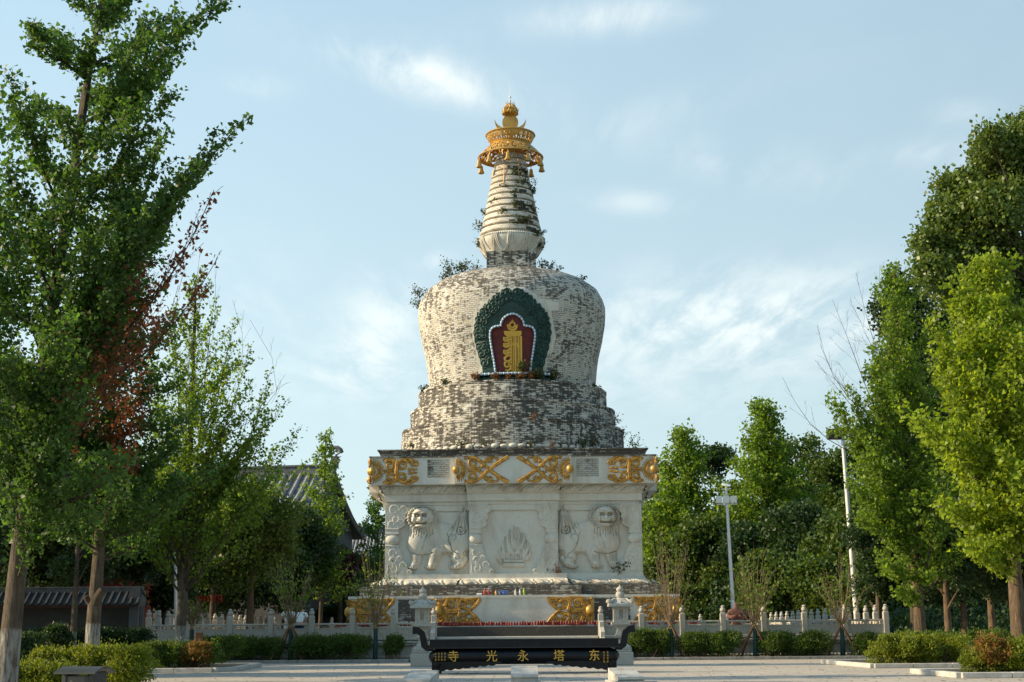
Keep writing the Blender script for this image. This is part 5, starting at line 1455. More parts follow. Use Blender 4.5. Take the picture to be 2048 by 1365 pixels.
# ================================================================== PEOPLE AND THE STONE FIGURE
def skin_body(name, verts, edges, mat, parent, sub=2, root=0):
    me = bpy.data.meshes.new(name); me.from_pydata([v[:3] for v in verts], edges, []); o = bpy.data.objects.new(name, me); C.objects.link(o); o.parent = parent
    me.materials.append(MT[mat]); mod = o.modifiers.new('skin', 'SKIN'); mod.use_smooth_shade = True
    for i, v in enumerate(verts): me.skin_vertices[0].data[i].radius = (v[3], v[4] if len(v) > 4 else v[3]); me.skin_vertices[0].data[i].use_root = (i == root)
    mod2 = o.modifiers.new('sub', 'SUBSURF'); mod2.levels = sub; mod2.render_levels = sub; return o
def person(px, Y, label, shirt, legs, lean=.35, rz=0.0, hat=False):
    t_ = thing('person', label, 'person', (at(px, 1240, Y).x, Y, FLOOR), rz)
    # body faces +y (away from the viewer), bowed forward
    V = [(0, 0, .88, .15, .11), (0, .03, 1.0, .135, .10), (0, .10, 1.15, .16, .11), (0, .20, 1.32, .17, .11), (0, .27, 1.42, .07, .07), (0, .33, 1.50, .055, .055), (0, .40, 1.57, .085, .095), (0, .43, 1.66, .075, .085),
         (-.09, 0, .82, .10), (-.11, .02, .48, .065), (-.11, 0, .10, .042), (-.11, .10, .035, .04, .03), (.09, 0, .82, .10), (.11, .02, .48, .065), (.11, 0, .10, .042), (.11, .10, .035, .04, .03),
         (-.19, .20, 1.33, .06), (-.25, .22, 1.08, .045), (-.14, .42, .98, .034), (-.05, .50, 1.02, .028, .018), (.19, .20, 1.33, .06), (.25, .22, 1.08, .045), (.14, .42, .98, .034), (.05, .50, 1.02, .028, .018)]
    E = [(0, 1), (1, 2), (2, 3), (3, 4), (4, 5), (5, 6), (6, 7), (0, 8), (8, 9), (9, 10), (10, 11), (0, 12), (12, 13), (13, 14), (14, 15), (3, 16), (16, 17), (17, 18), (18, 19), (3, 20), (20, 21), (21, 22), (22, 23)]
    for s, wr in ((-1, 19), (1, 23)):
        for k in range(5):
            i = len(V); x = s*.05; 
            if k == 4: V += [(x-s*.02, .50, 1.05, .010), (x-s*.03, .53, 1.07, .009)]
            else: L_ = (.05, .06, .055, .04)[k]; V += [(x-s*(.005), .53, 1.035-.018*k, .0095), (x-s*(.02), .53+L_*.6, 1.03-.018*k, .0085)]
            E += [(wr, i), (i, i+1)]
    skin_body('body', V, E, 'skin', t_)
    # shirt: same posture, slightly wider, hem below the hips and short sleeves
    S = [(0, .0, .80, .17, .13), (0, .02, .95, .165, .125), (0, .09, 1.13, .185, .135), (0, .19, 1.31, .20, .135), (0, .25, 1.40, .10, .09), (-.20, .20, 1.33, .085), (-.26, .21, 1.14, .075), (.20, .20, 1.33, .085), (.26, .21, 1.14, .075)]
    skin_body('shirt', S, [(0, 1), (1, 2), (2, 3), (3, 4), (3, 5), (5, 6), (3, 7), (7, 8)], shirt, t_)
    T_ = [(0, 0, .84, .16, .12), (-.095, 0, .72, .115), (-.11, .02, .45, .085), (-.11, 0, .12, .07), (.095, 0, .72, .115), (.11, .02, .45, .085), (.11, 0, .12, .07)]
    skin_body('trousers', T_, [(0, 1), (1, 2), (2, 3), (0, 4), (4, 5), (5, 6)], legs, t_)
    m = MB(); m.ball((0, .40, 1.645), .105, 10, (.92, 1.0, 1.05)); m.build('hair', 'hair', t_, 80)
    m = MB()
    for s in (-1, 1): m.ball((s*.035, .515, 1.60), .012, 6); m.ball((s*.088, .43, 1.59), .022, 6, (.5, 1, 1.4))
    m.ball((0, .53, 1.575), .018, 6, (.8, 1.2, 1.2)); m.ball((0, .52, 1.535), .02, 6, (1.3, .5, .4)); m.build('face', 'skin', t_, 80)
    for s in (-1, 1):
        m = MB(); m.ball((s*.11, .05, .04), .06, 8, (.8, 2.0, .65)); m.build('shoe', 'hair', t_, 80)
    return t_
pp = person(577, 54.2*KF, 'person in a loose cream shirt seen from behind, left one at the balustrade', 'cloth_cream', 'cloth_cream', rz=R(12)); pp.scale = (1.12, 1.0, .86)
pp = person(599, 54.3*KF, 'person in a white shirt and navy trousers bowing, right one at the balustrade', 'cloth_white', 'cloth_navy', rz=R(-15)); pp.scale = (1.12, 1.0, .83)
# reddish stone figure with folded sleeves
sf = thing('stone_figure', 'reddish brown robed stone figure with joined hands behind the right balustrade', 'statue', (at(1474, 1240, 56*KF).x, 56*KF, FLOOR), 0)
V = [(0, 0, .25, .32, .26), (0, 0, .60, .30, .22), (0, 0, .95, .33, .22), (0, 0, 1.13, .30, .20), (0, .0, 1.26, .10), (0, 0, 1.40, .13, .14), (0, 0, 1.52, .09),
     (-.32, 0, 1.08, .12), (-.42, -.08, .85, .11), (-.24, -.28, .80, .10), (-.05, -.33, .92, .06), (.32, 0, 1.08, .12), (.42, -.08, .85, .11), (.24, -.28, .80, .10), (.05, -.33, .92, .06)]
skin_body('robed_body', V, [(0, 1), (1, 2), (2, 3), (3, 4), (4, 5), (5, 6), (3, 7), (7, 8), (8, 9), (9, 10), (3, 11), (11, 12), (12, 13), (13, 14)], 'red_stone', sf)
m = MB(); m.box((0, 0, .10), (.9, .7, .20), bev=.03); m.build('plinth', 'red_stone', sf)
m = MB(); m.ball((0, -.13, 1.42), .03, 6); m.box((0, -.125, 1.36), (.07, .02, .015)); [m.ball((s*.05, -.12, 1.46), .016, 6) for s in (-1, 1)]
for s in (-1, 1):
    for k in range(5): m.tube([(s*.015, -.34, .93+.012*k), (s*.012, -.36, 1.02+.012*k)], .012, 5)
    for k in range(5): m.tube([(s*(.10+.06*k), -.22, 1.12-.02*k), (s*(.04+.05*k), -.26, .7), (s*(.06+.05*k), -.25, .3)], .018, 5)
m.build('face_and_folds', 'red_stone', sf, 70)

# ================================================================== VEGETATION
def unit(v): return v/np.maximum(np.linalg.norm(v, axis=-1, keepdims=True), 1e-9)
def leaves(name, P, size, mat, parent, rng, fan=False, up=0.0, flat=None, aspect=.8):
    n = len(P)
    if n == 0: return None
    a = unit(rng.normal(size=(n, 3)) + np.array([0, 0, up])); b = unit(np.cross(a, rng.normal(size=(n, 3))))
    s = (size*(.65+.7*rng.random(n)))[:, None]
    c = np.cross(a, b)
    if fan: V = np.stack([P, P+(a*.80+b*.52+c*.10)*s, P+a*.92*s, P+(a*.80-b*.52+c*.10)*s], 1)
    else: V = np.stack([P, P+(a*.5+b*.5*aspect+c*.06)*s, P+a*s, P+(a*.5-b*.5*aspect+c*.06)*s], 1)
    return npmesh(name, V.reshape(-1, 3), np.arange(4*n).reshape(n, 4), MT and mat, parent)
def tubes(name, S, mat, parent, n=6):
    """S: list of (p0, p1, r0, r1)"""
    S = [s for s in S]; P0 = np.array([s[0] for s in S], float); P1 = np.array([s[1] for s in S], float)
    r0_ = np.array([s[2] for s in S])[:, None, None]; r1_ = np.array([s[3] for s in S])[:, None, None]
    d = unit(P1-P0); ref = np.where(np.abs(d[:, 2:3]) < .9, np.array([[0, 0, 1.]]), np.array([[1., 0, 0]])); a = unit(np.cross(d, ref)); b = np.cross(d, a)
    q = 2*np.pi*np.arange(n)/n; ring = a[:, None, :]*np.cos(q)[None, :, None]+b[:, None, :]*np.sin(q)[None, :, None]
    V = np.concatenate([P0[:, None]+ring*r0_, P1[:, None]+ring*r1_], 1).reshape(-1, 3)
    k = np.arange(n); base = (np.arange(len(S))*2*n)[:, None]
    Q = np.stack([base+k, base+(k+1) % n, base+n+(k+1) % n, base+n+k], -1).reshape(-1, 4)
    return npmesh(name, V, Q, mat, parent, True)
def loft_trunk(S, pts, rad):
    for i in range(len(pts)-1): S.append((pts[i], pts[i+1], rad[i], rad[i+1]))
def trunk_mesh(name, pts, rad, mat, parent, rng, n=14, bumps=True):
    m = MB(); pts = [Vector(p) for p in pts]
    m.tube(pts, rad, n)
    if bumps:
        m.v = [tuple(Vector(v)+Vector((rng.normal(), rng.normal(), 0))*.010) for v in m.v]
    return m.build(name, mat, parent, 80)
def limb(S, LP, rng, p0, p1, r0_, dens, tw, scat, leafy0=.15, sag=.0, twn=9, wob=.06, bare=False):
    """a limb from p0 to p1 with side twigs; leaf positions go to LP"""
    p0 = np.array(p0, float); p1 = np.array(p1, float); L_ = np.linalg.norm(p1-p0); n = 8
    d = (p1-p0)/L_; side = unit(np.cross(d, [0, 0, 1.])+1e-6); up2 = np.cross(side, d)
    w1, w2 = rng.normal(size=2)*wob*L_
    pt = lambda t: p0+(p1-p0)*t+np.array([0, 0, -1.])*sag*L_*math.sin(math.pi*t)+side*w1*math.sin(math.pi*t)*t+up2*w2*.5*math.sin(2*math.pi*t)
    P = [pt(i/n) for i in range(n+1)]
    for i in range(n): S.append((P[i], P[i+1], max(.006, r0_*(1-i/n*.92)), max(.005, r0_*(1-(i+1)/n*.92))))
    def along(a, b, cnt, sc):
        t = rng.random(cnt)[:, None]; LP.append(a+(b-a)*t+rng.normal(size=(cnt, 3))*sc)
    if not bare:
        for i in range(n):
            if (i+1)/n > leafy0: along(P[i], P[i+1], rng.poisson(dens*L_/n*.6), scat)
    for k in range(twn):
        t = leafy0+(1-leafy0)*(k+rng.random())/twn; q = pt(min(t, .98)); s = 1 if k % 2 else -1
        dd = unit(d*(.75+.3*rng.random())+side*s*(.35+.5*rng.random())+np.array([0, 0, 1])*(.1+.35*rng.random())+rng.normal(size=3)*.18); l = tw*L_*(1.05-t)*(.6+.7*rng.random())+.18
        e = q+dd*l; mid = (q+e)/2+rng.normal(size=3)*.05*l; rr = max(.005, r0_*.28*(1-t))
        S.append((q, mid, rr, rr*.7)); S.append((mid, e, rr*.7, .004))
        if not bare: along(q, mid, rng.poisson(dens*l*.5), scat); along(mid, e, rng.poisson(dens*l*.55), scat)
        if l > .7:
            for j in range(int(l/.45)):
                tt = .25+.7*rng.random(); q2 = q+(e-q)*tt; d2 = unit(dd+rng.normal(size=3)*.55); l2 = l*.35*rng.random()+.15
                S.append((q2, q2+d2*l2, rr*.5, .004))
                if not bare: along(q2, q2+d2*l2, rng.poisson(dens*l2), scat)
def P3(p): return np.array([p[0], p[1], p[2]], float)
def new_tree(name, label, cat, base, group=None): return thing(name, label, cat, (base[0], base[1], 0), 0, group)
def ginkgo(label, base, H_, r, topoff, cb, L0, rise, nl, dens, leafsize, mat, barkm, seed, group='ginkgo trees', custom=(), red=(), bare=(), twn=9, scat=.05, topshrink=.85, azr=None, thin=1.0, tw=.40, name='ginkgo_tree'):
    rng = np.random.default_rng(seed); t_ = new_tree(name, label, 'tree', base, group)
    n = 16; off = np.array(topoff)
    pts = []; 
    for i in range(n+1):
        f = i/n; pts.append(np.array([off[0]*f**1.2+.05*math.sin(3*f+seed)*f*2, off[1]*f, H_*f]))
    rad = [r*(1.18 if i == 0 else 1)*(1-.93*(i/n)**.9)+.008 for i in range(n+1)]
    tk = lambda f: pts[min(int(f*n), n-1)]+(pts[min(int(f*n)+1, n)]-pts[min(int(f*n), n-1)])*(f*n-int(f*n))
    trunk = trunk_mesh('trunk', pts, rad, barkm, t_, rng)
    S = []; LP = []
    for k in range(nl):
        f = cb+(1-cb)*((k+.4*rng.random())/nl); az = k*2.4+rng.normal()*.4
        if azr: az = azr(k, rng, az)
        ff = (f-cb)/(1-cb); L_ = L0*((1-ff)**topshrink*.9+.12)*(.5+.85*rng.random())
        p = tk(f); u = rise+.25*ff+rng.normal()*.1; d = np.array([math.cos(az)*math.cos(u), math.sin(az)*math.cos(u), math.sin(u)])
        limb(S, LP, rng, p, p+d*L_, max(.012, r*.36*(1-f)+.006), dens, tw, scat, .12, .03, twn)
    for f, tgt, rr in custom: limb(S, LP, rng, tk(f), P3(tgt)-np.array([base[0], base[1], 0]), rr, dens*1.3, .38, scat, .2, .02, 15, .03)
    RP = []
    for f, tgt, rr, dn in red: limb(S, RP, rng, tk(f), P3(tgt)-np.array([base[0], base[1], 0]), rr, dens*dn, .34, scat, .3, .02, 13, .03)
    DP = []
    for f, tgt, rr in bare: limb(S, DP, rng, tk(f), P3(tgt)-np.array([base[0], base[1], 0]), rr*.8, 0, .34, scat, .2, .03, 11, .10, bare=True)
    tubes('limbs', S, 'bark_plain', t_, 5)
    leaves('crown', np.concatenate(LP), leafsize, mat, t_, rng, fan=True, up=.2)
    if RP: leaves('withered_leaves', np.concatenate(RP), leafsize*.95, 'leaf_red', t_, rng, fan=True, up=-.4)
    return t_
def rel(px, py, Y): return at(px, py, Y*KF)
def lobes_crown(rng, lobes, n, shell=.55, up=.25):
    """points on and in a set of ellipsoid lobes"""
    w = np.array([l[3]**2 for l in lobes]); w = w/w.sum(); c = rng.multinomial(n, w); out = []
    for (x, y, z, r), k in zip(lobes, c):
        d = unit(rng.normal(size=(k, 3))+np.array([0, 0, up])); rr = r*np.where(rng.random(k) < shell, .82+.25*rng.random(k), rng.random(k)**.5)
        lump = 1+.16*np.sin(d[:, 0]*7+x)*np.sin(d[:, 1]*6+y)+.14*np.sin(d[:, 2]*9+z)
        out.append(np.array([x, y, z])+d*(rr*lump)[:, None]*np.array([1, 1, .85]))
    out = np.concatenate(out); rng.shuffle(out); return out
def broad_tree(name, label, base, H_, W_, cb, nlobe, nleaf, size, mat, seed, trunk_r=.22, group='broadleaf trees behind the terrace', lob=.30, shape='round', barkm='bark_plain', lean=(0, 0), cat='tree', clump=0):
    rng = np.random.default_rng(seed); t_ = new_tree(name, label, cat, base, group); L = []
    for k in range(nlobe):
        f = rng.random(); a = 2*math.pi*rng.random()
        if shape == 'cone': prof = (1-f)**.75
        elif shape == 'column': prof = math.sin(math.pi*min(1, f*.93+.10))**.45
        else: prof = math.sqrt(max(.03, 1-(2*f-1)**2))*(.95 if f > .5 else 1)
        rr = W_*prof*math.sqrt(rng.random())*.82; lr = W_*lob*(.65+.6*rng.random())*(.55+.45*prof)
        L.append((rr*math.cos(a)+lean[0]*f, rr*math.sin(a)+lean[1]*f, cb+(H_-cb)*f*.93+.0, lr))
    S = []; tp = [np.array([lean[0]*f*.6, lean[1]*f*.6, H_*.82*f]) for f in (0, .2, .4, .6, .8, 1)]
    loft_trunk(S, tp, [trunk_r*(1.15-.95*f) for f in (0, .2, .4, .6, .8, 1)])
    for l in L[::2]:
        c = np.array(l[:3]); h0 = max(.18, min(.75, (c[2]-.25*np.hypot(c[0], c[1])-1.0)/(H_*.82))); s0 = tp[0]+(tp[-1]-tp[0])*h0
        mid = (s0+c)/2+rng.normal(size=3)*.1; S.append((s0, mid, trunk_r*.35, trunk_r*.2)); S.append((mid, c, trunk_r*.2, .02))
    tubes('trunk', S, barkm, t_, 7)
    P = lobes_crown(rng, L, nleaf)
    if clump:
        nc = nleaf//clump; C0_ = P[:nc]; P = np.repeat(C0_, clump, 0)+rng.normal(size=(nc*clump, 3))*size*.85
    leaves('crown', P, size, mat, t_, rng, up=.1, aspect=.75)
    return t_

# ---- near left: tall shaded ginkgo leaning right
Y1 = 18.0*KF; b1 = at(12, 1365, Y1); T1B = (b1.x-.03, Y1)
top1 = at(190, -60, Y1)
def az_all(k, rng, az): return az
H1_ = top1.z+1.0
C1 = [(.80, rel(445, 8, 18), .035), (.72, rel(372, 62, 17.5), .03), (.66, rel(350, 120, 18.5), .03), (.60, rel(342, 190, 17), .03), (.66, rel(300, 40, 16.8), .03),
      (.47, rel(488, 238, 18), .04), (.44, rel(385, 335, 17.2), .03), (.50, rel(330, 270, 19), .03), (.38, rel(350, 395, 17.4), .03), (.34, rel(300, 420, 17), .03),
      (.86, rel(270, -20, 18.2), .025), (.78, rel(60, 60, 17), .03), (.6, rel(20, 160, 16.6), .03), (.5, rel(10, 330, 17), .035), (.42, rel(-20, 420, 16.8), .03), (.36, rel(190, 470, 16.6), .03),
      (.30, rel(240, 560, 17), .03), (.3, rel(-30, 600, 17), .03), (.25, rel(130, 640, 16.4), .03), (.22, rel(150, 800, 16.8), .02), (.2, rel(20, 720, 16.5), .02), (.16, rel(90, 900, 16.8), .02)]
R1 = [(.30, rel(428, 380, 17.6), .035, .26), (.29, rel(436, 515, 17.4), .03, .22), (.27, rel(395, 455, 18), .03, .24), (.25, rel(300, 520, 17.2), .028, .3), (.23, rel(270, 640, 17), .025, .25)]
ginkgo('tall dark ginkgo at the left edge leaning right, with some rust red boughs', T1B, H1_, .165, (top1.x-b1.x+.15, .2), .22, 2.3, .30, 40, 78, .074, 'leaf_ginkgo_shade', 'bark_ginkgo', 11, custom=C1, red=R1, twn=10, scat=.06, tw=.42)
# ---- second ginkgo, cut limb stubs, whitewashed foot
Y2t = 32.0*KF; b2 = at(183, 1300, Y2t)
T2B = (b2.x, Y2t); H2_ = at(250, 400, Y2t).z
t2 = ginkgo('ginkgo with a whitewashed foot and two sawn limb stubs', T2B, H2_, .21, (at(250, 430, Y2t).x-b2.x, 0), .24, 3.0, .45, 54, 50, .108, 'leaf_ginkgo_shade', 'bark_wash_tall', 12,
       custom=[(.33, rel(352, 890, 31.6), .06), (.33, rel(200, 760, 31), .04), (.36, rel(130, 900, 31), .04), (.40, rel(100, 800, 31), .04), (.26, rel(60, 1000, 31), .04), (.27, rel(270, 960, 31), .03)],
       red=[(.45, rel(250, 620, 30.5), .03, .35), (.5, rel(190, 560, 30.6), .03, .3), (.40, rel(255, 790, 30.4), .03, .6), (.36, rel(290, 740, 30.6), .03, .45), (.34, rel(262, 890, 30.5), .02, .5), (.45, rel(170, 660, 30.4), .03, .3)], twn=9, scat=.10, tw=.42)
m = MB(); c = at(190, 1192, Y2t)
m.tube([(c.x-b2.x-.02, 0, c.z-.35), (c.x-b2.x+.12, -.12, c.z-.02), (c.x-b2.x+.26, -.14, c.z+.16)], [.15, .13, .12], 10); m.tube([(c.x-b2.x-.08, 0, c.z-.25), (c.x-b2.x-.24, -.08, c.z-.02)], [.10, .08], 8)
m.build('limb_stub', 'bark_plain', t2, 60)
# ---- third ginkgo: light, open, upswept
Y3t = 44.0*KF; b3t = at(360, 1290, Y3t); T3B = (b3t.x, Y3t); H3_ = at(393, 560, Y3t).z
tip3 = [(470, 640), (500, 690), (540, 745), (575, 800), (598, 855), (560, 900), (610, 930), (300, 700), (260, 800), (350, 610), (430, 590), (520, 840), (450, 760), (330, 900), (250, 900), (545, 960), (310, 1010), (240, 1000), (480, 900)]
C3 = [(.17+.16*random.random(), rel(x, y, 44+random.uniform(-2, 2)), .05) for x, y in tip3]
B3 = [(.30, rel(500, 640, 44), .03), (.3, rel(575, 765, 44), .03), (.34, rel(465, 600, 44), .02), (.4, rel(430, 540, 44), .02), (.4, rel(372, 530, 44), .02), (.5, rel(400, 505, 44), .02)]
ginkgo('light open ginkgo with long upswept boughs in front of the left balustrade', T3B, H3_, .22, (at(393, 560, Y3t).x-b3t.x, 0), .20, 3.6, .92, 38, 20, .115, 'leaf_ginkgo', 'bark_wash_tall', 13, custom=C3, bare=B3, twn=9, scat=.085, tw=.36)
# ---- right hand ginkgos
YR1 = 34.5*KF; br1 = at(2042, 1330, YR1); TR1 = (br1.x, YR1)
CR1 = [(.36, rel(1850, 830, 34), .05), (.3, rel(1880, 1010, 33.6), .04), (.55, rel(1930, 570, 34), .03), (.30, rel(1935, 900, 34), .07), (.32, rel(1890, 760, 33.5), .06), (.42, rel(1860, 640, 33.5), .05), (.3, rel(1930, 1100, 33), .05), (.34, rel(1900, 850, 33), .05), (.5, rel(1900, 560, 34), .04),
       (.5, rel(1990, 600, 33), .04), (.26, rel(1950, 980, 33), .04), (.3, rel(2010, 900, 32.6), .04), (.4, rel(1960, 740, 33), .04), (.25, rel(2060, 1000, 32.8), .04), (.45, rel(2060, 700, 33), .04), (.22, rel(1970, 1110, 33), .04)]
ginkgo('bright yellow green ginkgo at the right edge with a thick brown trunk', TR1, at(1990, 520, YR1).z, .25, (at(1990, 540, YR1).x-br1.x, 0), .25, 4.0, .62, 46, 44, .125, 'leaf_ginkgo_bright', 'bark_right', 21, custom=CR1, twn=9, scat=.11, tw=.42)
YR2 = 45.0*KF; br2 = at(1842, 1275, YR2); TR2 = (br2.x, YR2)
CR2 = [(.45, rel(1745, 700, 44), .04), (.26, rel(1700, 960, 43.5), .04), (.32, rel(1930, 800, 44), .04), (.22, rel(1900, 1020, 44), .03), (.3, rel(1715, 1040, 43.6), .03), (.34, rel(1655, 790, 44), .04), (.30, rel(1690, 860, 44), .04), (.4, rel(1700, 780, 44), .04), (.5, rel(1770, 640, 44.5), .04), (.28, rel(1750, 950, 43.5), .04), (.24, rel(1780, 1060, 43.5), .03), (.34, rel(1740, 880, 43), .03), (.2, rel(1770, 1130, 43.6), .03),
       (.2, rel(1860, 1150, 43.6), .03), (.3, rel(1860, 950, 43.4), .04), (.14, rel(1800, 1180, 44), .02)]
BR2 = [(.36, rel(1565, 755, 44), .045), (.42, rel(1635, 650, 44), .04), (.46, rel(1630, 720, 44), .04), (.5, rel(1665, 600, 44), .04), (.5, rel(1640, 690, 44), .03), (.55, rel(1700, 600, 44), .03), (.62, rel(1712, 545, 44), .03), (.70, rel(1760, 530, 44), .02), (.44, rel(1650, 800, 44), .03)]
ginkgo('green ginkgo right of the lamp post with long bare dead boughs reaching left', TR2, at(1790, 540, YR2).z, .23, (at(1790, 560, YR2).x-br2.x, 0), .16, 3.8, .70, 50, 34, .13, 'leaf_ginkgo', 'bark_right', 22, custom=CR2, bare=BR2, twn=9, scat=.11, tw=.40)
# ---- tall broadleaf tree rising behind the right ginkgos
YR4 = 50.0*KF
def lobes_tree(name, label, base, lobes_px, Y, dpy, n, size, mat, seed, tr=.25, clump=5, group='broadleaf trees behind the terrace', rpx=60):
    rng = np.random.default_rng(seed); t_ = new_tree(name, label, 'tree', base, group); L = []
    for x, y, r_ in lobes_px:
        c = at(x, y, Y+rng.normal()*dpy); L.append((c.x-base[0], c.y-base[1], c.z, r_*Y/F))
    S = []; top = np.array(max(L, key=lambda l: l[2])[:3])*.92; loft_trunk(S, [top*f for f in (0, .3, .6, 1)], [tr, tr*.75, tr*.5, .04])
    for l in L: c = np.array(l[:3]); s0 = top*max(.15, min(.8, c[2]/top[2]-.15)); S.append((s0, (s0+c)/2+rng.normal(size=3)*.15, tr*.3, tr*.18)); S.append(((s0+c)/2, c, tr*.18, .02))
    tubes('trunk', S, 'bark_plain', t_, 7); P = lobes_crown(rng, L, n, .5)
    if clump: nc = n//clump; P = np.repeat(P[:nc], clump, 0)+rng.normal(size=(nc*clump, 3))*size*.9
    leaves('crown', P, size, mat, t_, rng, up=.1, aspect=.75); return t_
lobes_tree('poplar_tree', 'tall broad leaved tree rising above the ginkgos at the right edge', (at(2080, 1260, YR4).x, YR4),
    [(2040, 290, 60), (1990, 320, 52), (2060, 380, 80), (1985, 420, 60), (1930, 390, 48), (1900, 440, 50), (1875, 500, 50), (1930, 500, 60), (2000, 520, 70), (1865, 545, 38), (2050, 560, 80), (1900, 570, 50), (2075, 250, 40), (1960, 460, 60), (1925, 370, 30), (1980, 275, 26), (1890, 370, 22), (1960, 600, 70), (2060, 680, 80), (1850, 480, 22)],
    YR4, .9, 62000, .20, 'leaf_broad', 31)
lobes_tree('poplar_tree', 'narrow dark tree between the lamp post and the tall right tree', (at(1830, 1260, 54*KF).x, 54*KF),
    [(1800, 580, 34), (1830, 620, 45), (1790, 650, 40), (1840, 700, 60), (1800, 760, 60), (1850, 820, 70), (1790, 860, 60), (1760, 620, 20), (1900, 760, 70), (1880, 660, 50), (1830, 930, 80), (1900, 900, 80), (1770, 960, 60), (1960, 850, 80), (1930, 1000, 90), (1830, 1030, 80), (2020, 960, 90)],
    54*KF, 1.0, 50000, .20, 'leaf_dark', 32)
# ---- dark pines behind the right hedge
for i, (px, Y, w_, top) in enumerate(((1897, 47, 2.2, 1000), (1985, 50, 2.4, 980), (1930, 55, 2.6, 960), (2060, 47, 2.4, 1010), (1760, 56, 2.2, 1010))):
    Y *= KF; b = at(px, 1270, Y); broad_tree('pine_tree', ('dark pine with a pale trunk, between the two right ginkgos', 'dark pine with a thin trunk left of the rightmost ginkgo', 'dark pine standing farthest back of the right pines', 'dark pine partly cut by the right picture edge', 'dark pine just left of the right hand ginkgo trunk')[i],
        (b.x, Y), at(px, top, Y).z, w_, 2.6, 16, 16000, .15, 'leaf_dark', 40+i, .17, 'dark pines behind the right hedges', .36, 'column', 'bark_right')
# ---- wood behind the terrace on the right
def bg(px, Y, top, wpx, mat, seed, name, label, cbpy=1215, n=26000, size=.27, shape='round', nl=22, group='broadleaf trees behind the terrace', lob=.34, clump=4):
    Y *= KF; b = at(px, 1250, Y); return broad_tree(name, label, (b.x, Y), at(px, top, Y).z, wpx/F*Y, at(px, cbpy, Y).z, nl, n, size, mat, seed, .25, group, lob, shape, clump=clump)
for i, a in enumerate(((1375, 92, 868, 84, 'leaf_ginkgo', 'cone', 'light green pointed tree just right of the pagoda cornice', 1130), (1538, 90, 815, 82, 'leaf_ginkgo', 'cone', 'tall light green pointed tree above the wood, behind the solar lamp', 1010))):
    px, Y, top, w_, mt_, shp, lab, cbp = a; Y *= KF
    b = at(px, 1250, Y); rng_ = np.random.default_rng(60+i)
    ginkgo(lab, (b.x, Y), at(px, top, Y).z, .26, (0, 0), .22 if i == 0 else .36, w_/F*Y*1.7, .38, 70, 22, .24, mt_, 'bark_plain', 61+i, group='pointed ginkgos behind the terrace', twn=8, scat=.26, tw=.45)
WOOD = [(1310, 96, 1010, 70, 'leaf_mid', 'round mid green tree touching the right edge of the pagoda'), (1450, 100, 880, 80, 'leaf_dark', 'dark tree between the two pointed light trees'), (1625, 98, 862, 95, 'leaf_mid', 'broad domed tree on the skyline left of the tall lamp post'),
        (1560, 99, 872, 75, 'leaf_mid', 'domed tree behind the tallest pointed light tree'), (1700, 96, 890, 80, 'leaf_mid', 'domed tree behind the tall lamp post'), (1600, 84, 1010, 90, 'leaf_dark', 'dark blue green tree low in the wood'), (1500, 86, 1050, 70, 'leaf_dark', 'dark tree behind the solar lamp pole'),
        (1420, 88, 1030, 70, 'leaf_mid', 'mid green tree left of the solar lamp pole'), (1700, 80, 1020, 85, 'leaf_mid', 'mid green tree right of the tall lamp post'), (1770, 78, 960, 80, 'leaf_mid', 'mid green tree behind the right end of the balustrade'),
        (1340, 90, 1090, 55, 'leaf_mid', 'small mid green tree behind the green hoarding'), (1840, 76, 1000, 95, 'leaf_dark', 'dark tree behind the right ginkgo trunk'), (1940, 74, 960, 100, 'leaf_dark', 'dark tree far behind the pines'), (2040, 72, 900, 100, 'leaf_dark', 'dark tree at the far right edge behind everything'),
        (1540, 78, 1120, 70, 'leaf_mid', 'low bushy tree right of the stone figure'), (1650, 76, 1130, 70, 'leaf_mid', 'low bushy tree behind the twiggy sapling by the lamp post'), (1750, 72, 1120, 70, 'leaf_mid', 'low bushy tree behind the corner of the balustrade')]
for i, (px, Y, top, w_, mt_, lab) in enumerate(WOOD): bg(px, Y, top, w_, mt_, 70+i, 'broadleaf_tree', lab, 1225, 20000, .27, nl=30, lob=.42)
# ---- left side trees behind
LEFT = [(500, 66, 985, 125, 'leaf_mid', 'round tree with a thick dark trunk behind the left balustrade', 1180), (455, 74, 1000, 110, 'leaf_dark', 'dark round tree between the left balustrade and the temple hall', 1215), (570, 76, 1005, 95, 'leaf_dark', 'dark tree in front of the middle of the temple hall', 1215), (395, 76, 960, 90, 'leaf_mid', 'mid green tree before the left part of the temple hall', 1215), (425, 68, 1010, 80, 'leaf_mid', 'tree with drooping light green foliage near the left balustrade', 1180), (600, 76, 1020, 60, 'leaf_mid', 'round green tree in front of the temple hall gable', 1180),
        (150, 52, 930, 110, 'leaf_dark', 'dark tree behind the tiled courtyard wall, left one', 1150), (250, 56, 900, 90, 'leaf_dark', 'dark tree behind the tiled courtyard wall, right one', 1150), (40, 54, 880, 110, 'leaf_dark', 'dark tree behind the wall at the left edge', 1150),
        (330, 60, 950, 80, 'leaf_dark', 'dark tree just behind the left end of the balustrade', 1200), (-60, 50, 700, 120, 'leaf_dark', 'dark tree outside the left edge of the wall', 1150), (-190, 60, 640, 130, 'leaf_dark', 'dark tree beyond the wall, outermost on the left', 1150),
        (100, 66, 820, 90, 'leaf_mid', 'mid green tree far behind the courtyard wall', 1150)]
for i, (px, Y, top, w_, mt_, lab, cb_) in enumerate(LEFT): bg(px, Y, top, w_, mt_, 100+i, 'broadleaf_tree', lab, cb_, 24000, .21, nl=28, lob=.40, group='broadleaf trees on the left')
b = at(640, 1250, 80*KF)
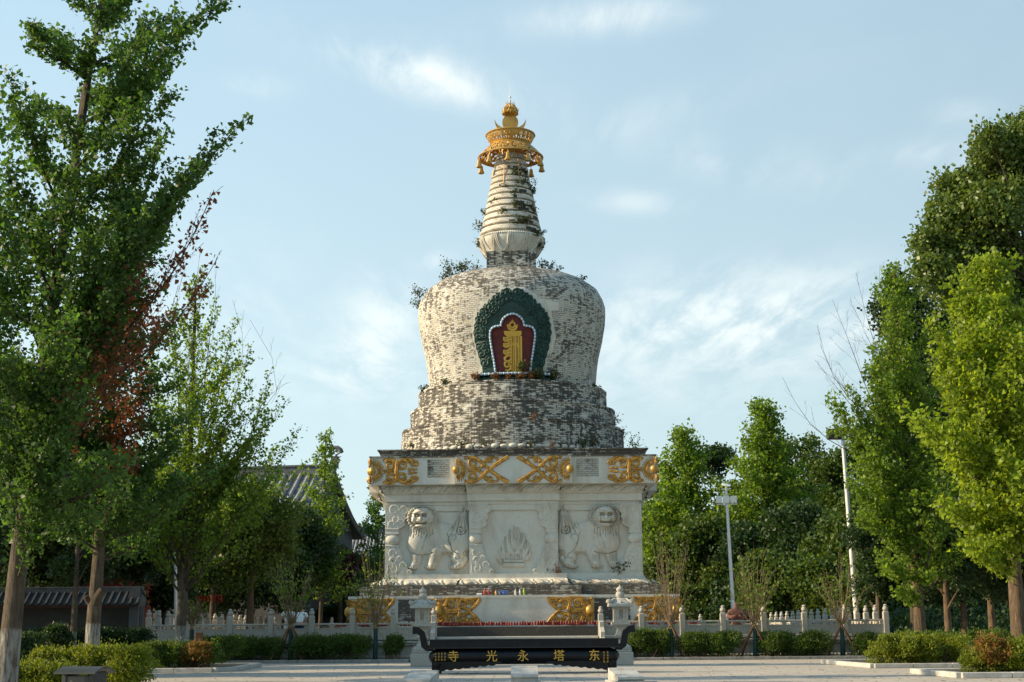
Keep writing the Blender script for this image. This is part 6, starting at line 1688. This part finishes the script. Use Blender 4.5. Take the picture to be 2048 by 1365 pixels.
ginkgo('slender pale green larch like tree before the temple hall', (b.x, 80*KF), at(640, 872, 80*KF).z, .16, (.2, 0), .22, 3.0, .50, 56, 15, .18, 'leaf_ginkgo', 'bark_plain', 120, group='slender trees by the hall', twn=8, scat=.16, tw=.4, name='larch_tree')
b = at(735, 1250, 84*KF)
ginkgo('green tree showing between the hall and the left side of the pagoda', (b.x+.6, 84*KF), at(742, 975, 84*KF).z, .16, (.2, 0), .30, 3.6, .45, 30, 16, .20, 'leaf_ginkgo_shade', 'bark_plain', 121, group='slender trees by the hall', twn=8, scat=.16, tw=.4, name='broadleaf_tree')
bg(680, 84, 1100, 36, 'leaf_purple', 122, 'plum_tree', 'dark purple leaved plum tree above the green hoarding', 1160, 9000, .20, nl=10, group='purple plum trees')
bg(720, 88, 1120, 38, 'leaf_mid', 123, 'broadleaf_tree', 'low green tree between the hoarding and the pagoda', 1170, 9000, .20, nl=10, group='broadleaf trees on the left')

# ---- staked multi stem saplings along the terrace
def sapling(px, foot, top, wpx, label, seed, leafn, tripod='wood', Y=51.75*KF, dark=False, bottom=None):
    rng = np.random.default_rng(seed); b = at(px, foot, Y); t_ = thing('staked_sapling', label, 'sapling', (b.x, Y, .05), 0, 'staked saplings along the terrace')
    S = []; LP = []; hk = at(px, 1245, Y).z-.10; zt2 = at(px, top, Y).z; w_ = wpx/F*Y
    m = MB(); m.tube([(0, 0, 0), (.02, 0, hk*.5), (0, 0, hk)], [.085, .075, .07], 10); m.build('trunk', 'young_bark', t_, 60)
    m = MB(); m.tube([(0, 0, .02), (.02, 0, hk*.45), (.01, 0, hk*.86)], [.11, .10, .09], 10); m.build('green_wrap', 'green_wrap', t_, 60)
    ns_ = 20
    for k in range(ns_):
        a = 2*math.pi*k/ns_+rng.normal()*.2; rr = w_*(.30+.85*rng.random()); zz = hk+(zt2-hk)*(1-.40*(rr/w_)**1.5)*(.75+.27*rng.random())
        e = np.array([rr*math.cos(a), rr*.7*math.sin(a), zz]); s0 = np.array([.03*math.cos(a), .03*math.sin(a), hk-.04-.10*rng.random()]); c1 = s0+(e-s0)*.35+np.array([math.cos(a), math.sin(a), 0])*.12*rr
        P = [(1-t)**2*s0+2*t*(1-t)*c1+t*t*e for t in np.linspace(0, 1, 7)]
        for i in range(6): S.append((P[i], P[i+1], .024*(1-i/6.5), .024*(1-(i+1)/6.5)))
        for j in range(5):
            t = .35+.6*rng.random(); q = P[int(t*6)]; d = unit((e-s0)/np.linalg.norm(e-s0)+rng.normal(size=3)*.45); l = .3+.45*rng.random(); S.append((q, q+d*l, .009, .004))
            if rng.random() < .85: cnt = rng.poisson(leafn); LP.append(q+d*l*rng.random((cnt, 1))+rng.normal(size=(cnt, 3))*.09)
    cnt = 16; LP.append(np.array([0, 0, hk+.05])+rng.normal(size=(cnt, 3))*.12)
    tubes('branches', S, 'young_bark', t_, 5); leaves('leaves', np.concatenate(LP), .105, 'leaf_ginkgo', t_, rng, up=.1)
    if tripod:
        for k in range(4 if tripod == 'wood' else 2):
            a = 2*math.pi*k/4+.6 if tripod == 'wood' else (math.pi*1.05 if k == 0 else -.4); rr = 1.05; m = MB(); m.tube([(rr*math.cos(a), rr*.45*math.sin(a), .02), (.05*math.cos(a), .05*math.sin(a), hk*.93)], [.045, .04] if tripod == 'wood' else [.028, .024], 7)
            m.build('stake', 'stake_wood' if tripod == 'wood' else 'pale_wood', t_, 60)
    return t_
sapling(580, 1320, 1070, 62, 'leafy multi stem sapling in front of the two people', 201, 7, 'wood')
sapling(750, 1322, 1050, 60, 'multi stem sapling before the left gilt corner, with two thin pale stakes', 202, 4, 'thin')
sapling(1343, 1315, 1010, 66, 'almost leafless sapling before the right gilt corner', 203, 2, 'wood')
sapling(1511, 1315, 1065, 62, 'staked sapling next to the reddish stone figure', 204, 5, 'wood')
sapling(1686, 1315, 1085, 56, 'staked sapling at the foot of the tall lamp post', 205, 4, 'wood')
t_ = sapling(382, 1292, 1205, 24, 'small bare dark sapling beside the whitewashed ginkgo', 206, 1, None, Y=45.5*KF)
m = MB(); a_ = at(405, 1290, 46.5*KF); m = MB(); m.box((0, 0, .75), (.32, .05, 1.2), bev=.02); tag(m.build('timber_board', 'stake_wood', None, None, (a_.x-.15, 46.5*KF, 0)), 'brown timber board standing in the hedge by the whitewashed ginkgo', 'board')

# ---- hedges and shrubs
def hedge(px0, px1, top, Yc, depth, label, seed, mat='leaf_hedge', n=9000, size=.085, rust=0, rounded=False, extra_h=0, ground_z=0.05, name='hedge'):
    rng = np.random.default_rng(seed); a, b = at(px0, top, Yc), at(px1, top, Yc); w_ = b.x-a.x; h = a.z-ground_z; t_ = thing(name, label, 'shrub' if rounded else 'hedge', ((a.x+b.x)/2, Yc, ground_z), 0, 'clipped hedges and shrubs')
    L = []; nb = max(3, int(w_/.42)) if not rounded else 7
    for k in range(nb*(3 if not rounded else 1)):
        if rounded: x = rng.normal()*.12*w_; y = rng.normal()*.1; z = h*(.35+.35*rng.random()); r_ = w_*.38
        else: x = -w_/2+w_*(k+.5)/(nb*3)+rng.normal()*.06; y = (rng.random()-.5)*depth*.7; r_ = min(.42, h*.42)*(.75+.5*rng.random()); z = h-r_*.85+rng.normal()*.05 if k % 3 else h*.35
        L.append((x, y, z, r_))
    P = lobes_crown(rng, L, n, .6, .5); P = P[P[:, 2] > .02]
    q = rng.random(len(P)) < .10; P[q, 2] += rng.random(q.sum())*.16*(P[q, 2] > h*.6)
    S = []
    for k in range(int(nb*5)):
        x = (rng.random()-.5)*w_*.9; y = (rng.random()-.5)*depth*.5; S.append((np.array([x*.8, y*.7, 0]), np.array([x, y, h*.7]), .012, .006))
    tubes('stems', S, 'young_bark', t_, 4)
    if rust:
        dq = np.hypot(P[:, 0]-rust[0], (P[:, 2]-rust[1])*.8) < rust[2]; dq &= rng.random(len(P)) < .7
        leaves('withered_leaves', P[dq], size, 'leaf_rusty', t_, rng, up=1.0, aspect=.5); P = P[~dq]
    leaves('foliage', P, size, mat, t_, rng, up=1.0, aspect=.55)
    return t_
HB = 51.72*KF
hedge(590, 735, 1275, HB, .9, 'long clipped hedge between the two left saplings', 301, n=15000)
hedge(766, 806, 1272, HB, .9, 'round bright green bush left of the stone lantern', 302, n=7000, rounded=True, mat='leaf_hedge')
hedge(415, 562, 1277, HB, .9, 'dark clipped hedge left of the leafy sapling', 303, n=15000, mat='leaf_hedge')
hedge(1262, 1336, 1262, HB, .9, 'sunlit bush right of the stone lantern', 304, n=11000)
hedge(1364, 1470, 1268, HB, .9, 'sunlit clipped hedge between the right saplings', 305, n=14000)
hedge(1530, 1572, 1270, HB, .9, 'sunlit bush just right of the sapling by the stone figure', 306, n=7000)
hedge(1577, 1598, 1278, HB, .8, 'small thin bush between two larger bushes', 307, n=3000)
hedge(1603, 1648, 1268, HB, .9, 'sunlit bush left of the lamp post sapling', 308, n=7000)
hedge(1720, 1750, 1270, HB, .9, 'bush right of the lamp post sapling', 309, n=5000)
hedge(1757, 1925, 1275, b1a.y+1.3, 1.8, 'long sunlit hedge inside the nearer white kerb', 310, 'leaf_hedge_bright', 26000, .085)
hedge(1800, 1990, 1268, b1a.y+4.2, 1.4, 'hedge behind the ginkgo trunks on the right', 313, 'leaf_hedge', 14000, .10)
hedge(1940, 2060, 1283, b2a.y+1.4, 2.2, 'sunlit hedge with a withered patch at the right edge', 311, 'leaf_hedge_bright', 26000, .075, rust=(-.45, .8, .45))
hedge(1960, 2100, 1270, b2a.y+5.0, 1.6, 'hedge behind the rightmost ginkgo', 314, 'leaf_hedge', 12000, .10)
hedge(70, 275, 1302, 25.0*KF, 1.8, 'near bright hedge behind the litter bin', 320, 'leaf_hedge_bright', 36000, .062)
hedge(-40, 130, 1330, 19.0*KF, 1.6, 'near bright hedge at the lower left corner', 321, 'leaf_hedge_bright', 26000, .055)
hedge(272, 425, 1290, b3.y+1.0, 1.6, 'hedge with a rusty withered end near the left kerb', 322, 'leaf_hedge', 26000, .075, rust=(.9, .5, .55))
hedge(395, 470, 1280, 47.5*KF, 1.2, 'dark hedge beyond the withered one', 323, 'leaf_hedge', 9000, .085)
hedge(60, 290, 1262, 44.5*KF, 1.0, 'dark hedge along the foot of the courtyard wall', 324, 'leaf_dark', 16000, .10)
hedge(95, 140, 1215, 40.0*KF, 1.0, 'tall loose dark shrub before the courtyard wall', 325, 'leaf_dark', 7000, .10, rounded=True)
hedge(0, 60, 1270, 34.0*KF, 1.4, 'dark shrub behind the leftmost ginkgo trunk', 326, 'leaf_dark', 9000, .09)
hedge(600, 760, 1218, 85.0*KF, 1.6, 'dark green shrubs along the foot of the hoarding', 327, 'leaf_dark', 16000, .16, ground_z=0)
hedge(1290, 1400, 1175, 86.0*KF, 1.6, 'bushes before the green hoarding on the right', 328, 'leaf_mid', 12000, .16, ground_z=0)
# a thin dark trunk with faded whitewash among the left trees
b = at(146, 1290, 42*KF); broad_tree('broadleaf_tree', 'thin shaded tree with a faded whitewashed trunk left of the stubbed ginkgo', (b.x, 42*KF), at(146, 900, 42*KF).z, 1.9, 3.4, 14, 9000, .13, 'leaf_dark', 130, .13, 'broadleaf trees on the left', .38, 'round', 'bark_ginkgo')
# red blossom flecks near the left balustrade
rng = np.random.default_rng(77); c = at(418, 1198, 62*KF); t_ = thing('red_streamer', 'red ribbons tied in the tree behind the left balustrade', 'ribbons', (c.x, c.y, c.z))
m = MB(); 
for k in range(9): x = -.6+.15*k; m.tube([(x, 0, .12+.1*math.sin(k*2)), (x+.08, .02, -.05), (x+.02, 0, -.22-.1*math.cos(k*3))], [.05, .045, .02], 5)
m.tube([(-.7, 0, .1), (.8, 0, .16)], .015, 4); m.build('ribbons', 'flower_red', t_, 50)

# ---- weeds rooted in the brickwork of the pagoda
def weed(px, py, Y, size_, label, seed, mat='leaf_weed', n=60, up=1.0, woody=True):
    rng = np.random.default_rng(seed); c = at(px, py, Y); t_ = thing('wall_weed', label, 'weed', tuple(c), 0, 'weeds growing on the pagoda'); S = []; LP = []
    for k in range(7):
        d = unit(np.array([rng.normal()*.7, -.25+rng.normal()*.35, up*.9+.3*rng.random()])); l = size_*(.5+.6*rng.random()); S.append((np.zeros(3), d*l*.5, .014, .01)); e = d*l+np.array([rng.normal()*.1*size_, 0, 0]); S.append((d*l*.5, e, .01, .004))
        cnt = n//7; t = rng.random((cnt, 1))**.6; LP.append(e*t+rng.normal(size=(cnt, 3))*size_*.13)
    tubes('stems', S, 'young_bark', t_, 4); leaves('leaves', np.concatenate(LP), .12, mat, t_, rng, up=.3, aspect=.6)
def Yr(hpx, py, x):     # depth of the front surface of a round part at image column x
    r_ = rdw(hpx, py); dx = (x-1021)/F*TY; return TY-math.sqrt(max(.05, r_*r_-dx*dx))
WD = []
for i, (x, y, hpx, s, n) in enumerate(((1035, 350, 32, .5, 110), (1049, 348, 32, .5, 80), (1040, 370, 35, .45, 70), (1058, 378, 38, .6, 110), (1063, 388, 40, .5, 80), (1027, 387, 40, .45, 60), (1010, 374, 36, .3, 24), (1028, 415, 45, .5, 80), (1046, 415, 45, .4, 50), (1062, 424, 47, .6, 90),
        (1005, 426, 48, .4, 40), (1042, 446, 52, .6, 110), (1030, 450, 52, .4, 50), (986, 406, 43, .35, 22), (970, 426, 47, .4, 26), (962, 458, 56, .6, 44), (956, 488, 62, .4, 30), (1070, 470, 60, .5, 60), (1082, 492, 64, .5, 60), (1084, 466, 60, .3, 20))):
    WD.append((x, y, Yr(hpx, y, x)-.12, s*1.15, int(n*2.4), 'green weed on the ringed spire, number %d counting down' % (i+1)))
sp_lab = ['dense weed tuft just under the canopy, left one', 'dense weed tuft just under the canopy, right one', 'thin weed on the third ring below the canopy', 'bushy weed on the right edge of the upper spire', 'bushy weed below another on the right edge of the upper spire', 'weed in the middle of the upper spire', 'tiny weed beside a dark patch high on the spire', 'weed tuft at the middle of the spire', 'small weed right of the middle of the spire', 'bushy weed on the right edge at mid spire',
          'small weed left of centre at mid spire', 'largest weed on the lower spire, over a dark patch', 'small weed left of the largest spire weed', 'wispy weed left side of mid spire', 'wispy weed on the left edge at mid spire', 'wispy weed low on the left edge of the spire', 'weed on the left rim of the lotus base', 'weed low on the right edge of the spire', 'weed on the right rim of the lotus base', 'sprig sticking out right of the lower spire']
for i, w in enumerate(WD): weed(w[0], w[1]+4, w[2], w[3], sp_lab[i], 400+i, n=w[4])
dl = [((905, 553), 'branching weed on the left dome shoulder', .95, 120, 3.4), ((925, 545), 'bushy weed beside the branching one on the dome shoulder', .9, 110, 2.6), ((885, 560), 'spreading weed lowest on the left dome shoulder', .8, 80, 3.9), ((948, 540), 'thin weed near the neck on the left of the dome', .6, 40, 2.0),
      ((840, 590), 'weed on the left edge of the dome', .7, 70, 5.0), ((836, 612), 'weed lower on the left edge of the dome', .6, 60, 5.1), ((1085, 535), 'thin weed right of the neck on the dome', .5, 40, 1.9), ((1102, 538), 'small weed farther right of the neck on the dome', .5, 40, 2.2), ((1113, 540), 'tiny weed on the right dome shoulder', .4, 20, 2.6), ((1166, 556), 'lone sprig on the far right dome shoulder', .35, 20, 4.2)]
for i, ((x, y), lab, s, n, R_) in enumerate(dl): weed(x, y+5, TY, s*1.1, lab, 430+i, n=int(n*2.2))
bl_ = [(950, 756, 'leaf_dry', .45, 90, 'dry weed at the left foot of the niche'), (990, 757, 'leaf_dry', .35, 90, 'reddish dry weed under the niche, left of centre'), (1015, 758, 'leaf_dry', .3, 80, 'dry weed under the middle of the niche'), (1040, 757, 'leaf_dry', .35, 90, 'dry weed under the niche, right of centre'), (1062, 756, 'leaf_dry', .5, 110, 'tall dry weed at the right of the niche foot'), (1080, 757, 'leaf_weed', .55, 130, 'green weed at the right foot of the niche'),
       (1108, 756, 'leaf_weed', .6, 150, 'bushy green weed right of the niche foot'), (1048, 738, 'leaf_weed', .5, 120, 'dark weed growing inside the niche'), (893, 768, 'leaf_weed', .4, 90, 'low weed left of the niche on the top drum'), (846, 780, 'leaf_weed', .35, 50, 'weed on the left end of the top drum'), (1190, 777, 'leaf_weed', .4, 50, 'weed on the right end of the top drum')]
for i, (x, y, mt_, s, n, lab) in enumerate(bl_): weed(x, y+3, (Yr(187, 779, x)+.12) if i != 7 else TY-5.2, s, lab, 450+i, mat=mt_, n=n*2)
cl_ = [(1224, 850, 'weed on the right end of the middle drum', .8, 90), (1238, 885, 'weed on the right end of the lowest drum', .9, 100), (1068, 838, 'dry weed in the joint of the drums', .4, 60), (925, 893, 'weed on the cap, left of centre', .5, 70), (1165, 893, 'dense weed on the cap at the right', .7, 130), (1185, 893, 'weed next to the dense one on the cap', .6, 90), (1105, 892, 'low dry weed on the cap right of centre', .35, 50), (1060, 890, 'low weed on the cap near the middle', .35, 50), (820, 893, 'low weed on the cap at the left', .35, 50), (970, 890, 'faint weed on the cap', .3, 40)]
for i, (x, y, lab, s, n) in enumerate(cl_):
    weed(x, y+3, (Yr(203, 822, x) if i == 0 else Yr(221, 862, x) if i in (1, 2) else Yr(221, 895, x)-.5)-.0, s, lab, 470+i, n=n, mat='leaf_dry' if 'dry' in lab else 'leaf_weed')
weed(1268, 899, TY-3, .9, 'leafy sprig standing on the right end of the cap', 490, 'leaf_ginkgo', 110)
weed(1117, 1150, TY-wD-BD-.15, .5, 'dry twiggy weed at the foot of the right inner pilaster', 491, 'leaf_dry', 60); weed(1240, 1148, TY-wD-.35, .7, 'dry weed at the foot of the right lion', 492, 'leaf_weed', 70)

# ---- trees standing outside the left edge; their shade falls on the court
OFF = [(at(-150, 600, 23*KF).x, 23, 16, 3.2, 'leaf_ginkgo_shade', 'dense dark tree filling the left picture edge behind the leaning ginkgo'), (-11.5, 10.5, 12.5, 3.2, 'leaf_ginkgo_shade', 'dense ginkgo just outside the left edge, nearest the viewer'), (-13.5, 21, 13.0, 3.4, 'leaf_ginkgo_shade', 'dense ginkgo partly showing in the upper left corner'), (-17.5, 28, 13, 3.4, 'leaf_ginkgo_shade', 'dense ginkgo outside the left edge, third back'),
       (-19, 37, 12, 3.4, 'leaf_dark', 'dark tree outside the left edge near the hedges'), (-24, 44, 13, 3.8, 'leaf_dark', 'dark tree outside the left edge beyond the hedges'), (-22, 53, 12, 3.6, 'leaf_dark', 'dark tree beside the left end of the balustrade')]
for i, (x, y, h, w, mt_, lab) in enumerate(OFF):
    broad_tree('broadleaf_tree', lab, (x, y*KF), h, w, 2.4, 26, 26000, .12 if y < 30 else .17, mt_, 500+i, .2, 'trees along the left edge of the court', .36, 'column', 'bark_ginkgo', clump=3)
# ---- the far wood that closes the horizon: one mass
rng = np.random.default_rng(900); t_ = None; L = []
for k in range(150):
    x = -95+200*k/150+rng.normal()*1.5; y = 118*KF+rng.normal()*4; z = 1.5+4.5*rng.random()+(2.0 if x > 12 else 0); L.append((x, y, z, 2.6+1.2*rng.random()))
    L.append((x, y-3, 1.2, 2.2))
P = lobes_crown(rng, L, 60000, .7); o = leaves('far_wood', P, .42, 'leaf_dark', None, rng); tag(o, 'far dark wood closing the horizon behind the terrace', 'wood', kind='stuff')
# low undergrowth in front of it, both sides
L = []
for k in range(90):
    x = 13+30*rng.random(); y = 84*KF+12*rng.random(); L.append((x, y, .8+1.6*rng.random(), 1.4+rng.random()))
for k in range(70):
    x = -45+30*rng.random(); y = 60*KF+18*rng.random() if x < -23 else 86*KF+5*rng.random(); L.append((x, y, .8+1.6*rng.random(), 1.2+rng.random()))
for k in range(70):
    x = 19+24*rng.random(); y = 56*KF+20*rng.random(); L.append((x, y, .5+1.2*rng.random(), 1.0+rng.random()*.8))
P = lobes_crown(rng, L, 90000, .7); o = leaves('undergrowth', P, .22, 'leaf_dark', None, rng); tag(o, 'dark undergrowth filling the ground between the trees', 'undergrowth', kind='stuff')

n = 900; x = rng.uniform(-16, 17, n); y = rng.uniform(28, 65, n); P = np.stack([x, y, np.full(n, .012)], 1); a = rng.random(n)*6.28; s_ = rng.uniform(.03, .075, n)
d = np.stack([np.cos(a), np.sin(a), np.zeros(n)], 1)*s_[:, None]; e = np.stack([-np.sin(a), np.cos(a), np.zeros(n)], 1)*s_[:, None]*.6
V = np.stack([P-d, P-e+[0, 0, .012], P+d, P+e+[0, 0, .006]], 1).reshape(-1, 3)
o = npmesh('fallen_leaves', V, np.arange(4*n).reshape(n, 4), 'leaf_dry'); tag(o, 'dry leaves scattered over the court paving', 'fallen leaves', kind='stuff')
